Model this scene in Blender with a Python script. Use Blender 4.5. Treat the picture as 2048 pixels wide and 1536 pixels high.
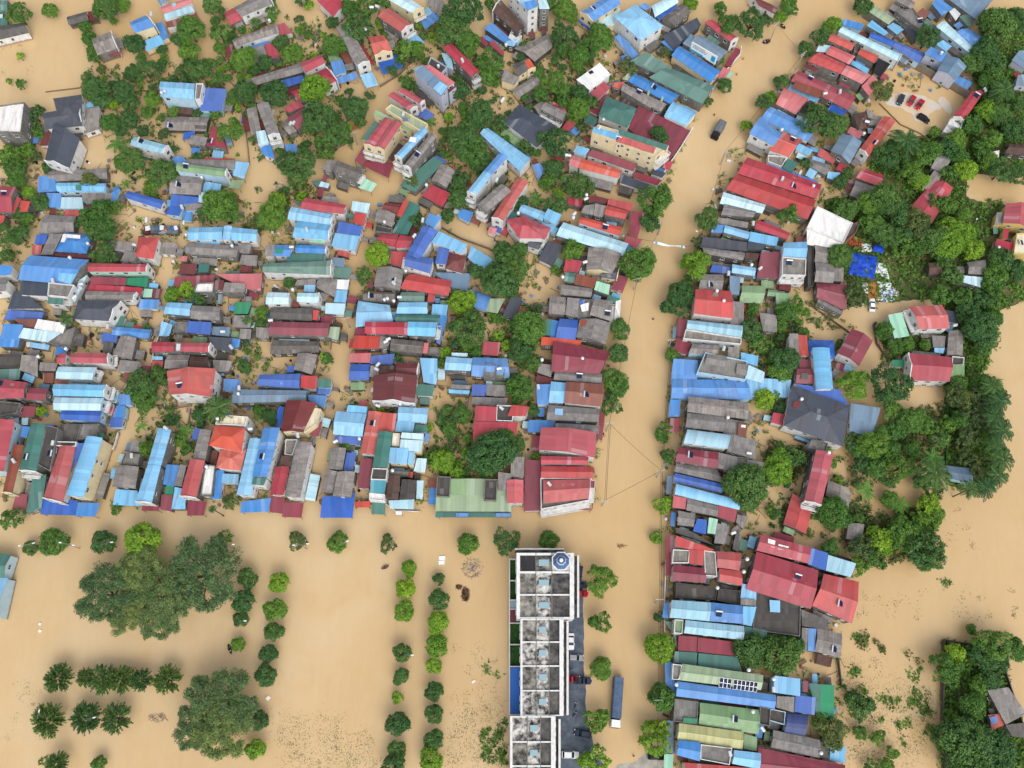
import bpy, math, random, re
import numpy as np
from mathutils import Vector, Matrix

# ------------------------------------------------------------------ camera, sky, sun, exposure
for o in list(bpy.data.objects): bpy.data.objects.remove(o)
SC = bpy.context.scene; COL = SC.collection
F = 1900.0; TILT = math.radians(18.13); H = 264.0          # focal length in photo pixels, tilt from straight down, height over water
cd = bpy.data.cameras.new('camera'); cam = bpy.data.objects.new('camera', cd); COL.objects.link(cam)
cam.location = (0, 0, H); cam.rotation_euler = (TILT, 0, 0)
cd.sensor_width = 36; cd.lens = F/2048*36; cd.clip_start = 1; cd.clip_end = 8000
SC.camera = cam
W = bpy.data.worlds.new('World'); SC.world = W; W.use_nodes = True
nt = W.node_tree; bg = nt.nodes['Background']
sky = nt.nodes.new('ShaderNodeTexSky'); sky.sky_type = 'NISHITA'; sky.sun_disc = False
SUN_EL, SUN_AZ = 52, 160                                   # overcast: broad soft sun, from behind the camera
sky.sun_elevation = math.radians(SUN_EL); sky.sun_rotation = math.radians(SUN_AZ)
sky.air_density = 1.0; sky.dust_density = 4.0; sky.ozone_density = 1.0
hs = nt.nodes.new('ShaderNodeHueSaturation'); hs.inputs['Saturation'].default_value = 0.30
nt.links.new(sky.outputs[0], hs.inputs['Color']); nt.links.new(hs.outputs[0], bg.inputs[0])
bg.inputs[1].default_value = 0.178
sl = bpy.data.lights.new('sun', 'SUN'); sl.energy = 0.58; sl.angle = math.radians(60); sl.color = (1, .965, .90)
so = bpy.data.objects.new('sun', sl); COL.objects.link(so)
az, el = math.radians(SUN_AZ), math.radians(SUN_EL)
sdir = Vector((math.sin(az)*math.cos(el), math.cos(az)*math.cos(el), math.sin(el)))
so.rotation_euler = (-sdir).to_track_quat('-Z', 'Y').to_euler(); so.location = (0, 0, 300)
SC.view_settings.view_transform = 'Standard'; SC.view_settings.look = 'None'
SC.view_settings.exposure = 0.27; SC.view_settings.gamma = 1.0
SC.render.engine = 'CYCLES'
SC.cycles.max_bounces = 5; SC.cycles.diffuse_bounces = 3; SC.cycles.glossy_bounces = 2; SC.cycles.transmission_bounces = 2
SC.cycles.caustics_reflective = False; SC.cycles.caustics_refractive = False

ct, st = math.cos(TILT), math.sin(TILT)
def P(u, v, z=0.0):                                        # photo pixel -> world point on the level plane at height z
    dx, dy = (u-1024)/F, (768-v)/F
    wy, wz = dy*ct+st, dy*st-ct
    k = (z-H)/wz
    return Vector((dx*k, wy*k, z))
def pxm(u, v, z=0.0):                                      # metres covered by one photo pixel there
    return (P(u+1, v, z)-P(u, v, z)).length
def proj(w):                                               # world -> photo pixel
    x, y, z = w[0], w[1], w[2]-H
    yc, zc = y*ct+z*st, -y*st+z*ct
    return 1024+F*x/-zc, 768-F*yc/-zc

# ------------------------------------------------------------------ materials
def s2l(c): return tuple((x/255/12.92 if x/255 <= .04045 else ((x/255+.055)/1.055)**2.4) for x in c)
def newmat(name):
    m = bpy.data.materials.new(name); m.use_nodes = True
    return m, m.node_tree, m.node_tree.nodes['Principled BSDF']
def N(t, typ, **kw):
    n = t.nodes.new(typ)
    for k, v in kw.items():
        if k in n.inputs: n.inputs[k].default_value = v
        else: setattr(n, k, v)
    return n
def ramp(t, fac, stops):
    r = N(t, 'ShaderNodeValToRGB'); e = r.color_ramp.elements
    while len(e) < len(stops): e.new(.5)
    for i, (p, c) in enumerate(stops): e[i].position = p; e[i].color = (*c, 1) if len(c) == 3 else c
    t.links.new(fac, r.inputs[0]); return r.outputs[0]
def mixc(t, fac, a, b, mode='MIX'):
    m = N(t, 'ShaderNodeMix', data_type='RGBA', blend_type=mode)
    for i, v in ((0, fac), (6, a), (7, b)):
        if hasattr(v, 'links') or hasattr(v, 'is_linked'): t.links.new(v, m.inputs[i])
        else: m.inputs[i].default_value = v if i == 0 else (*v[:3], 1)
    return m.outputs[2]
def math_(t, op, a, b=0.0):
    m = N(t, 'ShaderNodeMath', operation=op)
    for i, v in ((0, a), (1, b)):
        if hasattr(v, 'is_linked'): t.links.new(v, m.inputs[i])
        else: m.inputs[i].default_value = v
    return m.outputs[0]

RC = dict(                                                  # roof colours as they look in flat daylight
 lb=(114,182,224), mb=(64,134,204), db=(38,94,184), bc=(176,214,228), gb=(104,134,160), rd=(172,54,70), wi=(138,52,68),
 cr=(184,66,66), tr=(188,68,56), og=(200,82,60), dr=(112,42,44), pk=(200,104,108), gr=(62,118,108), gg=(92,132,120), sg=(150,170,136), s2=(126,160,112),
 lg=(150,204,176), gn=(24,140,96), gy=(140,134,130), gd=(106,102,98), dk=(66,74,88), bk=(26,28,32), wh=(226,226,224),
 rs=(132,70,52), br=(98,72,64), cc=(136,132,126), cd=(84,80,76), cy=(40,140,160), te=(142,188,208), nv=(34,58,120), ye=(176,176,112), cm=(214,204,176))
ROUGH = {'gy','gd','cc','cd','br'}
def roof_mat(code):
    c = s2l(RC[code]); m, t, b = newmat('roof_'+code)
    L = t.links
    tc = N(t, 'ShaderNodeTexCoord'); oi = N(t, 'ShaderNodeObjectInfo'); geo = N(t, 'ShaderNodeNewGeometry')
    sep = N(t, 'ShaderNodeSeparateXYZ'); L.new(tc.outputs['UV'], sep.inputs[0])
    rough = code in ROUGH
    # per-sheet tint: sheets about 1.05 m wide, 5 m long
    cell = N(t, 'ShaderNodeCombineXYZ')
    L.new(math_(t, 'FLOOR', math_(t, 'DIVIDE', sep.outputs[0], 1.05)), cell.inputs[0])
    L.new(math_(t, 'FLOOR', math_(t, 'DIVIDE', sep.outputs[1], 4.6 if not rough else 1.7)), cell.inputs[1])
    L.new(math_(t, 'MULTIPLY', oi.outputs['Random'], 97.0), cell.inputs[2])
    wn = N(t, 'ShaderNodeTexWhiteNoise', noise_dimensions='3D'); L.new(cell.outputs[0], wn.inputs[0])
    # streaks down the slope
    mp = N(t, 'ShaderNodeMapping'); mp.inputs['Scale'].default_value = (1.6, .16, 1); L.new(tc.outputs['UV'], mp.inputs[0])
    addv = N(t, 'ShaderNodeVectorMath', operation='ADD'); L.new(mp.outputs[0], addv.inputs[0])
    rv = N(t, 'ShaderNodeCombineXYZ'); L.new(math_(t, 'MULTIPLY', oi.outputs['Random'], 61.0), rv.inputs[0]); L.new(rv.outputs[0], addv.inputs[1])
    sn = N(t, 'ShaderNodeTexNoise', Scale=1.3, Detail=4.0, Roughness=.65); L.new(addv.outputs[0], sn.inputs['Vector'])
    bn = N(t, 'ShaderNodeTexNoise', Scale=.22, Detail=5.0, Roughness=.6); L.new(geo.outputs['Position'], bn.inputs['Vector'])
    fn = N(t, 'ShaderNodeTexNoise', Scale=1.7, Detail=6.0, Roughness=.7); L.new(geo.outputs['Position'], fn.inputs['Vector'])
    grey = tuple(.62*x+.38*(sum(c)/3*1.05) for x in c)
    dirt = (.10, .085, .07) if not rough else (.035, .034, .032)
    col = mixc(t, ramp(t, bn.outputs[0], [(.35, (0,0,0)), (.75, (.5,.5,.5))]), c, grey)
    col = mixc(t, ramp(t, sn.outputs[0], [(.48, (0,0,0)), (.85, (.5,.5,.5) if rough else (.32,.32,.32))]), col, dirt)
    if rough: col = mixc(t, ramp(t, fn.outputs[0], [(.48, (0,0,0)), (.78, (.5,.5,.5))]), col, (.07,.068,.062))
    else: col = mixc(t, ramp(t, fn.outputs[0], [(.6, (0,0,0)), (.85, (.35,.35,.35))]), col, tuple(.55*x+.05 for x in c))
    # some roofs are old: rust bleeding down the sheets and replaced panels, more on some buildings than on others
    rn = N(t, 'ShaderNodeTexNoise', Scale=.75, Detail=7.0, Roughness=.72); L.new(addv.outputs[0], rn.inputs['Vector'])
    old = math_(t, 'MULTIPLY', ramp(t, rn.outputs[0], [(.5, (0,0,0)), (.68, (1,1,1))]), ramp(t, oi.outputs['Random'], [(.45, (0,0,0)), (1, (.6,.6,.6))]))
    col = mixc(t, old, col, (.13,.075,.05) if not rough else (.05,.05,.045))
    rep = math_(t, 'MULTIPLY', math_(t, 'GREATER_THAN', wn.outputs['Value'], .965), .22)
    col = mixc(t, rep, col, (.42,.46,.48) if not rough else (.30,.29,.28))
    fade = N(t, 'ShaderNodeTexWhiteNoise', noise_dimensions='1D'); L.new(math_(t, 'MULTIPLY', oi.outputs['Random'], 7.31), fade.inputs['W'])
    hsv = N(t, 'ShaderNodeHueSaturation'); L.new(ramp(t, fade.outputs['Value'], [(0, (.88,)*3), (1, (1.04,)*3)]), hsv.inputs['Saturation']); L.new(col, hsv.inputs['Color']); col = hsv.outputs[0]
    lo = .76 if rough else .84
    col = mixc(t, 1.0, col, ramp(t, wn.outputs[0], [(0, (lo,)*3), (1, (1.10,)*3)]), 'MULTIPLY')
    col = mixc(t, 1.0, col, ramp(t, oi.outputs['Random'], [(0, (.84,.86,.88)), (.5, (1,1,1)), (1, (1.08,1.04,1.02))]), 'MULTIPLY')
    L.new(col, b.inputs['Base Color'])
    b.inputs['Roughness'].default_value = .85 if rough else .5
    b.inputs['Specular IOR Level'].default_value = .25 if rough else .4
    wv = N(t, 'ShaderNodeTexWave', wave_type='BANDS', bands_direction='X'); wv.inputs['Scale'].default_value = .55
    L.new(tc.outputs['UV'], wv.inputs['Vector'])
    bp = N(t, 'ShaderNodeBump', Strength=.22, Distance=.06); L.new(wv.outputs[0], bp.inputs['Height']); L.new(bp.outputs[0], b.inputs['Normal'])
    return m
RM = {k: roof_mat(k) for k in RC}

def plaster(name, c, stain):
    m, t, b = newmat(name); L = t.links; c = s2l(c)
    geo = N(t, 'ShaderNodeNewGeometry')
    mp = N(t, 'ShaderNodeMapping'); mp.inputs['Scale'].default_value = (1, 1, .35); L.new(geo.outputs['Position'], mp.inputs[0])
    n1 = N(t, 'ShaderNodeTexNoise', Scale=.9, Detail=7.0, Roughness=.7); L.new(mp.outputs[0], n1.inputs['Vector'])
    n2 = N(t, 'ShaderNodeTexNoise', Scale=.25, Detail=3.0); L.new(geo.outputs['Position'], n2.inputs['Vector'])
    col = mixc(t, ramp(t, n1.outputs[0], [(.52-.25*stain, (0,0,0)), (.85-.15*stain, (stain,)*3)]), c, (.06,.06,.055))
    col = mixc(t, ramp(t, n2.outputs[0], [(.4, (0,0,0)), (.75, (.35,.35,.35))]), col, tuple(.72*x for x in c))
    sz = N(t, 'ShaderNodeSeparateXYZ'); L.new(geo.outputs['Position'], sz.inputs[0])
    tide = math_(t, 'SUBTRACT', math_(t, 'ADD', .75, math_(t, 'MULTIPLY', n1.outputs[0], 1.1)), sz.outputs[2])
    col = mixc(t, ramp(t, tide, [(.35, (0,0,0)), (.75, (.75,.75,.75))]), col, (.24,.155,.08))
    L.new(col, b.inputs['Base Color']); b.inputs['Roughness'].default_value = .9; b.inputs['Specular IOR Level'].default_value = .2
    return m
WM = {'w': plaster('plaster_white', (224,224,222), .42), 'c': plaster('plaster_cream', (226,210,172), .28), 'g': plaster('plaster_grey', (140,138,134), .9),
      'b': plaster('plaster_blue', (178,206,222), .25), 'v': plaster('plaster_lavender', (186,190,206), .3), 'y': plaster('plaster_yellow', (214,190,120), .3),
      'n': plaster('plaster_mint', (180,214,200), .3), 'd': plaster('plaster_dark', (88,85,82), .85), 'k': plaster('brick_raw', (150,104,88), .6)}
def flat(name, c, rough=.6, metal=0.0, spec=.4):
    m, t, b = newmat(name); b.inputs['Base Color'].default_value = (*s2l(c), 1); b.inputs['Roughness'].default_value = rough
    b.inputs['Metallic'].default_value = metal; b.inputs['Specular IOR Level'].default_value = spec; return m
def mottled(name, c1, c2, scale=1.0, rough=.85, lo=.4, hi=.65, bump=0.0):
    m, t, b = newmat(name); L = t.links; geo = N(t, 'ShaderNodeNewGeometry')
    n1 = N(t, 'ShaderNodeTexNoise', Scale=scale, Detail=8.0, Roughness=.68); L.new(geo.outputs['Position'], n1.inputs['Vector'])
    L.new(ramp(t, n1.outputs[0], [(lo, s2l(c1)), (hi, s2l(c2))]), b.inputs['Base Color']); b.inputs['Roughness'].default_value = rough
    b.inputs['Specular IOR Level'].default_value = .3
    if bump:
        bp = N(t, 'ShaderNodeBump', Strength=bump, Distance=.1); L.new(n1.outputs[0], bp.inputs['Height']); L.new(bp.outputs[0], b.inputs['Normal'])
    return m
M = dict(glass=flat('window_glass', (30,36,42), .12), frame=flat('window_frame', (206,206,202), .5), steel=flat('stainless', (214,218,222), .3, .35),
         white=flat('white_paint', (232,232,230), .45), tank_blue=flat('tank_blue', (40,100,180), .4), post=flat('painted_post', (120,120,118), .6),
         black=flat('black_rubber', (22,22,24), .7), wood=mottled('timber', (110,82,60), (150,112,80), 2.0), conc_pole=mottled('pole_concrete', (150,146,138), (176,172,164), 2.0),
         cable=flat('cable', (34,32,30), .7), panel=flat('solar_cell', (24,34,62), .55, 0, .15), lamp=flat('lamp_lens', (225,228,225), .3),
         carwhite=flat('car_white', (228,230,232), .22), carsilver=flat('car_silver', (150,154,160), .25, .3), carblack=flat('car_black', (24,26,30), .2),
         carred=flat('car_red', (168,22,44), .2), carnavy=flat('car_navy', (40,50,70), .2), carglass=flat('car_glass', (22,28,36), .08), light=flat('headlight', (220,222,224), .15),
         canvas=mottled('truck_canvas', (66,84,110), (84,104,132), .8, .7), canvas2=mottled('truck_canvas_grey', (88,94,98), (112,116,118), .9, .8),
         skin=flat('skin', (176,128,100), .6), hair=flat('hair', (20,18,18), .6), red=flat('red_cloth', (170,40,44), .8), bluec=flat('blue_cloth', (44,70,130), .8), darkc=flat('dark_cloth', (40,42,50), .85),
         orange=flat('orange_cloth', (220,110,40), .8), boat=mottled('boat_paint', (96,84,92), (128,112,116), 3.0), tarp=mottled('blue_tarp', (18,56,168), (36,86,196), .6, .55, bump=.5),
         sheet=mottled('white_sheet', (206,212,214), (232,234,234), 1.2, .5, bump=.4), planks=mottled('sawn_planks', (176,98,54), (206,130,78), 2.5), brick=mottled('brick', (150,70,48), (186,92,62), 2.0),
         maroon=flat('maroon_paint', (104,44,52), .4), asphalt=mottled('wet_asphalt', (66,76,90), (96,106,118), .5, .35, bump=.1), concrete=mottled('yard_concrete', (146,142,134), (186,180,168), .35, .8),
         bankm=mottled('bank_soil', (52,72,34), (112,104,70), .16, .95, bump=.3), shoal=mottled('shoal_concrete', (206,182,146), (196,192,186), .14, .5, .42, .6),
         dome=mottled('dome_blue', (64,92,136), (88,118,158), 1.5, .4), fencewall=plaster('fence_wall', (134,126,116), .5), signcyan=flat('sign_cyan', (20,160,200), .5), signtext=flat('sign_text', (40,96,80), .6),
         deckdark=mottled('deck_dark', (44,46,48), (116,112,108), .5, .85, .38, .72), deckpale=mottled('deck_pale', (58,56,54), (204,200,194), .55, .85, .42, .60), deckmid=mottled('deck_mid', (56,54,50), (164,160,152), .5, .85, .38, .66),
         lawn=mottled('lawn', (34,72,30), (62,104,48), 1.2, .95), skylight=flat('skylight_glass', (140,170,178), .15), blueroof=flat('blue_court', (36,104,190), .5))

def leaf_mat(name, lo, hi, trans=.18):
    m, t, b = newmat(name); L = t.links
    at = N(t, 'ShaderNodeAttribute', attribute_name='tint'); oi = N(t, 'ShaderNodeObjectInfo')
    col = ramp(t, at.outputs['Fac'], [(0, s2l(lo)), (1, s2l(hi))])
    col = mixc(t, 1.0, col, ramp(t, oi.outputs['Random'], [(0, (.72,.84,.9)), (.5, (1,1,1)), (1, (1.35,1.2,.95))]), 'MULTIPLY')
    L.new(col, b.inputs['Base Color']); b.inputs['Roughness'].default_value = .55; b.inputs['Specular IOR Level'].default_value = .3
    tr = N(t, 'ShaderNodeBsdfTranslucent'); L.new(col, tr.inputs[0])
    mx = N(t, 'ShaderNodeMixShader', Fac=trans); L.new(b.outputs[0], mx.inputs[1]); L.new(tr.outputs[0], mx.inputs[2])
    L.new(mx.outputs[0], t.nodes['Material Output'].inputs[0]); return m
LM = {'d': leaf_mat('leaf_dark', (48,84,42), (96,134,70)), 'm': leaf_mat('leaf_mid', (54,94,38), (110,150,64)), 'y': leaf_mat('leaf_bright', (70,114,30), (146,184,60)),
      'o': leaf_mat('leaf_olive', (58,76,40), (112,132,76)), 'w': leaf_mat('leaf_spike', (48,82,42), (104,136,72)), 'R': leaf_mat('leaf_rain', (64,92,50), (124,146,92)),
      'p': leaf_mat('leaf_palm', (32,66,36), (88,126,66)), 'b': leaf_mat('leaf_banana', (48,96,36), (116,166,70))}
barkm = mottled('bark', (72,60,48), (108,94,78), 3.0)

def water_mat():
    m, t, b = newmat('flood_water'); L = t.links; geo = N(t, 'ShaderNodeNewGeometry')
    mp = N(t, 'ShaderNodeMapping'); mp.inputs['Scale'].default_value = (.009, .006, 1); L.new(geo.outputs['Position'], mp.inputs[0])
    n1 = N(t, 'ShaderNodeTexNoise', Scale=1.0, Detail=5.0, Roughness=.55, Distortion=.4); L.new(mp.outputs[0], n1.inputs['Vector'])
    n2 = N(t, 'ShaderNodeTexNoise', Scale=.06, Detail=6.0, Roughness=.6, Distortion=.8); L.new(geo.outputs['Position'], n2.inputs['Vector'])
    col = ramp(t, n1.outputs[0], [(.3, s2l((194,162,114))), (.72, s2l((206,182,144)))])
    col = mixc(t, ramp(t, n2.outputs[0], [(.45, (0,0,0)), (.75, (.55,.55,.55))]), col, s2l((194,160,112)))
    mp2 = N(t, 'ShaderNodeMapping'); mp2.inputs['Scale'].default_value = (.35, .07, 1); mp2.inputs['Rotation'].default_value = (0, 0, .25); L.new(geo.outputs['Position'], mp2.inputs[0])
    n4 = N(t, 'ShaderNodeTexNoise', Scale=1.0, Detail=7.0, Roughness=.68, Distortion=1.2); L.new(mp2.outputs[0], n4.inputs['Vector'])
    col = mixc(t, 1.0, col, ramp(t, n4.outputs[0], [(.3, (.965,.96,.95)), (.7, (1.015,1.015,1.02))]), 'MULTIPLY')
    L.new(col, b.inputs['Base Color']); b.inputs['Roughness'].default_value = .08; b.inputs['IOR'].default_value = 1.36
    b.inputs['Specular IOR Level'].default_value = .75
    n3 = N(t, 'ShaderNodeTexNoise', Scale=.9, Detail=3.0); L.new(geo.outputs['Position'], n3.inputs['Vector'])
    bp = N(t, 'ShaderNodeBump', Strength=.06, Distance=.08); L.new(n3.outputs[0], bp.inputs['Height']); L.new(bp.outputs[0], b.inputs['Normal'])
    return m

# ------------------------------------------------------------------ mesh helpers
class MB:
    def __init__(s): s.v = []; s.f = []; s.m = []; s.uv = []
    def face(s, pts, mat=0, uv=None):
        i = len(s.v); s.v += [tuple(p) for p in pts]; s.f.append(tuple(range(i, i+len(pts)))); s.m.append(mat)
        s.uv.append(uv if uv else [(p[0]+p[1]*.3, p[2]) for p in pts])
    def quadwall(s, a, b, z0, z1, mat=0): s.face([(a[0],a[1],z0), (b[0],b[1],z0), (b[0],b[1],z1), (a[0],a[1],z1)], mat)
    def prism(s, poly, z0, z1, mat=0, top=True, bot=False, topmat=None):   # poly anticlockwise xy
        n = len(poly)
        for i in range(n): s.quadwall(poly[i], poly[(i+1) % n], z0, z1, mat)
        if top: s.face([(p[0], p[1], z1) for p in poly], mat if topmat is None else topmat, [(p[0], p[1]) for p in poly])
        if bot: s.face([(p[0], p[1], z0) for p in reversed(poly)], mat)
    def box(s, c, d, rz=0, mat=0):
        hx, hy, hz = d[0]/2, d[1]/2, d[2]/2; cs, sn = math.cos(rz), math.sin(rz)
        pl = [(c[0]+x*cs-y*sn, c[1]+x*sn+y*cs) for x, y in ((-hx,-hy),(hx,-hy),(hx,hy),(-hx,hy))]
        s.prism(pl, c[2]-hz, c[2]+hz, mat, True, True)
    def cyl(s, c, r, z0, z1, n=12, mat=0, r2=None):
        r2 = r if r2 is None else r2
        a = [(c[0]+math.cos(6.2832*i/n)*r, c[1]+math.sin(6.2832*i/n)*r) for i in range(n)]
        b = [(c[0]+math.cos(6.2832*i/n)*r2, c[1]+math.sin(6.2832*i/n)*r2) for i in range(n)]
        for i in range(n):
            j = (i+1) % n; s.face([(*a[i], z0), (*a[j], z0), (*b[j], z1), (*b[i], z1)], mat)
        s.face([(*p, z1) for p in b], mat); s.face([(*p, z0) for p in reversed(a)], mat)
    def tube(s, pts, r, n=5, mat=0):
        pts = [Vector(p) for p in pts]; rings = []
        for i, p in enumerate(pts):
            d = (pts[min(i+1, len(pts)-1)]-pts[max(i-1, 0)]).normalized()
            u = d.cross(Vector((0,0,1))) if abs(d.z) < .95 else d.cross(Vector((1,0,0)))
            u.normalize(); w = u.cross(d); rr = r[i] if isinstance(r, (list, tuple)) else r
            rings.append([p+u*math.cos(6.2832*k/n)*rr+w*math.sin(6.2832*k/n)*rr for k in range(n)])
        for a, b in zip(rings, rings[1:]):
            for k in range(n): s.face([a[k], a[(k+1) % n], b[(k+1) % n], b[k]], mat)
        s.face(list(reversed(rings[0])), mat); s.face(rings[-1], mat)
    def mesh(s, name, mats, off=(0,0,0), smooth=False):
        me = bpy.data.meshes.new(name)
        ox, oy, oz = off
        me.from_pydata([(x-ox, y-oy, z-oz) for x, y, z in s.v], [], s.f)
        for m in mats: me.materials.append(m)
        me.polygons.foreach_set('material_index', s.m)
        ul = me.uv_layers.new(name='UVMap'); flatuv = [c for f in s.uv for p in f for c in p]
        ul.data.foreach_set('uv', flatuv)
        if smooth: me.polygons.foreach_set('use_smooth', [True]*len(s.f))
        me.update(); return me
def link(name, data, parent=None, loc=(0,0,0), rz=0, sc=None):
    o = bpy.data.objects.new(name, data); COL.objects.link(o)
    o.location = loc; o.rotation_euler = (0, 0, rz)
    if sc: o.scale = sc
    if parent: o.parent = parent
    return o
LABELS = {}
def tag(o, label, cat, group=None):
    o['label'] = label; o['category'] = cat
    if group: o['group'] = group
    LABELS.setdefault(label, []).append(o.name); return o
def root(name, loc, label, cat, group=None, rz=0):
    o = bpy.data.objects.new(name, None); COL.objects.link(o); o.location = loc; o.rotation_euler = (0,0,rz); o.empty_display_size = .5
    return tag(o, label, cat, group)
def ccw(q):
    a = sum(q[i][0]*q[(i+1) % len(q)][1]-q[(i+1) % len(q)][0]*q[i][1] for i in range(len(q)))
    return a > 0
def inset(q, d):                                            # anticlockwise polygon moved inwards by d
    n = len(q); out = []
    for i in range(n):
        a, b, c = Vector(q[i-1][:2]), Vector(q[i][:2]), Vector(q[(i+1) % n][:2])
        e1, e2 = (b-a).normalized(), (c-b).normalized()
        n1, n2 = Vector((-e1.y, e1.x)), Vector((-e2.y, e2.x))
        k = n1+n2; den = max(.35, 1+n1.dot(n2)); out.append(b+k*(d/den))
    return out
def inside(p, q):
    r = False; n = len(q)
    for i in range(n):
        a, b = q[i], q[i-1]
        if (a[1] > p[1]) != (b[1] > p[1]) and p[0] < (b[0]-a[0])*(p[1]-a[1])/(b[1]-a[1])+a[0]: r = not r
    return r
# ------------------------------------------------------------------ houses: each part is a photo-pixel footprint with an eave height
def hrand(*a):
    return random.Random('|'.join(str(x) for x in a)).random()
def upface(mb, pts, mat, uv):
    n = (Vector(pts[1])-Vector(pts[0])).cross(Vector(pts[2])-Vector(pts[1]))
    if n.z < 0: pts = pts[::-1]; uv = uv[::-1]
    mb.face(pts, mat, uv)
def slab(mb, top, th, mat, uvs):                            # list of top faces (each list of pts) with thickness downwards
    edges = {}
    for pts, uv in zip(top, uvs):
        upface(mb, pts, mat, uv)
        low = [Vector((p[0], p[1], p[2]-th)) for p in pts]
        n = (low[1]-low[0]).cross(low[2]-low[1]); low = low if n.z < 0 else low[::-1]
        mb.face(low, mat)
        for i in range(len(pts)):
            a, b = tuple(round(c, 3) for c in pts[i]), tuple(round(c, 3) for c in pts[(i+1) % len(pts)])
            k = (min(a, b), max(a, b)); edges[k] = None if k in edges else (pts[i], pts[(i+1) % len(pts)])
    for e in edges.values():
        if e:
            a, b = Vector(e[0]), Vector(e[1]); d = Vector((0, 0, th))
            mb.face([a-d, b-d, b, a], mat)
def duv(o, u, p):                                           # uv in metres: along u from o, and across
    d = Vector(p)-Vector(o); x = d.dot(u); return (x, (d-u*x).length)
def sweep(E0, E1, E2, E3, prof):                            # profile across E1E2 / E0E3 : list of (t, z)
    top, uvs = [], []
    A = [E0.lerp(E3, t)+Vector((0, 0, z)) for t, z in prof]; B = [E1.lerp(E2, t)+Vector((0, 0, z)) for t, z in prof]
    acc = 0; L = (E1-E0).length
    for i in range(len(prof)-1):
        w = (A[i+1]-A[i]).length
        top.append([A[i], B[i], B[i+1], A[i+1]]); uvs.append([(0, acc), (L, acc), (L, acc+w), (0, acc+w)]); acc += w
    return top, uvs, A, B
WINDOWS = {}
def window_mesh(w, h):
    k = (w, h)
    if k not in WINDOWS:
        m = MB(); m.box((0, -.03, 0), (w, .06, h), 0, 1)
        m.box((0, -.075, 0), (.05, .03, h*.96), 0, 0); m.box((0, -.07, h/2-.04), (w+.1, .06, .09), 0, 0); m.box((0, -.11, -h/2-.04), (w+.2, .2, .09), 0, 0)
        m.box((-w/2-.01, -.07, 0), (.09, .06, h), 0, 0); m.box((w/2+.01, -.07, 0), (.09, .06, h), 0, 0)
        WINDOWS[k] = m.mesh('window', [M['frame'], M['glass']])
    return WINDOWS[k]
TANK = None
def tank_mesh(kind):
    m = MB()
    if kind:
        for x in (-.5, .5):
            m.box((x, 0, .3), (.08, .9, .6))
        pts = [(-.85, 0, 1.05), (-.75, 0, 1.05), (.75, 0, 1.05), (.85, 0, 1.05)]; m.tube(pts, [.3, .52, .52, .3], 12)
    else:
        m.cyl((0, 0), .55, .35, 1.5, 14); m.cyl((0, 0), .55, 1.5, 1.72, 14, 0, .18)
        for a in range(3): m.box((math.cos(a*2.09)*.45, math.sin(a*2.09)*.45, .18), (.07, .07, .36))
    return m.mesh('water_tank', [M['steel']], smooth=False)
TANKS = []; HEATER = []
POST = None
HK = .75                                                     # visible height over the flood per unit of the table's heights
HT = {(3, 0): .60, (2, 0): .68}
HOUSES = []; BLOCKS = []                                     # for labels and window visibility

def parse(txt):
    hs = []; org = (0, 0); cur = None
    for line in txt.strip().split('\n'):
        line = line.strip()
        if not line: continue
        if line[0] == '#':
            c, r = line[1:].split(); org = (int(c)*512, int(r)*384); continue
        if line[0] == '@':
            head, lab = line[1:].split('|'); cur = dict(wall=head.strip(), label=lab.strip(), parts=[]); hs.append(cur); continue
        t = line.split(); typ = t[0]
        if typ == 'T': col, h, cs, op = '', float(t[1]), t[2:], []
        else:
            col, h = t[1], float(t[2]); cs = [x for x in t[3:] if ',' in x]; op = [x for x in t[3:] if ',' not in x]
        pts = [(org[0]+int(x.split(',')[0])/4, org[1]+int(x.split(',')[1])/4) for x in cs]
        cur['parts'].append((typ, col, max(1.5, h*HT.get((org[0]//512, org[1]//384), HK)), pts, op))
    return hs

def corners(typ, h, pts):
    if typ == 'S' or typ == 'C' or typ == 'P':
        d = (P(*pts[0], h)-P(*pts[3], h)).length; rise = min(.9, max(.12, .07*d)) if typ != 'P' else min(.3, .04*d)
        return [P(*pts[0], h+rise), P(*pts[1], h+rise), P(*pts[2], h), P(*pts[3], h)], rise
    if typ == 'F': return [P(*p, h+.6) for p in pts], 0
    q = [P(*p, h) for p in pts]
    span = ((q[0]-q[3]).length+(q[1]-q[2]).length)/2
    return q, min(2.4 if typ != 'H' else 1.7, max(.45, {'G': .19, 'H': .22, 'V': .17}[typ]*span))

def facing(p): return (Vector((0, 0, H))-Vector(p)).normalized()
def blocked(p, z, me):
    for q, h, k in BLOCKS:
        if k != me and h > z and inside(p, q): return True
    return False

def add_windows(R, rl, a, b, nrm, ztop, zmin, key, dense, me):
    a, b = Vector((a[0], a[1], 0)), Vector((b[0], b[1], 0)); L = (b-a).length
    if L < 1.9 or ztop-zmin < 2.0: return
    mid = (a+b)/2
    if Vector(nrm).dot(facing((mid.x, mid.y, ztop))) < .06: return
    rz = math.atan2(nrm[1], nrm[0])+math.pi/2; n = max(1, min(6, int(L/(2.3 if dense else 3.4)))); z = ztop-1.35; row = 0
    while z > zmin+.4 and row < 4:
        for i in range(n):
            if not dense and hrand(key, row, i) > .62: continue
            p = a.lerp(b, (i+.5)/n)
            if blocked((p.x+nrm[0]*.7, p.y+nrm[1]*.7), z, me): continue
            w = (1.1, 1.5) if dense and n < 3 else ((.8, 1.2) if hrand(key, i, 'w') < .6 else (1.2, 1.3))
            link('window', window_mesh(*w), R, (p.x-rl.x+nrm[0]*.02, p.y-rl.y+nrm[1]*.02, z), rz)
        z -= 2.9; row += 1

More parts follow.
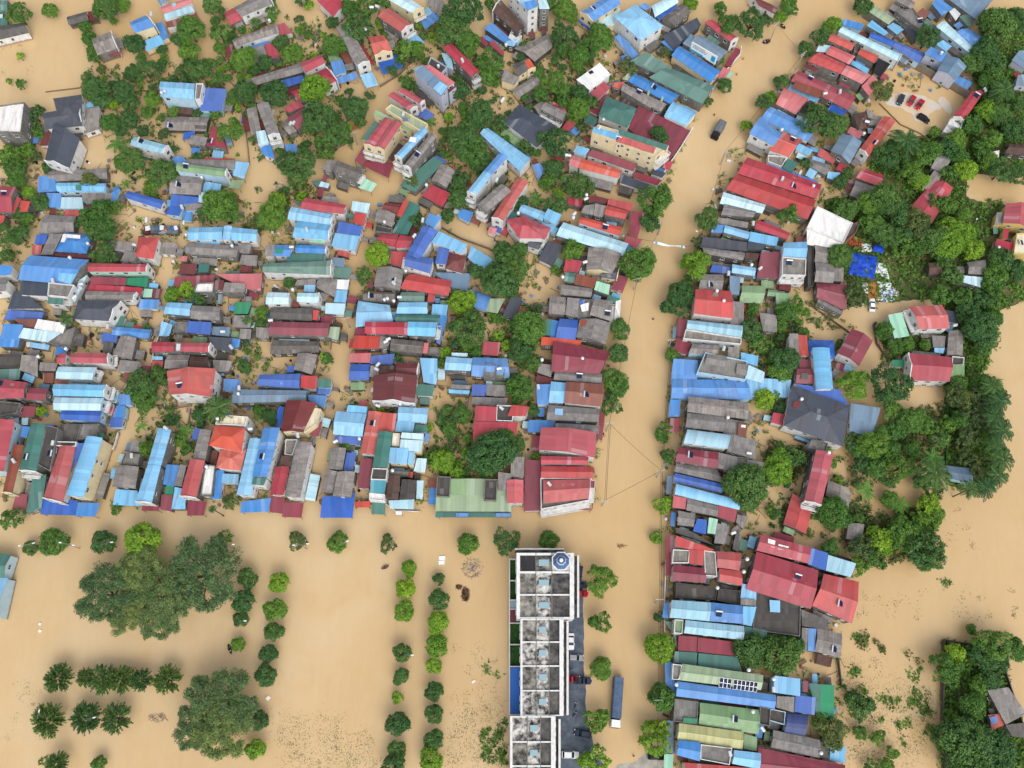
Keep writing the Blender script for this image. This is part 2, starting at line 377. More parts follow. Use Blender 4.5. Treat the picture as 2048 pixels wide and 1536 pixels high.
def build_house(hd, idx):
    global POST
    if not HEATER:
        m = MB(); m.face([(-.75, -.9, .12), (.75, -.9, .12), (.75, .35, .75), (-.75, .35, .75)], 0, [(0,0),(1,0),(1,1),(0,1)]); m.face([(-.75, .35, .71), (.75, .35, .71), (.75, -.9, .08), (-.75, -.9, .08)], 1)
        m.tube([(-.95, .45, .85), (-.85, .45, .85), (.85, .45, .85), (.95, .45, .85)], [.12, .22, .22, .12], 10, 1)
        for x in (-.6, .6): m.box((x, .4, .35), (.06, .06, .7), 0, 1)
        HEATER.append(m.mesh('solar_heater', [M['panel'], M['steel']]))
    if not TANKS: TANKS.extend([tank_mesh(0), tank_mesh(1)])
    if POST is None:
        m = MB(); m.box((0, 0, .5), (.12, .12, 1)); POST = m.mesh('post', [M['post']])
    solid = [p for p in hd['parts'] if p[0] in 'GHSVF'] or hd['parts']
    q0 = corners(solid[0][0], solid[0][2], solid[0][3])[0] if solid[0][0] != 'T' else None
    c = sum((Vector((p.x, p.y, 0)) for p in q0), Vector())/4
    R = root(hd.get('name', 'house'), (c.x, c.y, 0), hd['label'], hd.get('cat', 'house'), hd.get('group', 'flooded town houses'))
    u, v = proj((c.x, c.y, solid[0][2])); hd['uv'] = (u, v); hd['size'] = max((q0[0]-q0[2]).length, 3); hd['root'] = R
    for k, (typ, col, h, pts, op) in enumerate(hd['parts']):
        wall = hd['wall']
        for o_ in op:
            if o_[0] == 'w': wall = o_[1]
        if typ == 'T':
            for j, p in enumerate(pts):
                w = P(*p, h); link('water_tank', TANKS[int(hrand(idx, k, j)*2)], R, (w.x-c.x, w.y-c.y, h), hrand(j, idx)*3, (.85, .85, .85))
            continue
        h += (hrand(idx, k)-.5)*.12
        q, rise = corners(typ, h, pts)
        mat = RM[col]; mb = MB(); wb = MB(); th = .09
        fl = not ccw(q)
        if typ in 'SCP':
            u_ = (q[1]-q[0]).normalized()
            slab(mb, [q], th if typ != 'P' else .05, 0, [[duv(q[0], u_, p) for p in q]])
        elif typ in 'GV':
            if typ == 'G': prof = [(0, 0), (.5, rise), (1, 0)]
            else: prof = [(t, rise*math.sin(math.pi*t)**.8) for t in (0, .06, .16, .3, .5, .7, .84, .94, 1)]
            top, uvs, A, B = sweep(q[0], q[1], q[2], q[3], prof)
            slab(mb, top, th, 0, uvs)
            if typ == 'G' and (q[0]-q[3]).length > 3:
                d = (B[1]-A[1]).normalized(); s = Vector((-d.y, d.x, 0)).normalized()*.16
                for sg in (1, -1):
                    e = s*sg; dz = Vector((0, 0, .05)); dr = Vector((0, 0, -.16*2*rise/max(1, (q[0]-q[3]).length)))
                    upface(mb, [A[1]+dz, B[1]+dz, B[1]+dz+e+dr, A[1]+dz+e+dr], 1, [(0, 0), (1, 0), (1, 1), (0, 1)])
        elif typ == 'H':
            m0, m1 = (q[0]+q[3])/2, (q[1]+q[2])/2; L = (m1-m0).length; w = ((q[0]-q[3]).length+(q[1]-q[2]).length)/2
            s = min(.5*w, .42*L); d = (m1-m0).normalized(); r0 = m0+d*s+Vector((0, 0, rise)); r1 = m1-d*s+Vector((0, 0, rise))
            faces = [[q[0], q[1], r1, r0], [q[2], q[3], r0, r1], [q[1], q[2], r1], [q[3], q[0], r0]]
            slab(mb, faces, th, 0, [[duv(f[0], (f[1]-f[0]).normalized(), p) for p in f] for f in faces])
            for a, b in ((r0, r1), (q[0], r0), (q[3], r0), (q[1], r1), (q[2], r1)):
                dd = (b-a).normalized(); sd = Vector((-dd.y, dd.x, 0)).normalized()*.13; up = Vector((0, 0, .06))
                upface(mb, [a-sd+up, b-sd+up, b+sd+up, a+sd+up], 1, [(0, 0), (1, 0), (1, 1), (0, 1)])
        cap = RM[col]
        if typ == 'F':
            pl = [(p.x, p.y) for p in q]
            if fl: pl = pl[::-1]
            deck = inset(pl, .18)
            wb2 = MB(); n = 4
            for i in range(n):
                j = (i+1) % n
                wb2.quadwall(pl[i], pl[j], -1, h+.6); wb2.quadwall(deck[j], deck[i], h, h+.6)
                wb2.face([(*pl[i], h+.6), (*pl[j], h+.6), (deck[j].x, deck[j].y, h+.6), (deck[i].x, deck[i].y, h+.6)])
            link('wall', wb2.mesh('wall', [WM[wall]], (c.x, c.y, 0)), R)
            mb.face([(p.x, p.y, h) for p in deck], 0, [(p.x, p.y) for p in deck])
            link('roof_deck', mb.mesh('roof_deck', [mat], (c.x, c.y, 0)), R)
            ring = pl; ztops = [h]*4
        else:
            nm = {'C': 'canopy', 'P': 'roof_sheet'}.get(typ, 'roof')
            ro = link(nm, mb.mesh(nm, [mat, cap], (c.x, c.y, 0)), R)
            if typ == 'C':
                for i in (2, 3):
                    e = q[i].lerp(q[(i+2) % 4], .05); link('post', POST, ro, (e.x-c.x, e.y-c.y, -.5), 0, (1, 1, max(.5, q[i].z-.1+.5)))
                continue
            if typ == 'P': continue
            pl = [Vector((p.x, p.y)) for p in q]; zs = [p.z-th-.01 for p in q]
            order = [0, 1, 2, 3]
            if fl: order = order[::-1]
            small = min((pl[i]-pl[(i+1) % 4]).length for i in range(4))
            ins = inset([pl[i] for i in order], min(.28, .08*small))
            ring = [(p.x, p.y) for p in ins]; ztops = [zs[i] for i in order]
            for i in range(4):
                j = (i+1) % 4; a, b = ring[i], ring[j]; oi, oj = order[i], order[j]
                if typ in 'GV' and {oi, oj} in ({1, 2}, {3, 0}):
                    m_ = [(t, z) for t, z in prof[1:-1]]
                    z0, z1 = ztops[i], ztops[j]; pts = [(*a, -1), (*b, -1), (*b, z1)]
                    for t, z in reversed(m_): pts.append((a[0]+(b[0]-a[0])*t, a[1]+(b[1]-a[1])*t, z0+z-.02))
                    pts.append((*a, z0)); wb.face(pts, 0)
                else: wb.face([(*a, -1), (*b, -1), (*b, ztops[j]), (*a, ztops[i])], 0)
            link('wall', wb.mesh('wall', [WM[wall]], (c.x, c.y, 0)), R)
        area = (q[0]-q[1]).length*(q[1]-q[2]).length
        if typ in 'GF' and col not in ('wh', 'bc') and area > 34 and hrand(idx, k, 'roofthing') < (.22 if typ == 'G' else .75):
            s_, t_ = .15+.7*hrand(idx, k, 's'), .2+.6*hrand(idx, k, 't'); p = q[0].lerp(q[1], s_).lerp(q[3].lerp(q[2], s_), t_)
            pz = h+rise*2*min(t_, 1-t_)+.02 if typ == 'G' else h
            e_ = (q[1]-q[0]); rz_ = math.atan2(e_.y, e_.x)
            if typ == 'F' and area > 60 and hrand(idx, k, 'hut') < .6:
                m_ = MB(); m_.box((0, 0, .95), (2.2, 1.9, 1.9)); m_.box((0, 0, 1.96), (2.6, 2.3, .1), 0, 1); m_.box((0, -.97, .75), (.8, .06, 1.5), 0, 2); link('stair_hut', m_.mesh('stair_hut', [WM['g'], RM['gy'], M['glass']]), R, (p.x-c.x, p.y-c.y, pz), rz_)
            else: link('solar_heater', HEATER[0], R, (p.x-c.x, p.y-c.y, pz-.05), rz_+(0 if hrand(idx, k, 'r') < .5 else 1.5708))
        fr = [int(o_[1]) for o_ in op if o_[0] == 'f']; ba = [int(o_[1]) for o_ in op if o_[0] == 'b']
        for i in range(4):
            j = (i+1) % 4; a, b = ring[i], ring[j]; e = Vector((b[0]-a[0], b[1]-a[1])).normalized(); nrm = (e.y, -e.x)
            if typ == 'F': oi, oj = (3-i, 3-j) if fl else (i, j)
            else: oi, oj = order[i], order[j]
            pe = {frozenset((0, 1)): 0, frozenset((1, 2)): 1, frozenset((2, 3)): 2, frozenset((0, 3)): 3}[frozenset((oi, oj))]
            isf = pe in fr or pe in ba
            if pe in fr and typ != 'F':                       # raised front with a stepped gable top
                A2 = Vector((q[oi].x, q[oi].y)); B2 = Vector((q[oj].x, q[oj].y)); o2 = Vector(nrm)*.06; o3 = Vector(nrm)*.30
                zt = h+.45; zp = h+rise+.55; f = MB(); L2 = (B2-A2).length
                pr = [(0, zt), (.12, zt), (.22, zt+.25), (.5, zp), (.78, zt+.25), (.88, zt), (1, zt)]
                fa = [(*(A2+o3), -1), (*(B2+o3), -1)]+[(*(A2.lerp(B2, t)+o3), z) for t, z in reversed(pr)]
                bk = [(*(A2+o2), -1), (*(B2+o2), -1)]+[(*(A2.lerp(B2, t)+o2), z) for t, z in reversed(pr)]
                f.face(fa); f.face(bk[::-1])
                for s in range(len(fa)):
                    s2 = (s+1) % len(fa); f.face([fa[s2], fa[s], bk[s], bk[s2]])
                link('facade', f.mesh('facade', [WM['c' if wall == 'c' else 'w']], (c.x, c.y, 0)), R)
                a, b = A2+o3, B2+o3
            if pe in ba and h > 4.2:
                A2 = Vector(a); B2 = Vector(b); off = Vector(nrm)
                for lv in range(1, 3):
                    zb = h-2.9*lv
                    if zb < 1.0: break
                    s_ = MB(); o1, o2 = off*(.34 if pe in fr else .05), off*1.35
                    pl_ = [A2+o1, A2+o2, B2+o2, B2+o1]
                    s_.prism([(p.x, p.y) for p in pl_], zb-.15, zb, 0, True, True)
                    for P1, P2 in ((pl_[0], pl_[1]), (pl_[1], pl_[2]), (pl_[2], pl_[3])):
                        d = (P2-P1).normalized(); nn = Vector((-d.y, d.x))*.05
                        s_.prism([(p.x, p.y) for p in (P1+nn, P1-nn, P2-nn, P2+nn)], zb+.75, zb+.95, 0, True, True)
                        k_ = max(1, int((P2-P1).length/.5))
                        for t in range(k_+1):
                            w = P1.lerp(P2, t/k_); s_.box((w.x, w.y, zb+.375), (.09, .09, .75))
                    link('balcony', s_.mesh('balcony', [WM['w']], (c.x, c.y, 0)), R)
            if h > 3.1: add_windows(R, c, a, b, nrm, min(ztops[i], ztops[j]), .6, (idx, k, i), isf, idx)
    return R
def prepass(hs):
    for i, hd in enumerate(hs):
        for typ, col, h, pts, op in hd['parts']:
            if typ in 'GHSVF': BLOCKS.append(([(p.x, p.y) for p in corners(typ, h, pts)[0]], h, i))

def lean_tos(hs):
    """low sheet roofs that fill the narrow gaps between neighbouring walls, each a part of the house it leans on"""
    r = random.Random(77); n = 0; done = []
    for i, hd in [(i, h) for _ in range(2) for i, h in enumerate(hs)]:
        for k, (typ, col, h, pts, op) in enumerate(hd['parts']):
            if typ not in 'GHSVF' or h < 2.3: continue
            q = [Vector((p.x, p.y)) for p in corners(typ, h, pts)[0]]; q = q if ccw(q) else q[::-1]
            for e in range(4):
                a, b = q[e], q[(e+1) % 4]; L = (b-a).length
                if L < 2.6 or r.random() > .85: continue
                d = (b-a).normalized(); nn = Vector((d.y, -d.x)); s0 = r.random()*.3; s1 = s0+.4+.3*r.random(); mid = a.lerp(b, (s0+s1)/2)
                def occ(p, ex): return any(inside((p.x, p.y), B) for B, hh, kk in BLOCKS) or any((p-c).length < 1.6 for c in done)
                gap = next((g*.35 for g in range(2, 26) if occ(mid+nn*(g*.35), None)), None)
                if occ(mid+nn*.35, None) or gap is None or gap < 1.0: continue
                dep = min(gap-.25, (1.4 if gap < 5.5 else 1.9)+1.5*r.random()*(1 if gap < 7 else .6)); A, B_ = a.lerp(b, s0), a.lerp(b, s1)
                if occ(A+nn*dep*.7, 0) or occ(B_+nn*dep*.7, 0): continue
                z = min(h-.35, 1.9+.7*r.random()); zl = z-.14*dep; c = hd['root'].location; m = MB()
                Q = [Vector((A.x+nn.x*.04, A.y+nn.y*.04, z)), Vector((B_.x+nn.x*.04, B_.y+nn.y*.04, z)), Vector((B_.x+nn.x*dep, B_.y+nn.y*dep, zl)), Vector((A.x+nn.x*dep, A.y+nn.y*dep, zl))]
                slab(m, [Q], .06, 0, [[(0, 0), (L*.6, 0), (L*.6, dep), (0, dep)]])
                ins = [Q[2].lerp(Q[3], .04), Q[2].lerp(Q[3], .96)]
                m.face([(ins[0].x, ins[0].y, -.6), (ins[1].x, ins[1].y, -.6), (ins[1].x, ins[1].y, zl-.06), (ins[0].x, ins[0].y, zl-.06)], 1)
                link('lean_to', m.mesh('lean_to', [RM[r.choice(('gy','gy','gd','gd','cd','cc','br','rs','mb','lb','gb','wi','cr','gg','s2','bc','gy','dr'))], WM[r.choice('gd')]], tuple(c)), hd['root'])
                done.append(mid+nn*dep*.5); n += 1
    return n
# ------------------------------------------------------------------ house data: '#' tile, '@' wall colour | label, then parts (type colour height corners options)
HOUSE_TXT = '''
#0 0
@g|teal tin house cut by the top left corner
G gr 4 -60,5 75,0 60,90 -60,100
S gr 3 -60,140 60,150 60,215 -60,220
@w|long dark tiled hall at the upper left frame edge
G gd 5 -60,215 200,180 230,262 -60,330
@d|small dark shed with maroon lean-to in open water
G gd 3.5 535,135 695,92 712,165 550,200
S dr 3 700,92 748,88 790,155 715,168
@g|grey slab-roofed house with red brick porch in open water
G gy 6 735,312 885,252 935,390 780,442 f1
P wi 4 850,425 960,400 965,440 880,450
@c|cream house under a bright blue roof near the top lane
G mb 9 1035,180 1165,122 1240,210 1080,262 f1
S lb 4 1150,325 1275,280 1322,345 1170,412
S mb 4 1240,188 1300,175 1350,300 1300,325
T 9.5 1215,125
@w|wide grey metal and rust roofed house by the top lane
S gb 7 1235,-30 1320,-60 1320,20 1290,45
G pk 7 1285,55 1490,-10 1545,20 1310,110
S bc 6.5 1310,110 1530,45 1560,92 1320,162
S rs 5 1325,175 1570,100 1605,170 1335,222
P te 7.9 1375,30 1405,22 1410,48 1382,56
@g|low crimson shed at the top beside the lane
G rd 4 1792,100 1880,62 1950,150 1842,202
@w|white house with a grey gable and orange end patch
G gy 7 1870,60 2130,-80 2180,30 1935,132 f1
P og 5.5 1900,75 1940,70 1955,110 1925,120
@w|long grey asbestos-roofed house with a small red extension
G gy 6 1855,322 2215,188 2235,262 1878,372
S rd 4 2222,195 2275,182 2340,262 2240,290
T 6.8 2160,178
@g|crimson and grey paired sheds under trees by the lane
S gy 4 2000,385 2108,355 2150,482 2040,500
S rd 4 2112,352 2170,345 2248,440 2152,480
@g|narrow crimson strip shed behind a lane tree
S wi 3 1808,365 1865,350 1845,482 1815,472
@d|very long grey roofed row bending toward a red house
G gy 5 1960,640 2400,505 2432,575 1980,700
S db 3.5 2240,645 2420,600 2442,650 2275,705
@b|pale blue villa with a sky blue roof and side hall
G lb 9.5 1282,652 1562,668 1555,795 1285,772
F cc 8.5 1568,665 1625,665 1600,790 1558,795 ww
S db 5 1650,700 1812,712 1772,892 1595,885
T 10.2 1325,745 1300,755
@d|long mossy grey shed below the pale blue villa
G gy 3 1335,935 1680,938 1650,1050 1300,1040
P gd 3.8 1555,985 1650,985 1650,1030 1560,1030
@g|small house with a crimson barrel gable and grey wing
G rd 5 1695,1018 1652,1168 1812,1190 1765,1020
S gy 5 1530,1080 1662,1100 1640,1165 1500,1152
C db 2.2 1470,1060 1560,1045 1552,1090 1462,1120
@w|long pale teal roofed tube house facing a blue canopy
G te 9 1075,1092 1345,1165 1302,1230 1042,1162 f1
C mb 4 1378,1265 1440,1240 1500,1290 1402,1328
@w|dark slate cross-roofed villa at the left
H dk 8.5 425,788 652,756 660,1010 480,985
G dk 8 345,905 640,850 655,1008 375,1032 f1
S gy 4.5 690,870 800,860 790,1032 672,1072
S lb 4 690,830 750,800 792,850 680,862
@w|long slate gabled house with a white front in shallow water
G dk 9 432,985 358,1282 555,1345 640,1110 f1
S dr 3 335,1070 410,1050 382,1165 320,1165
C mb 2.6 230,1110 330,1085 300,1142 222,1155
@g|unfinished grey block with a bright white flat roof
F wh 12 -60,850 195,815 165,1058 -60,1050
@g|low weathered grey sheds joined to a blue porch
G gy 4 388,1372 860,1345 860,1430 385,1455
S mb 4 308,1412 440,1398 452,1530 300,1540
@b|long sky blue roof over rusty blue side sheets
G lb 6 450,1462 848,1468 850,1535 455,1530
P gr 7 605,1478 648,1480 648,1525 605,1522
S bc 4 490,1578 655,1578 668,1670 482,1668
S mb 3.6 370,1542 490,1545 480,1660 392,1658
S gy 4 655,1545 900,1545 885,1612 660,1612
S mb 4 880,1545 960,1505 930,1600 890,1618
@b|tall sage roofed tube house between a grey gable and blue awning
G gy 5 1500,1272 1885,1282 1880,1352 1500,1312
G s2 10 1415,1302 1812,1352 1800,1412 1412,1368 f1
C lb 4 1882,1290 1995,1302 1952,1432 1862,1402
C s2 3.6 1850,1442 1950,1440 1920,1512 1820,1502
@g|broad grey gabled house beside a light blue annex
G gy 6 1380,1402 1642,1410 1605,1560 1355,1550
S lb 4 1642,1452 1772,1472 1745,1590 1590,1575
T 6.6 1620,1430
@g|dark grey house at the lane's inner bend
S gy 4 1970,872 2050,850 2092,1060 2012,1082
#1 0
@w|crimson roofed house cut by the top frame edge
G rd 7 488,5 620,138 712,55 650,-60
@w|long grey tube house with a white front and blue canopies
G gy 8.5 640,215 812,525 908,490 735,195 f1
C lb 4 832,600 930,575 980,680 882,705
S mb 4.5 595,495 690,475 725,580 625,602
C mb 3.6 640,620 800,572 815,625 652,675
S s2 3.5 570,440 650,430 682,480 592,495
@c|orange tiled house behind a broad deep blue canopy
G tr 8.5 900,300 1020,280 1088,410 948,445 f2
C db 3.6 975,495 1130,420 1175,540 1012,595
S gy 5 1040,330 1100,320 1122,380 1062,390
T 9.5 875,245
@g|grey walled house with a red tiled roof and white porch
G tr 9 972,128 1160,258 1255,195 1060,65 f1 b1
S lb 4 1180,310 1280,270 1350,340 1242,380
S gb 3.6 1160,322 1232,300 1302,402 1202,400
T 10 928,72 972,65
@c|pale roofed house with an ornate cream front at the top
G bc 9.5 1060,0 1252,105 1342,62 1150,-60 f1 b1
C mb 4 1322,172 1422,95 1472,150 1352,235
S gy 5 1350,-10 1500,0 1532,80 1462,122
@g|long red roofed grey tube house beside the waterlogged yard
G rd 9.5 1495,382 1722,615 1792,575 1570,350 b1
T 11 1652,495
@v|tall lavender house with blue and pink roof strips
S gb 13.8 1332,520 1537,690 1482,770 1255,550
S pk 12.6 1402,525 1592,660 1532,692 1337,522
P lb 14.6 1472,650 1535,690 1480,762 1415,705
S dr 10 1532,692 1592,660 1606,690 1542,742
F cd 8 1400,455 1530,535 1480,590 1372,512
S te 6 1480,420 1560,440 1580,560 1530,540
T 9.4 1460,540
@w|twin crimson tubes with white fronts above a blue awning
G rd 9.5 1055,765 1228,882 1290,850 1100,735 f1
G rd 9.5 1130,722 1312,832 1347,802 1180,705 f1
S rd 6 1228,882 1270,842 1312,870 1262,920
C db 4 1350,860 1430,922 1372,962 1290,930
@c|flat cream-rimmed concrete roof behind the crimson twin gables
F sg 12 1035,872 1080,832 1375,990 1335,1058
P nv 12.7 1168,945 1212,940 1218,968 1175,972
T 13 1180,925
@c|tall plant-hung block under two crimson barrel gables
S s2 9.6 935,912 960,880 1262,1022 1240,1060
G rd 11.5 1030,938 865,1152 945,1178 1090,962 f1 b1
G rd 11.5 1102,957 948,1176 1025,1200 1170,988 f1 b1
C wi 4 870,1290 1100,1300 1062,1425 852,1322
C wi 4 862,1165 872,1290 850,1325 790,1282
S gg 5 950,962 980,1000 890,1122 840,1112
@g|tall tube house with a sky blue ridge roof and white front
G lb 12.5 1330,1012 1112,1242 1168,1272 1377,1050 f1 b1
P wh 13.2 1235,1095 1285,1100 1275,1140 1220,1130
@g|stained grey tube house beside the sky blue ridge roof
G gy 11.5 1400,1060 1182,1322 1242,1350 1447,1090 f1 b1
@g|grey gable set in a teal and crimson canopy yard
S gr 4.5 1420,1252 1502,1300 1272,1536 1150,1482
C db 4 1445,1243 1530,1290 1500,1312 1412,1262
G gy 6 1480,1312 1400,1442 1522,1502 1602,1370
S rd 4 1540,1312 1702,1430 1652,1472 1600,1380
S rd 4 1410,1482 1560,1545 1492,1655 1322,1562
T 7 1365,1490
@g|grey flat-topped house with a mint front canopy
G gd 9.5 660,1285 850,1362 800,1432 612,1370 b1
S gy 7 570,1280 650,1285 602,1380 522,1350
C lg 4 862,1420 970,1472 922,1536 822,1502
@g|small teal and white shelter beside the round lane trees
S gr 3 440,1450 520,1440 580,1500 480,1490
S bc 3.4 520,1450 590,1470 575,1505 500,1490
@w|long grey tube house with a white front at the lane
G gy 10 5,835 95,1085 190,1070 100,815 f1 b1
S mb 5 20,1165 110,1140 152,1272 62,1242
S bc 7 0,1052 72,1040 102,1140 22,1172
C mb 3 228,1155 318,1150 335,1220 242,1215
@w|crimson two-level house with a white porch by lane trees
G rd 9 350,505 515,440 557,500 402,580
H rd 8 415,615 560,542 645,645 545,700 f1
@g|crimson villa with grey annexes among dark trees
G rd 7.5 275,735 372,700 432,760 345,802
S rd 5 220,870 330,800 390,850 262,900
G wi 6 250,942 432,830 512,880 330,1040
G gy 4.5 190,1000 250,950 330,1050 262,1075
T 6 280,1000 305,995
@d|low crimson roadside shelter at the lane bend
C tr 2.4 750,1022 825,982 835,1010 760,1050
@d|brown tiled house with white porch below the tower
G br 8.5 1895,95 2082,258 2150,212 1960,0 f3
S mb 5 1825,228 1890,180 2062,330 2002,352
S lb 5 2000,332 2110,302 2062,372 2012,362
T 6.4 2000,372
@g|low crimson garden sheds between two tree groups
S wi 3.4 1760,312 1812,290 1862,350 1842,372
S rd 3.4 1862,350 1902,322 1985,415 1972,445
@w|long pale blue barn among big dark trees
G lb 7 1790,1065 2112,1372 2200,1272 1850,1020
@w|narrow blue tube house with a curled white balcony
G mb 12 1942,1228 1820,1370 1885,1400 2017,1255
G lb 12 1820,1370 1690,1532 1760,1562 1885,1400 f1 b1
@g|grey tube house beside the curled white balcony
G gy 11.5 1960,1470 1760,1645 1850,1692 2042,1530 b1
T 12.6 1925,1450
#2 0
@w|tall white tower block with a blue roof light at the top
G bc 18.7 -40,-95 125,90 215,55 60,-130
P mb 20.4 70,22 188,-5 208,48 125,85
S bc 16.5 205,-20 262,-45 302,70 218,72 wg
F wh 5 0,235 80,285 30,340 -30,300
@d|dark grey open shed between round trees
G gy 4.5 15,388 302,266 325,378 180,492
@c|cream house with a deep blue roof near the top middle
G mb 9.5 548,100 800,-62 872,30 652,172 f3
C db 4 520,162 560,150 640,222 622,245
S bc 5 660,180 870,60 830,200 700,220
@w|big white villa with a sky blue hipped roof
H lb 10.6 815,135 988,35 1212,205 1032,325
S mb 4.5 815,292 872,280 1015,432 962,472
S mb 4 870,450 920,432 952,490 902,512
@g|pale barrel roof over blue sheds at the top
S mb 8.5 1010,52 1062,20 1112,60 1072,82
V bc 7.5 1110,48 1300,-45 1332,20 1142,138
S db 6 1150,132 1320,40 1342,60 1172,160
@g|old dark roof with a white railing near the top street
G gd 6 1190,152 1352,30 1432,100 1292,202
@d|broad navy yard roof with torn blue corner
S dk 5 1200,292 1480,140 1512,200 1292,402
S mb 4.6 1190,332 1252,310 1322,390 1282,412
@g|narrow crimson roofed house at the top street corner
G rd 8 1540,182 1747,335 1807,302 1600,155 f1
@g|grey-blue hall standing behind the billboard
G gb 7 1440,322 1650,492 1727,412 1502,275
S gb 6.5 1365,347 1432,270 1472,300 1422,380
C wi 3.5 1790,380 1830,400 1745,540 1700,520
@c|long light blue roof in front of the billboard
G mb 7 1345,368 1668,572 1592,662 1275,442
S pk 3.5 1690,535 1750,560 1690,640 1640,615
C lg 3.4 1745,570 1775,590 1745,625 1712,615
@g|large sage green hall of two stepped roofs
S gg 7 1075,412 1282,542 1227,622 940,492
G gg 7.4 1285,550 1622,690 1522,832 1095,617
@g|grey tiled row with bright blue and orange roof patches
S sg 6 940,572 990,582 950,652 880,632
G mb 6.5 985,590 1342,762 1270,835 932,652
G gy 7.5 895,667 1152,792 1112,866 870,720
S gy 7 1152,792 1240,832 1192,892 1112,852
S og 6 820,662 902,652 872,712 802,692
P sg 7.2 1090,720 1105,728 1090,790 1072,780
P sg 7.2 1200,770 1215,776 1195,835 1180,828
@w|light blue barrel-roofed house by the street wall
V lb 6.5 1290,812 1480,902 1390,1005 1215,932
@w|plain white flat-roofed house with two dark hatches
S wh 7.5 515,637 702,502 792,595 622,722
P bk 8.2 610,575 640,560 655,580 625,595
P bk 8 585,595 610,582 620,602 598,612
S rd 5 622,742 737,652 790,702 692,792
@w|teal hip-roofed villa inside the crimson canopy yard
H gr 8.5 755,770 997,866 925,1022 690,926
S gr 4 600,906 690,952 652,1005 572,962
C wi 3.8 1012,842 1425,1046 1250,1300 932,1030
S wi 4 612,882 720,812 730,852 682,922
T 9 730,970
@c|long cream apartment block with crimson and green roof strips
F cm 14.3 690,995 1255,1165 1148,1252 640,1052 wc b1
S lb 15.4 655,1012 860,1066 832,1116 640,1052 wc
S cr 15.4 862,1086 1152,1182 1132,1226 832,1132 wc
S gr 15.4 852,1030 1252,1162 1230,1202 862,1077 wc
T 16.4 695,1035
@w|white walled row with wine and orange roof strips
S wi 7 640,1197 1002,1312 970,1372 600,1242
S lb 7.6 520,1162 622,1192 582,1246 492,1216
G pk 8 482,1242 560,1268 530,1345 452,1320
G og 8 562,1268 882,1362 850,1426 532,1345
S dk 5 870,1392 1120,1482 1100,1540 862,1462
S wi 5 985,1372 1202,1442 1160,1482 972,1422
S dk 4.5 1130,1352 1232,1382 1202,1422 1112,1392
C rd 3.6 1225,1292 1292,1290 1262,1360 1202,1342
T 8.6 432,1252 455,1255
@c|cream fronted house with dark and orange tiled halves
G gd 7.5 0,522 90,482 132,560 50,612
S og 7.5 85,502 137,466 187,540 122,566 f2
S gy 7 -60,562 60,620 20,682 -90,640
G gy 4.5 0,722 190,602 245,652 50,782
@w|large dark slate hip roof among trees
H dk 7.5 60,832 357,1010 200,1182 -70,972
T 7 210,1105
@g|grey house with a dark upper gallery and red yard roofs
G gy 8 270,817 442,900 402,966 227,872 b2
G gy 6 170,852 232,812 282,842 212,912
S rd 5 330,812 442,882 432,902 322,832
S rd 4 450,952 520,982 450,1052 392,1036
@b|small blue canopy hut beside the pale blue barn
S mb 4 160,1322 222,1300 262,1360 212,1442 130,1380
@g|low crimson hut with two round water tanks
S rd 4 330,1250 412,1240 402,1290 322,1282
T 5 430,1250 458,1255
@w|white walled house with a dark red roof at the top right
G dr 7 1900,-45 2132,60 2102,112 1972,42
#3 0
@g|sage roofed workshop near the top right street
G sg 7 775,72 965,197 1017,152 830,25
S dk 3.6 1000,152 1230,252 1172,340 1082,222
S lb 6 790,205 832,160 962,260 932,286
S lb 6 950,212 1002,180 1087,236 1032,276
@g|grey concrete house with a small rusty roof hut
G gy 7 1010,0 1150,72 1180,20 1080,-45
F cc 6 1020,90 1160,62 1262,190 1222,240
S rs 6.8 1180,112 1236,62 1302,100 1252,156
@g|big pale blue-grey warehouse at the top right corner
G gb 8 1420,-25 1660,152 1802,0 1560,-125
S mb 7 1310,27 1360,-22 1482,66 1390,126
S wh 6 1450,92 1490,62 1542,112 1502,166
S gg 6 1530,132 1580,112 1662,162 1602,212
@b|blue walled warehouse with a pale striped roof
G bc 7.5 1345,212 1672,472 1737,466 1412,165
G mb 7 1480,272 1722,440 1790,332 1592,226
@b|string of deep blue tin roofs behind the white arcade
S mb 6 612,150 772,196 742,246 577,190
G db 6 822,256 1025,330 995,375 808,292
G db 6.2 1025,330 1250,425 1210,507 1000,380
@w|long white arcade house with dark window rows
G bc 8.5 597,213 1065,438 1037,490 562,252 f1
@g|two orange-red gables split by a dark stairwell
G tr 8.5 520,272 697,350 667,406 480,322
G tr 8.5 745,390 887,446 852,506 715,430
F cd 7 695,345 760,332 735,420 690,405
S bk 5 880,462 980,512 902,612 842,572
S rd 4.5 920,582 965,602 932,640 897,622
@g|cluster of faded pink roofs over grey windowed walls
S bc 6.5 415,352 502,366 472,420 382,412
G pk 8 512,366 702,450 652,516 462,430
S lb 6.5 680,482 812,552 792,592 662,512
G cr 9 410,415 627,522 577,590 320,490
G pk 9 632,522 827,602 752,672 582,590
S pk 8.5 837,597 882,642 812,772 747,692
S dr 6 305,492 420,542 382,572 287,532
@g|long crimson roof with a patch of old brown tiles
G rd 6 245,564 705,776 640,882 185,646
P rs 7.1 225,645 460,732 405,785 190,700
S db 4 510,832 640,882 602,926 472,882
T 7.5 570,745 450,760
@g|salmon barrel roof near the street
V pk 6.5 130,702 332,792 222,916 62,832
F cd 5 292,802 392,832 332,930 242,902
S bc 4 240,912 332,952 292,1002 222,952
@w|white house with bright blue roofs facing the street
G mb 6.5 20,852 385,1025 322,1132 -60,952
G mb 10.5 -58,932 115,1077 47,1170 -150,1067
G tr 8 122,1057 267,1122 167,1256 5,1202
S lb 5 250,1146 362,1202 322,1246 222,1192
F cc 5 0,1240 160,1245 110,1332 0,1290
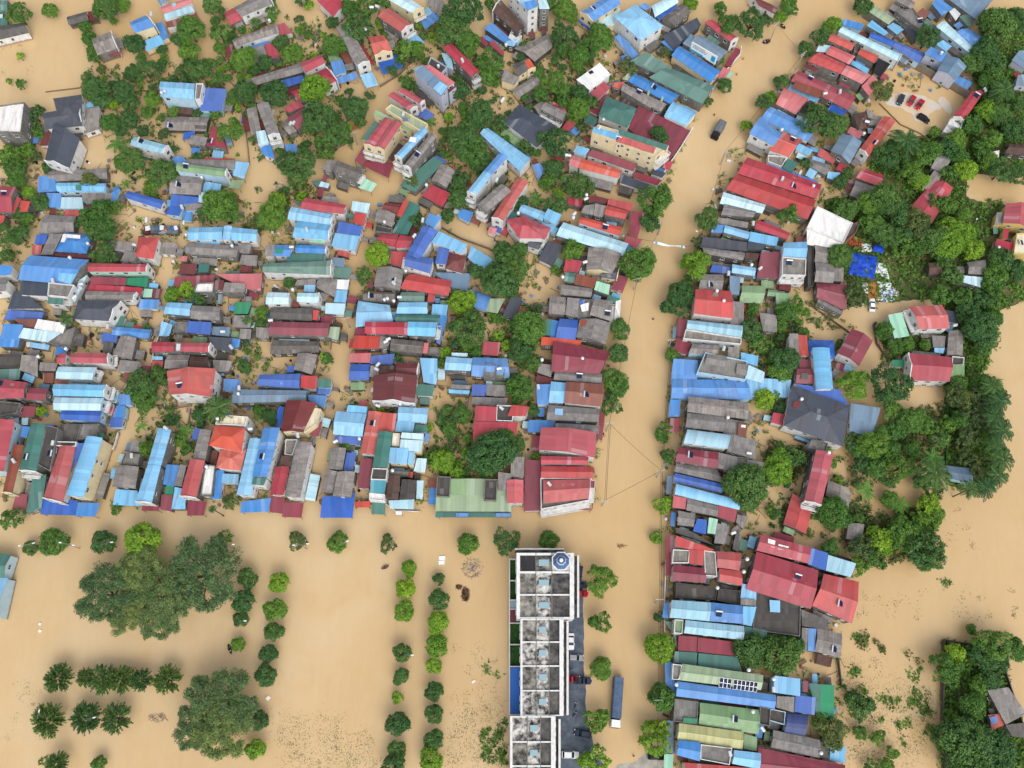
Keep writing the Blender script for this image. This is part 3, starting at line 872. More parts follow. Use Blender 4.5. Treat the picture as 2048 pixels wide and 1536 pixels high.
S gr 4 162,1272 242,1302 192,1382 112,1342
T 11 105,1050
@g|huge crimson and orange street hall
G rd 7.5 -165,1257 430,1477 387,1590 -245,1387
G cr 7.5 -250,1392 385,1600 317,1757 -335,1517
T 9 110,1440 358,1498
@g|grey yard sheds above the huge crimson hall
G gy 4.4 332,1270 502,1322 462,1402 332,1332
S lb 4.6 480,1372 582,1382 532,1442 472,1422
S rd 4.6 572,1302 662,1332 612,1382 542,1352
S cr 4.2 420,1182 552,1260 522,1312 392,1242
@g|slate blue gabled house beside a blue lean-to
G gb 8.5 592,1070 502,1206 652,1312 752,1137
S mb 5 535,1150 560,1160 520,1225 500,1215
@g|brown roofed house with a concrete stair tower
H br 8 682,912 782,892 802,992 722,1042
S gy 7 782,862 832,890 880,960 800,940
S gy 6 842,922 922,930 872,1002 802,1002
S pk 6 660,1012 762,1052 732,1112 632,1062
T 9 785,985 760,1080
@w|long orange roofed house beside palms
G tr 9.5 930,926 735,1192 802,1252 1022,972 f1
@g|crimson and corrugated sheds under garden trees
G rd 5 760,1342 932,1402 892,1492 702,1422
G gy 4 700,1442 872,1502 802,1622 652,1562
@w|stepped white house with a crimson roof by the car yard
G rd 9.5 1632,732 1482,932 1570,962 1730,732 f1
F wh 7 1470,935 1562,968 1542,1032 1440,990
F wh 5 1435,1000 1530,1035 1490,1085 1400,1050
S cy 5.5 1560,1002 1612,962 1622,992 1572,1062
T 10 1728,730
@v|grey lavender house with a dark teal roof beside the yard wall
G gb 9.5 1432,442 1352,562 1502,642 1592,530
S mb 9 1302,372 1442,432 1402,502 1252,432
S mb 5 1532,612 1642,662 1592,716 1482,652
S lb 7 1340,352 1402,320 1472,370 1422,412
T 9.8 1380,435
@v|blue-grey sheds at the upper right frame edge
S gb 6 1950,482 2012,402 2110,412 2062,560
S gb 6 2000,602 2062,592 2092,692 1982,682
@g|long grey slab house joined to a crimson shed
G gy 6.5 1372,1206 1482,1240 1402,1382 1302,1342
S gy 5 1330,1362 1392,1392 1322,1536 1232,1502
G rd 5 1332,1442 1142,1652 1312,1787 1482,1502
@d|brown gabled house beyond the orchard at right edge
G br 6 1932,1152 2120,1162 2100,1250 1897,1226
S wh 3.5 1802,1212 1852,1202 1842,1280 1762,1302
#0 1
@g|crimson roofed house at the left frame edge
G rd 6.5 -60,-45 130,-42 95,160 -60,165
S cr 5.5 132,40 167,50 112,172 92,152
S tr 5 167,66 242,76 217,156 152,160
S tr 5 -30,188 42,185 22,262 -30,266
@g|broad low grey asbestos roof beside a big dark tree
G gy 4.2 362,182 612,195 592,322 312,332
S gy 4 312,330 420,300 410,345 330,380
@g|blue roof with a pale sheet patch and orange side strip
S db 5 292,342 382,340 362,416 275,416
S tr 4.6 258,422 337,422 322,502 252,502
S gy 5.2 400,332 502,332 422,502 322,502
H mb 6 517,326 737,342 692,492 440,476
P wh 7.2 505,335 642,345 640,408 485,400
S wi 4 430,486 737,506 727,532 432,512
T 6.6 712,422
@g|very large blue gabled roof in the left block
G mb 9 245,506 714,542 575,742 145,702
P lb 10.4 480,600 640,612 565,740 460,705
T 9.6 568,535
@w|white house with slate roof and a cluttered rooftop terrace
S dk 7.5 172,712 392,722 372,832 150,822
S dk 5 112,792 202,802 342,932 60,936
F cc 9 387,722 592,742 545,842 380,826 b2
S gr 8 385,842 502,852 500,902 380,892
S bc 6 560,850 640,700 700,660 600,880
T 10 432,718
@g|low deep blue canopy beneath the slate terrace house
S db 4 62,942 352,962 332,1022 32,1022
@g|pale corrugated roofs beside a mid blue hall
S mb 5.5 30,1052 187,1062 142,1242 -20,1236
S rs 5 112,1016 297,1016 272,1086 182,1082
S wh 6 302,1016 532,1052 502,1132 272,1092
S bc 6 187,1086 492,1126 382,1202 147,1166
F cc 5 460,1130 600,1080 560,1240 400,1210
T 6.5 515,1050
@n|crimson tube house with a green-framed white front
G rd 8.5 710,570 1182,577 1167,637 702,637 f1
@g|crimson roofed house with a bright green side awning
S wi 6 727,676 1012,686 1002,746 722,736
S rd 5.6 717,736 1142,766 1122,832 702,792
S gn 5 1017,686 1187,682 1172,762 1002,742
T 7 660,745 655,775
@w|grey gable with white porch beside a patterned court
G gy 7 690,792 1092,802 1062,862 682,862 f1
C lg 4 1152,772 1222,776 1212,842 1142,842
C dr 3.6 1224,772 1302,777 1272,852 1212,850
S mb 4 1122,857 1277,862 1252,936 1102,932
@w|white villa with a dark hipped roof in the left block
H dk 9 625,867 967,872 872,1032 580,1017 f1
S gr 4 932,992 1002,997 982,1082 912,1072
T 9 605,850
@w|red gabled house with a white porch facing the lane
H cr 8.5 1105,362 1272,362 1227,537 1085,516
S gy 4.4 1302,402 1412,402 1392,502 1282,496
S gy 5 862,392 1062,402 1052,466 842,452
S gy 4.4 1002,472 1092,482 1082,556 962,552
T 6 1085,432
@g|low blue roof and grey gable around a flooded court
G mb 5 912,1077 1217,1102 1192,1172 892,1142
S db 4.6 822,1122 942,1142 932,1202 812,1192
G gy 5.4 967,1147 897,1312 1052,1342 1092,1167
S gd 4 832,1200 910,1200 890,1290 820,1280
T 5.6 870,1085
@w|narrow crimson tube with a corrugated rusty porch
G rd 9 570,1287 867,1292 862,1372 565,1367 f1 b1
G rd 8 472,1290 532,1290 522,1372 452,1372
S gy 4.6 962,1342 1122,1357 1112,1442 932,1432
C rd 3.4 1052,1456 1092,1452 1082,1502 1032,1502
T 9.5 538,1262
@w|pale blue tube house with an open white loggia
G bc 8.5 470,1397 777,1402 737,1502 446,1492 b1
S rs 6 440,1492 552,1492 542,1534 440,1534
@d|dark cluttered flat roofs at the left frame edge
F cd 5 -40,1292 162,1302 152,1402 -40,1402
S gy 5 172,1302 302,1312 302,1482 152,1422
S gg 4.6 -40,1417 167,1412 152,1502 -40,1512
S gy 4.6 320,1362 462,1372 442,1432 312,1430
T 6 318,1325
@w|blue roof corner house on the left edge lane
S mb 8 -40,582 102,592 82,662 -40,672
G gy 8 -60,692 72,702 42,792 -80,802
@w|pair of deep blue sheet roofs above the mired truck
G db 6.5 1022,-10 1317,72 1285,136 1002,46
@b|deep blue house joined to a pale lean-to
S db 5.5 1372,17 1592,42 1577,86 1360,110
S db 5 1362,107 1472,112 1432,192 1322,176
S gy 4.6 1492,86 1652,96 1632,142 1482,152
S bc 5.5 1592,0 1752,12 1662,86 1587,82
S mb 3 1468,150 1535,160 1530,232 1465,225
T 5.5 1462,130
@w|row of sky blue gables along the second lane
G lb 7.5 1510,287 1787,277 1777,377 1502,382
G lb 8 1792,272 1777,387 1842,387 1857,272
G lb 7.5 1858,282 2062,302 2052,392 1850,386
S lb 5 1582,382 1762,392 1752,426 1562,412
T 6 1495,352
@g|long grey gable with a rubble yard wall
G gy 6 1502,402 1922,432 1890,522 1482,492
S gy 5 1902,412 2012,422 1992,492 1912,482
S gy 4.4 1932,502 2062,507 2052,592 1912,576
S pk 4.4 1455,512 1502,512 1492,556 1442,552
T 7 1862,440
@g|rust red and green sheds by the second lane
S dr 4.4 1442,572 1577,577 1557,662 1432,652
S gr 4 1592,572 1677,577 1662,642 1582,642
@g|wide pink roof around a small awninged stair house
S wi 5 1402,677 1722,662 1692,762 1382,772
S pk 5 1724,657 2097,652 2087,792 1962,772
F wh 7 1572,727 1712,722 1702,802 1547,802
S dr 7 1722,707 1792,707 1787,782 1707,782
S gy 7 1797,722 1962,732 1952,802 1782,802
@g|half blue half grey gabled house at the lane
G lb 7.5 1342,882 1537,892 1517,992 1312,972
G gy 7.5 1537,907 1767,922 1757,1027 1522,1012
@g|cluttered terrace house with a deep blue middle roof
S db 6.5 1507,1032 1692,1042 1682,1142 1492,1122
F cc 6 1392,1042 1502,1042 1492,1122 1382,1112
S lb 4.5 1292,1032 1382,1062 1352,1152 1272,1152
S gb 5 1702,1077 1842,1082 1832,1157 1692,1142
S dk 6 1662,1157 1852,1167 1852,1282 1702,1242
S mb 4.4 1854,1167 1922,1177 1912,1242 1842,1242
T 6.6 1790,1125
@g|tiny green and grey sheds in the mid left yard
S gn 4 1882,882 2012,882 1982,976 1872,976
S gy 4.4 1872,987 2012,987 2002,1087 1862,1082
S gy 4 1922,1092 2012,1097 2002,1177 1912,1172
@g|crimson tube broken by a small courtyard gap
G rd 9.5 1220,1197 1402,1202 1392,1277 1215,1277
G rd 9.5 1452,1207 1682,1207 1667,1282 1447,1277 f1
F wh 8.6 1402,1202 1450,1205 1446,1277 1394,1277
T 7 1855,1248
@g|grey and brown gables beside a small orange roof
G gy 6.5 1342,1302 1522,1302 1502,1407 1312,1412
G br 6.5 1527,1312 1667,1322 1662,1412 1512,1400
S gy 5 1702,1342 1862,1352 1832,1432 1712,1442
S tr 4.6 1217,1347 1307,1352 1292,1482 1202,1482
S lb 5 1222,1312 1302,1317 1300,1345 1217,1342
@w|white villa under a large orange-red tiled roof
G tr 12 1335,1432 1352,1622 1692,1640 1727,1412
S mb 4.4 1790,1492 1925,1502 1900,1600 1785,1590
#1 1
@w|crimson roof with a round white turret by the middle lane
G rd 8 392,47 722,102 702,177 352,132
S bc 6 772,72 912,92 892,172 762,147
S cr 6 792,162 882,177 862,272 777,242
S gy 5 540,30 640,40 660,75 520,55
@w|stacked sky blue gables behind a white balcony wall
G lb 8 282,117 617,182 592,262 252,217 f1
G lb 7.6 332,227 602,262 572,382 292,362 f1
S lg 6 442,372 562,382 542,412 422,402
S db 6.5 667,232 852,277 832,352 642,322
S lb 5.5 632,327 827,352 792,472 602,432
T 8.4 410,310
@w|blue and teal tube row with a painted front
S gy 7 77,422 152,427 142,512 67,516
G mb 7.5 152,422 302,427 272,516 142,512
G mb 7.5 322,422 562,432 552,492 312,482 f1
S gr 6.5 252,492 552,484 542,548 242,560
G gg 8.5 62,572 602,547 592,662 52,642 f1
P gn 8.8 160,450 215,452 205,490 150,488
S gb 4.6 617,522 712,532 702,602 612,592
S gg 4.4 622,602 767,602 742,697 612,682
T 8 290,450
@g|grey hip-roofed house beside white and blue sheets
H gy 5.5 502,692 652,692 632,842 482,762
S lb 4.6 387,742 477,742 467,802 382,796
S wh 5 652,700 747,702 732,782 642,777
S lb 4.6 642,782 732,787 717,887 622,882
S gy 4.4 332,702 482,695 475,740 305,750
@w|pair of whitish blue tubes with a white gable front
G bc 8.5 92,802 272,807 262,897 77,897
G bc 8.5 332,807 502,807 492,887 327,877 f1
S bc 4.6 557,887 717,892 702,982 552,972
T 9.5 298,790
@g|charcoal gable ending in a strip of red tiles
G gd 6 115,927 455,932 450,1032 112,1012
S cr 6.4 457,942 502,947 492,1027 452,1022
S wi 4.6 522,987 622,987 602,1062 517,1042
@g|long wine roof beside a pale sage end piece
G wi 7.5 112,1037 592,1047 577,1152 102,1142
S sg 6 592,1077 672,1082 657,1187 577,1162
S gy 5 0,1082 112,1087 102,1172 0,1162
T 8 122,1035
@d|blackened grey roof in the flooded mid yard
G gd 5 132,1182 512,1197 502,1282 112,1297
@g|small grey gable with a white water tank rack
G gy 5.4 332,1292 302,1422 447,1462 492,1302
S db 4.6 252,1392 312,1392 302,1442 242,1442
@b|deep blue roof with crimson and teal end pieces
G db 6.5 30,1462 357,1452 345,1572 10,1545
S cr 6.5 362,1467 492,1472 480,1580 357,1565
S gr 6.5 494,1490 602,1500 592,1572 487,1562
S db 4.6 500,1540 605,1545 580,1620 490,1616
S mb 4.4 415,1620 565,1630 540,1726 420,1666
@g|rusty maroon house beside a long teal awning
G dr 6.5 1037,82 1162,97 1132,172 1007,137
S tr 6 1185,62 1222,80 1162,202 1122,182
S gd 5 1070,20 1192,40 1182,92 1052,76
S gr 4 1227,70 1317,112 1212,342 1082,332
@g|grey gable with a cluttered dark yard deck
G gy 6.5 972,137 947,237 1087,282 1117,177
F cd 5 960,262 1092,292 1082,332 952,312
T 7 1030,250
@w|crimson twin roofs left of the big blue complex
G rd 5.4 982,337 1142,337 1112,442 977,412
G rd 6 1152,342 1262,362 1237,442 1112,452
S cr 4.6 1087,472 1222,482 1182,602 1062,572
@w|big blue roofed complex with white parapets around a court
G db 10 1337,267 1202,502 1312,542 1452,312
G db 10 1202,497 1422,535 1392,652 1187,592 b3
S lb 9.5 1462,312 1692,422 1642,492 1402,402
S mb 9 1387,167 1482,207 1422,292 1352,242
S db 8 1462,440 1547,457 1522,582 1432,572
H dr 7 1542,482 1682,512 1652,652 1512,612
S lb 4 1722,432 1932,562 1832,660 1692,522
S gb 4.6 1422,642 1722,652 1692,792 1560,760
T 9.8 1335,235 1268,360
@g|grey gable with a blue ridge strip by the lane
G gy 6.5 972,602 942,757 1152,787 1182,622
P mb 7.8 1055,645 1080,650 1058,745 1035,740
S wi 4.6 900,690 940,700 935,765 890,750
T 7.4 1105,738 1200,640
@g|long crimson roof facing the eastern lane
G cr 6 1232,652 1567,712 1542,832 1152,772
S cr 4.6 1380,800 1430,805 1425,880 1370,880
@d|ruined grey terrace with many round tanks
F cc 5 852,802 1122,802 1112,887 842,872
G gg 5.6 1162,802 1352,797 1347,882 1142,872
T 6 1030,870 1055,862 1105,880 1150,850
@b|light blue yard roofs beside a teal gable
G lb 5.6 817,872 1072,907 1097,1032 797,1082
G lb 7 1142,882 1372,882 1372,972 1122,972
S lb 5 1412,897 1537,902 1522,992 1402,982
G gr 6.5 1122,977 1472,982 1462,1052 1112,1037
S mb 4.6 1472,982 1532,992 1492,1122 1462,1112
@g|crimson tube capped by a sky blue end
G rd 8.5 872,1037 1217,1042 1212,1142 872,1132
G lb 8.8 1217,1037 1452,1042 1432,1157 1212,1147 b1
S wi 5 797,1087 872,1092 872,1152 782,1152
S mb 4.4 1455,1062 1502,1092 1472,1222 1442,1202
@g|coral roof joined to a long charcoal gable
S tr 5.6 792,1147 997,1152 987,1252 767,1252
S gy 6 997,1152 1077,1162 1062,1232 985,1252
G gd 6.5 1082,1172 1342,1197 1332,1292 1072,1267
S pk 6 1345,1207 1382,1212 1372,1292 1332,1287
F cc 4.4 1385,1240 1490,1245 1465,1310 1375,1300
T 7 1060,1185 1040,1205
@g|pink tiled roof beside deep blue lane sheds
S pk 5 752,1292 922,1287 912,1367 742,1362
S db 4.6 922,1312 1112,1292 1092,1382 912,1377
G db 5.4 757,1377 912,1377 907,1502 742,1507
S gy 5.6 917,1387 1002,1392 992,1482 907,1477
G br 6.4 985,1387 1112,1387 1112,1472 982,1467
G dr 7 1122,1367 1297,1372 1282,1457 1117,1457 f1
S lb 5.6 1312,1327 1452,1332 1442,1542 1340,1522
T 7 978,1388 968,1425
@g|light blue house with a mossy concrete terrace
G lb 8.5 1522,1317 1732,1332 1717,1432 1507,1422
G mb 6 1732,1322 2012,1332 2032,1492 1722,1472
F cc 6.6 1832,1367 1922,1372 1912,1492 1822,1482
F s2 6.4 1922,1412 1992,1407 1985,1482 1915,1482
S bc 7 1565,1285 1695,1290 1690,1318 1565,1312
S rd 4 1822,1197 1957,1202 1937,1312 1802,1302
T 7.6 1945,1420
@w|narrow orange tube house running toward the lane
G tr 10 2085,-108 1887,202 1977,232 2180,-85 f1
S db 4 1932,212 1992,232 1952,332 1902,312
S pk 4 1872,277 1932,292 1912,342 1852,322
@b|small mid blue shed behind the curled balcony
S mb 4 1642,132 1742,162 1702,242 1612,192
@b|round-topped blue tent beside a sage shed
S db 3.6 1682,772 1772,802 1742,852 1662,802
V mb 3.6 1772,802 1882,832 1842,952 1742,922
S sg 4 1872,852 1992,852 1932,972 1832,952
@g|slate lean-to beside the grey-blue hip villa
S dk 5 2042,832 2132,842 2072,1012 1972,992
#2 1
@b|sky blue stepped roofs behind the white red-roofed house
G lb 7 82,97 282,167 242,232 52,152
S lb 8 287,132 397,182 352,266 247,206
S lb 5 242,237 377,292 347,332 232,272
S gr 5 -20,152 42,172 22,232 -40,222
@w|three-storey white house with crimson hips and a dark porch roof
H rd 10.5 -50,222 110,190 272,370 60,372
H rd 10.5 85,192 312,287 262,382 120,330
G dk 6.5 142,362 252,402 212,462 122,432
S dk 4 292,387 412,432 312,592 212,542
T 11 50,180
@g|small crimson yard shed between two tall gardens
S rd 4 452,47 572,52 552,122 442,92
@g|rust and orange tubes above the wine street canopy
S dr 7 627,22 777,57 747,92 612,72
S cr 8 782,52 967,92 952,152 762,97
G cr 8 757,107 932,152 907,217 737,182
S gy 7.5 667,92 762,112 722,202 652,187
S gy 7.2 582,107 662,97 650,187 552,162
T 9 595,35 590,65
@b|orange tiled tube with a pale side wall
G tr 8.5 552,197 882,282 857,352 532,247
C wi 5 962,152 1062,172 1002,372 922,332
S rd 4.6 917,352 1042,382 992,452 892,402
T 9.4 497,185 490,215
@g|long white tin roof pierced by rows of dark spots
G bc 7.5 412,242 932,412 892,512 352,347
S mb 5 927,422 967,452 942,502 902,502
@c|big grey asbestos roof with a cream front by the street
G gy 7.5 612,442 592,622 802,652 882,492
G dk 6 722,642 852,602 832,702 712,682 f1
S wi 4.6 852,662 932,682 882,812 782,772
S rd 5.4 432,532 567,552 532,642 412,632
T 8 582,570
@g|patched roof of teal, rust and mint sheets
G gr 7.2 427,642 512,652 492,727 417,712
S rs 7 517,652 682,692 652,772 492,732
S lg 7 677,712 787,742 772,822 657,782
T 8 405,690
@g|grey roof terrace with a blue and white tarp heap
G gy 6.5 397,737 647,772 632,842 387,822
G gy 7.5 302,832 432,842 422,982 292,972
S gy 7.5 442,842 542,852 522,1002 427,982
F cc 7 542,852 642,862 632,992 522,1002
P wh 8 545,900 615,885 610,950 560,958
P db 8.2 535,870 585,860 580,890 545,905
G gy 8 657,852 807,872 792,1032 622,982 b1
S gr 5 772,822 862,852 852,902 752,872
S wh 4.6 832,872 872,862 862,1042 812,1032
@g|deep blue roof beside a grey gable with rust patch
S gr 5 267,1012 322,1022 302,1152 242,1142
S mb 5 322,1022 372,1032 342,1172 302,1162
G db 6.5 382,1012 532,1022 507,1182 347,1167
G gy 7 542,1012 512,1162 745,1220 792,1047
P rs 8 545,1020 660,1030 640,1078 532,1070
@g|large wine-crimson roof with a coral ridge strip
S og 6 237,1157 562,1187 542,1232 232,1226
G wi 7.5 332,1192 787,1277 702,1455 312,1435
S gy 6 217,1372 322,1382 312,1482 202,1442
T 8 240,1350 562,1340
@g|grey gable beneath the large wine-crimson roof
G gy 6.5 347,1422 722,1452 717,1532 332,1502
S dr 5 200,1462 330,1492 325,1540 195,1530
@g|white corrugated roof at the right street side
G bc 6.5 1692,0 2032,102 2002,172 1662,92
@g|two grey weathered roofs under the white corrugated one
G gy 6.5 1702,87 1952,152 1932,202 1672,182
S gy 6 1652,202 1892,242 1882,287 1632,252
T 6 1925,262
@g|crimson gable with sky blue tubes below
G rd 6.5 1957,217 2227,327 2202,382 1942,292
G lb 7.5 1702,264 1907,322 1887,377 1692,322
S mb 7 1612,257 1702,264 1682,327 1592,322
S lb 7 1910,317 2132,362 2117,432 1892,392
@d|slate roofs over a dark-walled grey gable
S dk 6 1532,357 1887,402 1882,472 1502,447
S dk 6.6 1892,387 2012,397 2012,462 1882,457
G gy 8 1522,442 1867,487 1852,547 1532,492
@g|light blue box house near a wine yard roof
S db 5 1602,582 1752,602 1742,652 1582,642
G lb 6.5 1762,577 1952,607 1942,672 1757,647
S br 5 1872,482 1982,492 1962,547 1862,537
S wi 5.4 1992,482 2147,477 2132,692 1957,682
T 6 1912,592 1980,620
@g|grey gable and blue-grey terrace in the right row
G gy 7.5 1512,657 1692,662 1682,787 1492,777
S gb 7.2 1742,667 1827,682 1817,822 1742,817
T 8.6 1728,660
@w|broad bright crimson gable in the right row
G cr 9.5 1467,777 1752,792 1772,1012 1452,972
S gy 6 1762,872 1857,882 1852,1072 1742,1062
P gy 10.6 1610,800 1650,802 1645,850 1605,848
T 10.6 1690,880 1635,800
@g|flat sage green canopy roof over a flooded yard
G s2 5 1842,747 2032,752 2002,892 1817,882
G s2 4.6 2050,780 2125,785 2110,835 2040,830
@w|pale blue strip roof over a stained concrete deck
G te 8.5 1405,1024 1847,1070 1837,1162 1397,1092
F cc 7 1392,1097 1837,1167 1832,1217 1372,1172
C wi 4.6 1332,1012 1402,1022 1372,1162 1322,1152
S wi 4.4 1322,1162 1442,1182 1402,1302 1292,1272
C gb 3.4 1290,1077 1322,1077 1312,1172 1282,1167
@b|pale concrete house with white steps and grey roofs
G gy 7.5 1442,1217 1662,1227 1642,1302 1412,1292
S gy 7.5 1732,1237 1822,1247 1817,1332 1727,1322
F cc 7.6 1547,1282 1882,1352 1872,1502 1482,1442 wb
G gy 8.6 1562,1292 1722,1312 1702,1402 1542,1372
S gy 8.6 1802,1372 1887,1377 1872,1472 1792,1452
S lb 6.5 1832,1282 1972,1312 1962,1392 1832,1352
S bc 6.5 1892,1382 2022,1442 2012,1532 1872,1492
T 8 1690,1260
@b|sprawling mid blue street roof around a grey block
S mb 5 1292,1332 1487,1347 1480,1540 1272,1522
G mb 5.4 1282,1500 1870,1500 1918,1660 1272,1652
S mb 4.8 1265,1660 1350,1660 1340,1796 1252,1796
S lb 5.2 1872,1482 2232,1502 2217,1642 1902,1640
#3 1
@k|white sheet-roofed building with a raw brick edge
F wh 6.5 395,112 682,247 607,402 310,287 ww
S wh 5.6 312,292 605,404 562,452 310,422
F cd 5 610,400 690,250 745,225 700,330
@w|light blue house with a mint balcony front
G lb 10 122,407 312,397 307,527 117,512 
F cc 9 117,517 307,532 302,667 112,662 b2
F lg 5 95,655 290,680 280,725 92,700
@d|narrow grey sheds with a dark cluttered alley
G gy 6 372,422 472,442 482,582 372,562
G gy 7 377,562 527,582 522,727 372,717
S gy 6 532,592 607,602 602,717 527,712
F cd 5 312,432 366,432 362,752 322,752
@g|wine gable with a stepped grey wall at the lane end
G wi 5.4 382,722 642,742 617,947 387,842
S gy 4.6 400,850 600,955 590,985 395,880
@d|small brown hut on stilts in the timber yard
G br 5.4 1282,567 1382,567 1392,652 1287,662
@g|rounded grey sheds beside a pale tin roof in the grove
G gy 5 1592,562 1742,542 1732,662 1602,652
S bc 4.6 1502,662 1732,682 1702,762 1492,702
@y|yellow walled house with crimson roofs at the right edge
G rd 6.5 1902,97 1880,247 2112,300 2112,102
S rd 5.4 1832,372 1977,412 1967,482 1817,432
F cm 6.4 1992,332 2112,322 2112,502 1967,492
S gy 5 1832,162 1902,162 1882,262 1812,262
S rd 5 1892,292 1932,292 1917,372 1872,372
T 6 1835,455
@w|red gabled villa with a mint veranda roof
G cr 8.4 1125,917 1392,902 1452,1092 1207,1097 b3
S lg 5.4 962,982 1072,962 1132,1152 1012,1172
S dk 4.6 1412,942 1532,962 1522,1052 1422,1032
T 6 1485,1075
@g|grey sheds behind the mint veranda villa
G gy 5.4 1447,1112 1432,1302 1557,1312 1562,1112
S gy 4.4 1312,1147 1422,1152 1412,1242 1322,1242
S lb 4 1332,1246 1417,1246 1402,1292 1332,1282
@w|crimson roofed villa with a sage side canopy
G rd 7.6 1127,1287 1472,1322 1452,1517 1142,1507 f3
S s2 5.6 1472,1387 1572,1382 1572,1512 1462,1502
F cd 4.6 1477,1312 1572,1322 1567,1380 1472,1386
S gn 3.6 992,1342 1092,1342 1082,1402 982,1392
@w|wine gabled house standing in brown water
G wi 8.5 670,1092 557,1290 727,1395 840,1190
S lb 4 622,1372 702,1392 682,1432 602,1422
S wi 3.8 550,1365 615,1380 600,1440 530,1400
@w|sky blue barrel tube wedged between wine and blue sheds
S gy 6.5 172,1132 242,1132 252,1312 162,1302
S tr 6.5 244,1142 312,1147 327,1312 252,1310
H db 6 322,1182 527,1187 537,1342 332,1312
V lb 9.5 352,1247 387,1582 522,1580 492,1250
G wi 6.5 227,1412 382,1412 392,1532 222,1532
S wi 5 252,1332 342,1342 342,1408 252,1408
P gd 7.8 265,1448 320,1448 318,1500 262,1498
@g|lone grey slab roof in the right row gardens
S gy 5 -70,962 72,987 72,1122 -40,1110
@g|pale sage canopies by the hedge bend
S s2 4.6 60,802 187,812 172,872 70,942
#0 2
@g|crimson gable with a wine extension at lower left edge
G rd 8.5 -60,-50 217,-12 192,112 -60,117
G wi 7.5 232,32 387,37 367,132 207,127
S wi 4.4 165,172 292,182 272,262 145,262
F cd 7 -40,132 162,152 132,232 -40,262
@b|sky blue tube with a white balcony facing the blue awnings
G lb 10.5 427,2 852,7 827,102 427,92 f1 b1
G bc 9.5 437,107 832,112 802,212 427,207 b1
G db 8 492,212 817,217 802,302 487,282
S mb 5 957,77 1052,82 1042,167 947,172
S mb 5 932,172 1002,172 992,267 902,267
S db 4.4 892,267 987,267 972,347 872,347
@g|dark shed with a bare concrete roof deck
S gd 5.4 482,322 652,322 622,462 462,452
F cc 7 647,322 792,317 772,422 612,442
S gn 6 760,390 830,395 820,430 745,425
@b|crimson topped house with a tall pale side wall
G rd 10.5 -60,287 -150,700 30,700 118,290
S mb 7 182,337 242,342 212,427 162,422
@c|narrow brown-red tube with an ornate cream front
G rs 9.5 107,486 22,862 100,870 190,490 f1
C wi 4 127,882 222,882 202,1040 97,1002
T 10 120,620
@g|teal gabled tube with a mouldy grey side
G gr 11 252,312 157,687 292,697 367,322 f1 b1
F cd 10 370,330 300,640 400,700 465,350
S gr 5 262,742 372,722 332,992 207,1040
@w|long crimson tube with white parapets on the waterfront street
G cr 9.5 482,492 347,907 505,945 605,502 f1
F cd 9 432,457 612,462 602,500 432,492
C db 4.4 342,912 622,932 602,1052 322,1042
T 10 432,478
@c|long barrel-roofed blue house with a cream windowed side
V lb 12 692,417 527,892 667,907 822,432
S db 8 622,472 690,472 562,722 557,652
C mb 4.6 622,947 802,952 762,1062 602,1057
@g|low grey slab house by the side lane mouth
G gy 7 932,652 897,822 1082,837 1112,662
F cc 6 1002,542 1122,562 1102,650 962,642
S gy 5 1062,452 1162,457 1122,547 1032,542
C lb 4.4 927,842 1097,852 1132,977 902,967
T 6.8 1062,580
@g|slim sky blue tube with a grey windowed flank
G lb 10.5 1265,352 1180,645 1290,650 1370,367
G lb 10.2 1180,648 1085,937 1215,947 1288,652 f1
C wi 4.2 1142,952 1272,962 1272,1017 1132,1012
S mb 4.6 1332,642 1442,652 1392,822 1302,802
S gn 4.4 1332,802 1392,812 1382,892 1312,882
S wi 4.4 1292,882 1382,892 1372,1022 1282,1002
S lb 5 1397,822 1487,842 1482,1002 1372,1002
T 11 1335,358
@g|crimson fronted tube below a grey upper roof
G gy 8 1600,362 1542,600 1640,612 1690,372
G cr 9 1522,602 1440,892 1572,907 1640,612 f1
S db 5 1552,352 1612,357 1592,442 1532,442
S gy 5.4 1442,642 1492,652 1452,822 1392,812
F wh 6.5 1640,642 1722,652 1692,892 1602,890
C wi 4.4 1502,937 1652,942 1632,1052 1497,1052
T 8 1660,668
@w|tall house stacked with bright orange hip roofs
H og 12.5 1720,332 1962,352 1932,547 1670,492
H og 9.5 1762,522 1970,520 1922,692 1727,672
F cm 11.5 1742,242 1982,262 1962,332 1722,322
S mb 4.6 1702,682 1792,692 1762,922 1682,917
S lb 5 1782,717 1912,722 1902,797 1772,792
T 12.6 1748,285
@w|two adjoining blue tubes with a white side wall
G lb 9.5 2000,432 1892,887 2012,892 2092,440
G mb 11.5 2108,352 2018,742 2143,747 2240,350
S gr 10.5 2025,748 2135,750 2108,812 2012,802
C mb 4.4 1932,942 2168,910 2148,1022 1922,1030
T 10 2010,365
#1 2
@g|slate blue roof under a deep blue roof row
G gb 7.5 -175,42 407,52 397,137 -195,152
T 8 -130,40 -135,85
@c|maroon hip-roofed house with a cream lane front
G dr 10 247,130 200,382 377,387 487,152 
F cm 8.5 400,180 520,200 480,320 385,390 wc
S wi 5 442,292 532,302 502,422 422,402
S db 5 177,182 222,182 202,342 152,332
@w|barrel-ended grey tube with a crimson low neighbour
V gy 10.5 327,462 227,902 352,912 447,467
G rd 7.5 152,662 112,887 217,892 270,662
S br 7.4 202,572 287,577 267,657 192,652
F cc 6 237,442 332,442 292,570 227,562
C wi 4.2 112,902 232,907 222,1040 107,1022
C wi 4 232,947 382,952 362,1070 207,1062
T 11 340,418
@b|sky blue double roof over a navy side strip
S lb 7 737,167 892,182 882,232 722,222
G lb 7.2 642,217 887,237 852,422 617,402
S db 5 632,417 852,422 832,487 622,462
T 6 640,465 832,445
@w|L-shaped coral red tube in the lower middle
G tr 8.5 902,215 832,557 947,567 1012,227
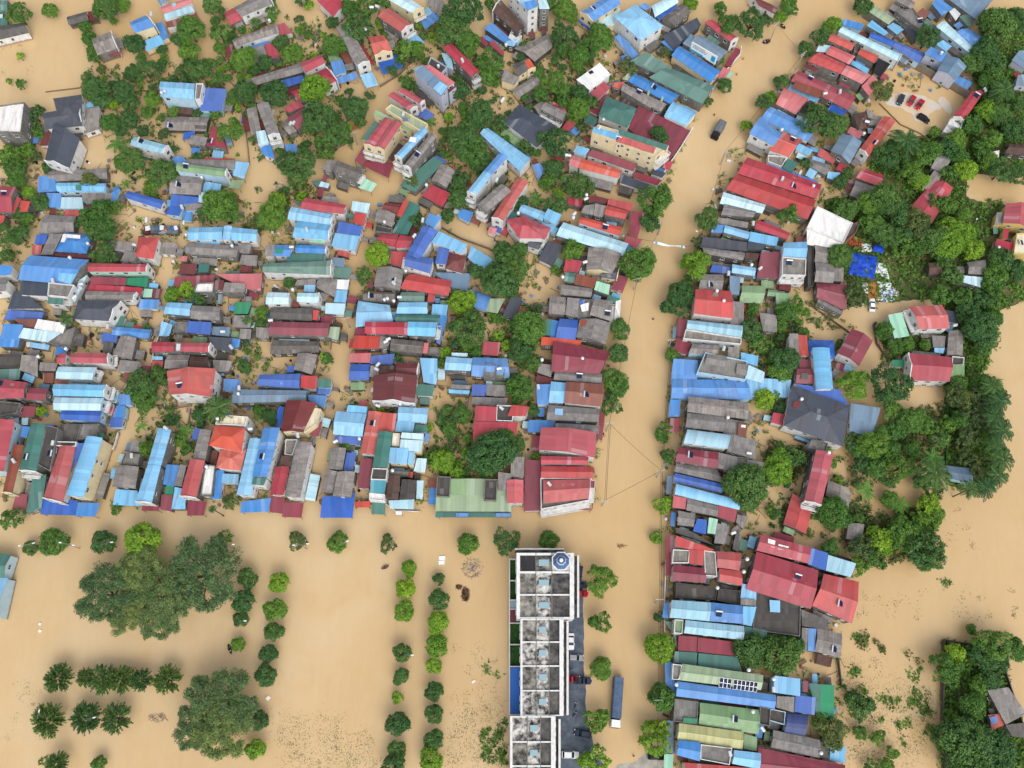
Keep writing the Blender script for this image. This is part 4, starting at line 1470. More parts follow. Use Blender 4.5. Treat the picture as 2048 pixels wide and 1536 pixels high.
S tr 8.8 1012,227 1127,237 1107,377 977,377
@w|slim teal tube with a cyan lattice front
G gr 10.5 982,377 932,662 1052,672 1092,387
F cd 9.5 932,672 1052,677 1042,767 917,762
S cy 9 917,767 1042,772 1027,872 912,872
F wh 8 905,870 1030,880 1025,935 905,925
C gr 4 927,937 1037,947 1032,1047 922,1037
S wi 5 837,592 932,602 902,837 812,832
C tr 3.6 792,942 917,937 912,987 792,987
@g|low grey and deep blue pair behind the blue shopfront
G gy 7 602,512 577,682 692,692 722,512
S db 6 727,547 802,552 772,702 697,697
@w|L-shaped sky blue house at the lane corner
G lb 7.5 1142,182 1380,194 1362,312 1132,292
S lb 7 1127,292 1272,302 1257,382 1112,382
S gr 6 1277,322 1372,332 1362,387 1262,387
S mb 4.6 1352,392 1392,397 1372,467 1347,462
T 8 980,180 1155,165
@c|cluster of pale blue box roofs on a cream block
S bc 10.5 1167,387 1342,397 1337,447 1157,432
S bc 10 1157,442 1337,452 1322,542 1147,532
S lb 10 1072,507 1222,517 1207,642 1062,632
S lb 9.6 1222,540 1272,547 1257,652 1212,642
S bc 6 1287,592 1367,597 1352,707 1262,697
F wh 8 1095,390 1152,395 1145,500 1085,495
@g|two grey roofs behind a broad deep blue shopfront
G gy 7 557,692 517,862 612,872 652,697
G gy 8 652,702 612,895 762,907 792,702
C db 4.6 532,902 792,872 772,1070 512,1070
@d|brown mossy twin roofs near the street corner lane
G br 7 1062,727 1037,917 1137,922 1157,732
G cd 7 1167,762 1147,917 1272,917 1287,772
F cc 6 1062,687 1232,692 1222,742 1062,722
S cr 5.6 1217,702 1257,702 1252,752 1212,746
C bc 4.4 1287,772 1342,772 1332,922 1282,917
C bc 4 1062,932 1267,922 1262,1002 1072,997
C wh 2.6 1117,1017 1167,1017 1167,1047 1117,1047
T 8 1095,698
@w|old maroon gable with white porch pillars
G dr 9.5 942,-70 932,132 1272,152 1292,-70 f1
S gr 5.6 1287,0 1427,7 1412,97 1282,92
@w|L-shaped crimson roof around a dark roof court
S rd 8.5 1757,172 1927,182 1922,302 1747,302
S rd 8.5 1747,302 2097,307 2067,457 1732,457
F cd 8 1927,167 2062,172 2052,297 1922,292
S cr 9 2048,167 2188,182 2158,257 2010,257
T 9.4 1965,200
@g|grey and blue yard sheds north of the crimson roof court
S gy 5 1732,102 2012,112 2002,182 1722,162
S gy 5 1842,2 2002,12 1992,102 1842,92
S lb 5 1542,42 1712,52 1702,82 1542,72
S db 5 1732,2 1852,7 1832,97 1722,92
S gy 6 1562,2 1722,12 1710,42 1552,36
@g|broad sage hall with a teal and blue front strip
S sg 5.4 1447,752 2047,762 2042,1022 1434,1018
S s2 6.4 1557,762 1682,757 1677,882 1552,882
F cd 6.5 1452,737 1557,742 1547,902 1437,897
F cd 7.5 1832,762 1932,762 1922,932 1822,927
S gy 7 1937,702 2042,717 2047,852 1937,852
C gr 4.4 1437,1024 2045,1030 2042,1067 1434,1067
P mb 4.9 1600,1030 1700,1032 1698,1062 1598,1062
P mb 4.9 1920,1032 2040,1034 2038,1062 1918,1062
#2 2
@w|striped tile roof and crimson court beside the sage hall
S gy 7.5 -10,582 97,582 97,742 -10,742
G pk 8 -40,767 -42,955 92,955 92,767 
S wi 5 107,602 227,612 237,1012 95,1017
@w|rust-red roof with blue side strips by the main street
S mb 7 192,2 312,2 292,167 202,162
G lb 7.6 312,-20 432,-10 417,152 292,147
G rs 8.5 432,-20 737,2 717,182 417,152
T 8 210,30
@g|long grey roof with a small blue hatch near the corner
G gy 7 292,167 702,202 692,302 277,287
P lb 8 345,195 410,198 405,250 340,245
S mb 5 137,287 347,292 332,382 122,387
G gy 6 347,312 702,332 690,400 340,380
C wi 4.4 697,212 747,217 722,452 692,442
@w|large crimson roofed corner house
G rd 9.5 232,347 212,527 667,590 674,387
G rd 9.5 232,577 612,582 607,647 232,642
@w|white-trimmed crimson corner block with a curved balcony
F gd 9.3 228,752 632,752 618,930 232,1002 b1 b2
G cr 10 234,658 652,663 652,757 230,752
G cr 10.6 250,768 628,763 614,916 250,958
C wi 4.8 440,962 640,1000 640,1010 436,1004
C wi 4.8 625,772 668,772 645,1000 640,1002
T 11 298,805
@g|cracked grey terraces in the right row
G gy 8.5 1412,97 1892,152 1887,282 1402,222
G gy 8 1402,232 1712,252 1692,382 1387,347
F cc 7.5 1712,272 1892,312 1872,422 1692,392
P rs 8.4 1810,312 1885,322 1868,418 1806,408
P wh 8.6 1835,325 1872,330 1868,350 1832,345
C wi 4.4 1267,272 1347,277 1332,382 1257,382
T 9 1722,275
@w|pale blue barrel roof beside a grey slab annex
V te 9.5 1402,362 1752,407 1722,520 1372,472
S gy 7.5 1752,402 1957,452 1947,607 1722,532
T 8.4 1890,560
@g|wine roof at the street end of a grey annex row
G wi 7.5 1332,507 1652,547 1642,677 1307,617
S gy 7.4 1652,547 1802,582 1792,702 1642,672
F cc 7 1802,582 1892,592 1872,692 1792,682
S gy 7 1882,602 2032,632 2012,732 1872,702
G gy 5 1312,632 1642,680 1682,790 1302,702
@w|deep blue roof above a sky blue barrel tube
G db 5.6 1302,712 1692,802 1682,872 1292,782
V lb 8 1312,797 1832,932 1817,1007 1302,882
C gb 3.8 1242,732 1287,737 1272,882 1232,882
@g|pink tile and grey gable row with a crimson end
S pk 6.4 1292,892 1397,912 1387,1002 1282,987
G gy 6.4 1402,915 1647,977 1642,1062 1392,1010
S rd 6.4 1652,967 1802,1002 1782,1107 1637,1062
S gy 4.6 1802,1042 1892,1062 1852,1167 1792,1102
@d|patchwork row of grey, blue and sage square roofs
G gy 7.2 1332,1012 1467,1042 1452,1142 1322,1127
S db 7.2 1482,1077 1562,1087 1552,1202 1447,1177
S lg 7.2 1577,1067 1647,1082 1627,1202 1562,1192
S gy 7.2 1642,1112 1742,1142 1702,1282 1617,1272
S gd 4.6 1310,1150 1440,1180 1620,1290 1310,1190
S gd 4.4 1792,1192 1842,1202 1812,1342 1762,1322
C mb 4 1277,1022 1312,1032 1297,1142 1267,1132
T 7 1765,1195
@w|crimson block with a roof garden terrace and white rims
S cr 8.5 1312,1212 1622,1327 1540,1350 1312,1300
F cc 7.6 1290,1322 1422,1330 1415,1432 1282,1432
S cr 8.5 1422,1322 1537,1332 1532,1452 1417,1437
F cc 8 1537,1332 1627,1342 1642,1540 1545,1532
G cr 8.5 1632,1337 1832,1352 1822,1492 1642,1467
G cr 8.5 1655,1477 1830,1497 1845,1617 1660,1572
G wi 8 1290,1442 1547,1475 1552,1592 1280,1572
C wi 4.8 1237,1207 1302,1212 1272,1536 1227,1536
S gn 3 1300,1330 1330,1332 1325,1420 1292,1415
T 9.4 1848,1505 1875,1405
#3 2
@w|large dark slate hip roof over deep blue sheds
H dk 8.5 190,12 652,172 602,502 127,332
S db 6.4 202,-5 572,45 647,165 402,100
S gb 5 662,152 902,192 832,422 652,382
S rd 5 42,227 137,242 117,332 27,307
P dr 9.6 205,140 270,135 262,190 200,190
T 9.6 262,128
@g|tall pink roofed tube standing alone in garden water
G rd 11 385,527 290,932 427,967 527,557 f1 b1
F cc 8 352,442 482,472 462,560 322,502
G cr 4.4 197,872 122,1122 302,1202 352,1012
T 11.6 480,555
@g|low grey garden sheds near a green banner
G gy 5 482,772 462,892 642,1002 667,862
G gy 5 642,1112 627,1237 747,1267 772,1122
@b|dusty blue shed under tall palms
G gb 5 1417,652 1612,672 1642,802 1482,762
@g|vast crimson warehouse by the open water
G rd 8 -58,1202 342,1307 322,1437 -92,1332
G rd 8.5 -92,1340 402,1490 342,1800 -178,1640
S db 8 347,1312 482,1352 457,1492 322,1442
S te 8 482,1367 707,1437 662,1546 462,1492
P wh 9 0,1235 60,1255 50,1310 0,1290
P wh 9 85,1280 165,1300 160,1335 80,1320
@g|coral red warehouse annex at the open water edge
G cr 8 447,1517 727,1582 672,1917 352,1772
#2 3
@d|black-stained flat roofs below the crimson block
F cd 6.6 1312,52 1642,92 1632,192 1312,172
F cd 6.8 1652,102 1822,117 1817,232 1642,192
S lb 8 1842,62 1957,77 1952,192 1827,182
P gy 8.4 1830,180 1952,192 1950,240 1828,232
T 7.4 1638,98
@w|pale and mid blue split roof in the lower right row
G te 9.5 1277,192 1592,212 1582,362 1262,332
G mb 9.4 1592,212 1842,237 1842,382 1585,362
S lb 8.5 1847,242 1957,247 1917,402 1847,387
C mb 4.8 1217,212 1257,217 1247,342 1202,332
@w|pale blue roof with a planted front terrace
G te 9.5 1387,352 1857,402 1852,512 1377,457
F s2 8 1302,347 1372,352 1362,462 1297,457
S gr 7 1862,402 2042,432 2042,562 1862,502
@g|flat wine and green yard roofs
S wi 6 1332,477 1482,487 1477,607 1327,597
S wi 6 1487,492 1792,527 1782,642 1482,607
S gr 6 1302,602 1482,612 1477,717 1292,692
S gr 6 1492,617 1802,647 1842,762 1487,717
C gg 4.4 1222,362 1302,372 1322,592 1292,472
T 7 1800,520
@w|sage roof carrying solar panels
G sg 8.5 1362,702 2012,792 1992,912 1332,832
F cc 8 1287,702 1362,712 1337,832 1282,827
C mb 4.8 1222,682 1292,692 1312,942 1227,862
T 9 1888,752
@b|very long light blue roof under the solar panel house
G mb 8 1322,842 2110,952 2102,1062 1312,962
T 8.6 1310,870
@g|olive roof with a lattice-covered front terrace
F cc 7.4 1302,982 1492,1007 1482,1187 1292,1162
P gn 8.2 1372,1132 1480,1142 1475,1186 1367,1177
G s2 7.5 1502,1012 1982,1072 1972,1267 1492,1187
F cd 7.4 1985,1042 2072,1062 2062,1202 1978,1182
C gb 4.4 1217,1152 1292,1162 1292,1422 1217,1422
T 8.4 1920,1085 2000,1225
@w|yellowish sage gable above a split blue house
G ye 8.5 1337,1177 1852,1247 1842,1387 1322,1312
S s2 6.6 1857,1262 1962,1292 1957,1402 1852,1382
@w|light blue roofs around a stained roof deck
G mb 9.5 1332,1312 1507,1332 1502,1482 1317,1432
F cc 9 1512,1347 1762,1377 1742,1512 1507,1467
G lb 9.5 1777,1392 1992,1417 1982,1546 1762,1502
C lg 4.6 1217,1422 1292,1427 1282,1546 1217,1546
T 10.4 1740,1420
@w|coral roof along the bottom frame edge
G cr 8 1382,1492 2002,1542 1992,1642 1372,1642
#3 3
@b|cluster of sky blue and deep blue boxes beside a green tarp roof
S lb 9 52,797 257,822 257,962 42,932
S gy 7 72,962 212,967 207,1092 67,1052
S db 7 222,952 382,972 372,1112 212,1087
S gn 5 432,867 532,872 527,1142 412,1112
S gr 5 332,857 432,867 415,1110 385,1100
S wi 6 282,837 322,842 317,932 282,930
V nv 6.5 152,1097 322,1107 297,1277 132,1247
F cd 6 22,1062 142,1087 132,1192 0,1152
T 9.6 38,825 38,908
@g|grey gable row ending in a pale blue corner shed
G gy 6 42,1232 417,1312 412,1457 22,1372
S lb 5 502,1352 627,1367 612,1502 492,1472
S gd 5 422,1322 492,1332 487,1472 412,1452
T 6 415,1415
@g|wine red roof at the bottom right row end
G wi 7 -80,1372 617,1512 602,1642 -100,1622
@g|black concrete roof deck behind blue split roofs
F cd 7 -90,112 262,242 257,482 -122,432
S lb 8 12,192 97,197 97,292 17,287
@g|grey sheds around a narrow blue strip roof
S gd 6 267,267 482,352 482,432 272,402
G gy 6 392,417 592,462 572,657 372,602
S mb 6 322,417 387,422 377,607 317,597
S gy 6 272,412 320,417 312,602 267,592
@g|dark grey sheds behind the walled plot
S gy 4.6 1752,912 1922,890 2070,1100 1902,1190
S gd 4.2 1900,1192 2060,1172 2080,1300 1952,1282
S og 3.4 1760,1112 1862,1102 1892,1192 1792,1232
P mb 4.2 1770,1130 1830,1120 1840,1170 1790,1190
#0 3
@b|teal and blue roofed building on the lower left edge
G gr 7 -150,-195 90,-170 30,20 -200,24
G lb 7 -180,10 66,16 -10,345 -220,330
'''
# ------------------------------------------------------------------ trees: kind, then photo x,y,radius of each crown
TREE_TXT = '''
d 212,18,24 270,88,18 360,80,14 325,100,10 430,42,9 463,72,10 425,8,18 290,138,22 263,150,14 322,132,13 377,125,9 397,140,22 417,130,15 436,155,12 370,157,12 175,155,11 190,178,24 205,200,17 248,185,22 262,207,16 305,175,7 277,187,6 70,230,18 258,240,18 285,262,12 242,262,11 262,322,26 325,345,26 492,185,22 95,335,11 540,8,12 512,45,9 600,-2,16 562,85,14 530,125,14 665,45,12 715,55,30 905,62,32 925,16,40 550,188,26 698,185,8 710,218,25 722,243,12 637,235,30 620,257,18 675,268,24 650,292,20 612,292,10 573,325,22 600,330,32 594,357,20 740,190,9 920,180,18 900,165,10 960,233,28 935,260,20 925,285,30 960,322,22 1000,250,17 887,280,7 922,360,18 1127,75,28 1160,187,16 1183,207,14 1110,285,30 1050,293,14 1105,340,20 1150,370,26 1180,376,14 1040,115,9 1317,270,17 1448,172,14 1415,205,10 1500,48,30 1530,42,13 1527,205,15 1580,20,14 1725,12,18 1640,75,18 1612,100,15 1562,165,13 1855,75,24 1990,55,35 2030,42,25 1970,105,26 1945,127,20 1990,132,20 1975,187,20 1630,240,30 1665,252,26 1790,300,20 1770,312,24 1610,328,12 1680,365,14 1695,345,11 1895,300,20 2000,230,24 2030,260,24 2036,210,16 2000,342,25 2035,350,22
d 82,405,16 40,427,12 15,470,24 40,472,18 190,450,28 170,447,18 215,465,18 15,510,13 210,508,24 410,428,16 395,600,18 295,655,8 490,735,14 495,642,12 320,752,18 580,565,12 655,718,12 520,650,11 730,550,18 830,440,14 895,432,13 920,400,20 1015,518,22 1005,500,18 1000,565,32 985,548,22 1020,580,17 950,545,15 940,660,34 790,715,12 1040,408,16 1110,412,22 1300,445,18 1415,440,24 1360,590,24 1350,612,22 1370,575,15 1035,540,24 1040,500,17 1040,702,24 1065,727,17 1030,762,15 1240,660,19 1237,705,19 1500,660,22 1678,515,24 1690,420,22 1770,400,30 1790,425,26 1765,470,24 1800,470,24 1865,480,26 1885,510,20 1900,550,22 2000,520,24 2030,542,20 1960,600,20 1960,660,32 1965,692,20 1935,622,24 1570,720,26 1680,690,11 1780,770,38
d 280,770,28 300,752,10 400,830,14 25,1040,22 63,1095,14 207,1084,22 540,835,16 900,845,14 893,820,12 960,915,24 985,905,42 1013,1082,25 497,1155,20 1065,820,12 1224,812,21 1035,890,14 1490,970,40 1510,977,24 1560,815,13 1590,915,20 1700,885,19 1725,925,18 1775,960,16 1840,950,20 1880,880,20 1850,1100,38 1840,1112,24
d 488,1202,22 482,1240,16 520,1440,18 548,1265,19 537,1307,18 530,1352,22 805,1306,18 801,1352,16 795,1447,23 794,1497,18 788,1532,22 877,1158,11 878,1200,20 870,1384,19 868,1427,18 869,1481,20 1318,1232,10 1500,1300,32 1560,1310,36 1545,1290,24 1720,1415,26 1990,1320,26 1960,1310,24 1980,1362,20 1920,1480,44 1960,1490,40 1990,1505,38 1940,1525,38 1710,1400,17
m 38,28,22 100,22,15 245,10,15 172,55,12 178,78,14 185,100,12 192,118,13 283,115,9 382,60,26 378,102,19 442,68,20 440,98,12 487,118,24 485,60,8 330,115,8 280,168,8 303,200,16 295,225,12 72,262,15 220,245,17 347,225,11 430,230,12 463,262,24 462,205,9 20,312,20 55,302,15 30,335,22 35,362,16 305,377,16 42,168,10 544,28,15 585,108,20 612,70,8 735,15,22 700,20,18 770,3,17 668,92,22 810,100,20 832,98,15 836,52,8 935,88,24 980,128,28 975,152,17 685,205,13 655,307,15 810,165,14 925,215,11 945,302,30 885,262,7 915,377,15 990,272,13 985,10,14 1130,20,22 1145,37,13 1100,5,17 1125,98,13 1200,75,26 1180,95,22 1160,108,19 1155,130,13 1110,165,24 1125,182,15 1080,150,13 1080,190,15 1052,195,7 1128,205,15 1155,220,22 1070,305,10 1095,367,15 1440,118,8 1455,52,22 1440,18,12 1575,8,17 1985,165,26 1625,220,13 1800,325,20 1820,347,22 1850,310,20 1865,302,19 1940,250,20 1910,282,22 1960,300,18 1975,322,18 1915,312,19 1900,347,18 1985,280,20 1870,265,11
m 200,430,30 225,415,17 437,410,30 455,420,26 450,400,22 55,442,14 545,430,28 535,445,22 525,627,13 640,675,6 885,727,11 935,690,13 952,702,13 1000,637,11 985,635,10 1310,400,32 1325,397,17 1300,425,15 1145,500,20 1110,540,8 1276,528,32 1290,517,18 1375,558,9 1055,655,32 1040,650,21 1060,682,19 1228,760,24 1345,710,13 1520,690,22 1505,620,13 1578,432,20 1740,405,24 1745,450,22 1800,492,22 1895,412,17 1925,430,15 1870,405,17 1880,532,15 1990,550,22 1985,577,19 1880,590,22 1925,600,21 1985,612,15 1985,642,19 1570,625,19 1590,610,17 1560,652,13 1560,742,21 1605,665,12 1770,662,17 1790,692,15 1815,690,14 1850,690,11 1830,500,17
m 290,795,24 285,817,14 360,880,15 375,900,11 292,897,15 235,1017,11 108,1084,26 447,1080,18 520,825,15 695,890,11 925,830,17 900,857,14 935,877,9 893,905,11 1000,890,30 975,940,19 675,1085,19 934,1087,20 1040,775,24 1037,792,15 1236,772,20 1327,858,15 1325,875,11 1335,912,14 1097,1080,18 1201,1160,29 1500,1010,13 1550,790,13 1545,955,18 1665,1025,30 1690,1042,15 1720,900,17 1745,890,27 1760,870,19 1780,905,20 1750,935,20 1800,935,26 1820,900,17 1790,860,20 1825,840,25 1850,850,21 1785,822,21 1920,842,20 1965,892,23 1960,770,20 1915,770,19 1895,850,17 1970,960,16 1860,975,17 1870,1030,17 1845,1050,24 1810,1070,32 1800,1050,21 1740,1110,19 1660,1100,17 1712,1132,21 1760,1130,11 1830,1090,19 1780,1000,17
m 551,1222,23 1202,1243,20 1200,1338,21 1193,1440,23 1321,1397,25 198,1528,15 1985,1290,34 1890,1335,28 1900,1352,19 1955,1372,17 1945,1410,24 1900,1430,13 1885,1490,13 1943,1258,9 1640,1440,19 1755,1475,15 1785,1505,11 1720,1465,13 1770,1530,15 1740,1530,13 2030,1300,20 1580,1292,22
y 630,178,28 618,10,9 865,75,8 645,70,6 1492,252,10 1560,35,12 1665,52,17 1540,195,12 1840,365,17 1930,342,21 1975,222,22 1380,8,13 58,384,12 345,590,15 375,580,17 555,402,16 757,510,24 925,605,24 915,600,17 1393,530,28 1380,525,17 890,705,12 650,715,9 1015,690,11 1895,490,28 1900,460,24 1930,470,22 1945,500,20 1705,770,30 885,922,22 915,947,15 285,1083,34 1325,1010,18 1313,1075,11 1530,800,20 1555,940,28 1560,920,21 1855,1010,21 1755,1080,24 1770,1095,15 817,1137,16 559,1165,20 811,1179,20 809,1222,20 874,1245,22 873,1292,22 868,1330,16 862,1520,23 795,1396,11 477,1289,14 512,1500,20 1190,1515,26 1320,1296,28 1307,1480,30 1322,1455,19 1632,1392,15 1905,1310,21 82,822,9 1070,915,8 18,163,6 40,112,7 228,43,7
o 1910,790,24 1960,930,24 1930,800,24 1960,800,26 1950,832,26 1970,850,23 1940,872,24 1935,915,18 1762,183,22 1720,1095,24 1665,1465,28 1660,1482,20 825,362,14 1255,135,19 1165,256,13 1330,105,11 1830,440,26 1840,465,23 1710,590,24 1695,605,13 465,1003,18 595,1082,18 777,1089,17 1930,900,17 180,363,18 1395,485,13
b 235,290,22 250,368,10 858,242,16 1075,400,17 282,852,12 370,862,18 1865,915,22 1800,1010,22 1730,980,22
p 130,637,12 435,815,24 425,1018,7 1812,280,26 2010,178,20 1872,945,28 1984,772,19 2000,800,21 1990,832,19 2006,860,21 1994,890,19 2006,918,21 1996,950,21 1972,976,20 1940,978,17
w 118,1357,28 172,1355,19 207,1357,28 243,1360,27 283,1360,22 335,1360,27 97,1440,32 172,1435,30 233,1437,29 115,1527,22
R 222,1190,66 285,1150,56 335,1190,66 408,1148,76 318,1238,44 255,1225,44 445,1405,72 440,1450,66 395,1455,48
'''
rng = np.random.default_rng(7)
def leaf_arrays(C, Nn, size, tint, asp=1.7, fold=None):      # one kite-shaped leaf per row
    n = len(C); r = rng.normal(size=(n, 3)); T = np.cross(Nn, r); T /= np.linalg.norm(T, axis=1)[:, None]+1e-9
    if fold is not None: T = fold
    B = np.cross(Nn, T); B /= np.linalg.norm(B, axis=1)[:, None]+1e-9
    s = size[:, None]; a = T*s*asp*.5; b = B*s*.5
    V = np.stack([C-a, C+b*.9-a*.1, C+a, C-b*.9-a*.1], 1).reshape(-1, 3)
    return V, np.repeat(tint, 1)
def leaf_mesh(name, V, tint):
    n = len(V)//4; me = bpy.data.meshes.new(name)
    me.vertices.add(4*n); me.vertices.foreach_set('co', V.astype('f').ravel())
    me.loops.add(4*n); me.loops.foreach_set('vertex_index', np.arange(4*n, dtype='i'))
    me.polygons.add(n); me.polygons.foreach_set('loop_start', np.arange(0, 4*n, 4, dtype='i')); me.polygons.foreach_set('loop_total', np.full(n, 4, 'i'))
    at = me.attributes.new('tint', 'FLOAT', 'FACE'); at.data.foreach_set('value', np.clip(tint, 0, 1).astype('f'))
    me.update(calc_edges=True); me.materials.append(LM['m']); return me
def unit(v): return v/(np.linalg.norm(v, axis=1)[:, None]+1e-9)
def crown_mesh(nc, per, leaf, cr, zsq=.8, hole=.0, low=-.35, spread=.62, lb=1.0):
    V, T = [], []
    d = unit(rng.normal(size=(nc*4, 3))); d = d[d[:, 2] > low][:nc]; nc = len(d)
    lob = 1+lb*.10*np.sin(np.arctan2(d[:, 1], d[:, 0])*3+rng.random()*6)+lb*.06*np.sin(np.arctan2(d[:, 1], d[:, 0])*5+rng.random()*6)
    rad = (spread+.13*rng.random(nc)**.7)*lob; rad[:max(1, nc//9)] *= .5
    for i in range(nc):
        c = d[i]*rad[i]*np.array([1, 1, zsq]); k = cr*(.7+.6*rng.random())
        if rng.random() < hole: continue
        n = int(per*(.7+.6*rng.random())); q = unit(rng.normal(size=(n, 3))+d[i]*.9+np.array([0, 0, .5]))
        C = c+q*k*(.5+.68*rng.random((n, 1))**.8)*np.array([1, 1, .85])+rng.normal(size=(n, 3))*.025
        nn = unit(q*.7+rng.normal(size=(n, 3))*.55+np.array([0, 0, .35]))
        v, t = leaf_arrays(C, nn, leaf*(.7+.7*rng.random(n)), rng.random()*.45+rng.random(n)*.55); V.append(v); T.append(t)
    return leaf_mesh('crown', np.concatenate(V), np.concatenate(T))
def spike_mesh(nb):
    V, T = [], []
    for i in range(nb):
        d = unit(rng.normal(size=(1, 3)))[0]
        if d[2] < -.1: d[2] *= -.6
        d[2] *= .8; L = .35+.25*rng.random(); base = d*(.42+.12*rng.random())*np.array([1, 1, .8])
        ts = np.linspace(0, 1, 16); p = base+np.outer(ts*L, d)+np.outer(-(ts*L)**2*.55, [0, 0, 1])
        n = len(ts)*2; C = np.repeat(p, 2, 0)+rng.normal(size=(n, 3))*.028
        fold = unit(d*1.0+rng.normal(size=(n, 3))*.5); nn = unit(np.cross(fold, rng.normal(size=(n, 3)))+np.array([0, 0, .6]))
        v, t = leaf_arrays(C, nn, np.full(n, .062)*(.8+.5*rng.random(n)), rng.random()*.5+rng.random(n)*.5, 2.6, fold); V.append(v); T.append(t)
    return leaf_mesh('crown', np.concatenate(V), np.concatenate(T))
def palm_mesh(nf=17, banana=False):
    V, T = [], []
    for i in range(nf):
        az = i*2.39996+rng.random()*.4; up = .15+.75*rng.random(); L = .85+.3*rng.random()
        ts = np.linspace(.05, 1, 26 if not banana else 9)
        hx = ts*L*(1-.1*up); z = up*ts*L*.75-(ts*L)**2*(.55+.3*rng.random()) if not banana else up*ts*L*.9-(ts*L)**2*.5
        rad = np.array([math.cos(az), math.sin(az), 0]); side = np.array([-rad[1], rad[0], 0])
        p = np.outer(hx, rad)+np.outer(z, [0, 0, 1])
        for sg in (1, -1):
            if banana:
                w = .17*np.sin(np.pi*np.clip(ts, .08, .97))**.6
                C = p+side*sg*w[:, None]*.5+np.array([0, 0, -.03]); n = len(ts)
                nn = unit(np.tile([0, 0, 1.], (n, 1))+side*sg*.35+rng.normal(size=(n, 3))*.12); fold = np.tile(side*sg, (n, 1))
                v, t = leaf_arrays(C, nn, np.full(n, .16), rng.random()*.5+rng.random(n)*.3, 1.2, fold)
            else:
                w = .24*np.sin(np.pi*np.clip(ts*.9+.08, 0, 1))**.7+.03; n = len(ts)
                fold = unit(side*sg+rad*.7+np.array([0, 0, -.35])+rng.normal(size=(n, 3))*.12)
                C = p+fold*w[:, None]*.5; nn = unit(np.cross(fold, rad)*sg+rng.normal(size=(n, 3))*.2)
                V0 = []; a = fold*w[:, None]*.5; b = np.cross(nn, fold)*.026
                v = np.stack([C-a, C+b, C+a, C-b], 1).reshape(-1, 3); t = rng.random()*.5+rng.random(n)*.4
            V.append(v); T.append(t)
    return leaf_mesh('fronds', np.concatenate(V), np.concatenate(T))
def rain_mesh(seed):
    V, T = [], []; nc = 230
    for i in range(nc):
        a = rng.random()*6.283; r = math.sqrt(rng.random())*.96; r = r if rng.random() > .2 else r*.5+.45
        x_, y_ = math.cos(a)*r, math.sin(a)*r
        if math.sin(x_*7+seed*3)*math.cos(y_*8+seed)+.35*math.sin(x_*17+y_*13+seed) > .64 and r > .18: continue
        if r > .86+.10*math.sin(a*4+seed*2)+.10*math.sin(a*7+seed): continue
        c = np.array([math.cos(a)*r, math.sin(a)*r, .34*(1-r*r)+rng.normal()*.05]); k = .075+.065*rng.random(); n = int(95+80*rng.random())
        q = unit(rng.normal(size=(n, 3))+np.array([0, 0, .4])); C = c+q*k*(.5+.7*rng.random((n, 1)))*np.array([1.15, 1.15, .55])
        nn = unit(q*.5+rng.normal(size=(n, 3))*.5+np.array([0, 0, .6]))
        v, t = leaf_arrays(C, nn, .026*(.7+.8*rng.random(n)), rng.random()*.5+rng.random(n)*.5); V.append(v); T.append(t)
    return leaf_mesh('crown', np.concatenate(V), np.concatenate(T))
def trunk_mesh(limbs=5, spread=.5, top=0.0):                 # unit trunk: foot at z=-1, crown centre at z=0
    m = MB(); r_ = random.Random(limbs*7+int(spread*10))
    m.tube([(0, 0, -1), (.02, .01, -.6), (0, .02, -.25), (0, 0, top)], [.085, .07, .055, .03], 7)
    for i in range(limbs):
        a = i*6.283/limbs+r_.random(); e = spread*(.7+.5*r_.random())
        m.tube([(0, 0, -.42+.1*r_.random()), (math.cos(a)*e*.45, math.sin(a)*e*.45, -.12), (math.cos(a)*e, math.sin(a)*e, .18+.15*r_.random())], [.045, .03, .012], 5)
        m.tube([(math.cos(a)*e*.45, math.sin(a)*e*.45, -.12), (math.cos(a+.5)*e*.9, math.sin(a+.5)*e*.9, .1)], [.026, .01], 4)
    return m.mesh('trunk', [barkm])
PROTO = {
 'S': [crown_mesh(26, 30, .19, .36, spread=.60) for _ in range(3)], 'M': [crown_mesh(64, 46, .105, .27, .85, spread=.68) for _ in range(4)], 'L': [crown_mesh(120, 56, .068, .205, .76, spread=.72) for _ in range(4)],
 'XM': [crown_mesh(36, 42, .115, .24, .75, .08, -.25, .66, 2.2) for _ in range(3)], 'XL': [crown_mesh(80, 50, .07, .19, .72, .08, -.25, .70, 2.0) for _ in range(3)],
 'w': [spike_mesh(150) for _ in range(3)], 'p': [palm_mesh(18) for _ in range(3)], 'b': [palm_mesh(10, True) for _ in range(2)], 'R': [rain_mesh(i*1.7) for i in range(3)]}
TR = {'n': [trunk_mesh(5, .5), trunk_mesh(6, .55), trunk_mesh(4, .45)], 'R': [trunk_mesh(9, .85, .1)], 'p': [trunk_mesh(0, 0, .02)]}
ADJ = {'d': 'dark', 'm': 'mid-green', 'y': 'bright', 'o': 'olive', 'b': '', 'p': '', 'w': '', 'R': ''}
def parse_trees():
    out = []
    for line in TREE_TXT.strip().split('\n'):
        t = line.split()
        for x in t[1:]:
            a, b, c = x.split(','); out.append((t[0], float(a), float(b), float(c)))
    return out
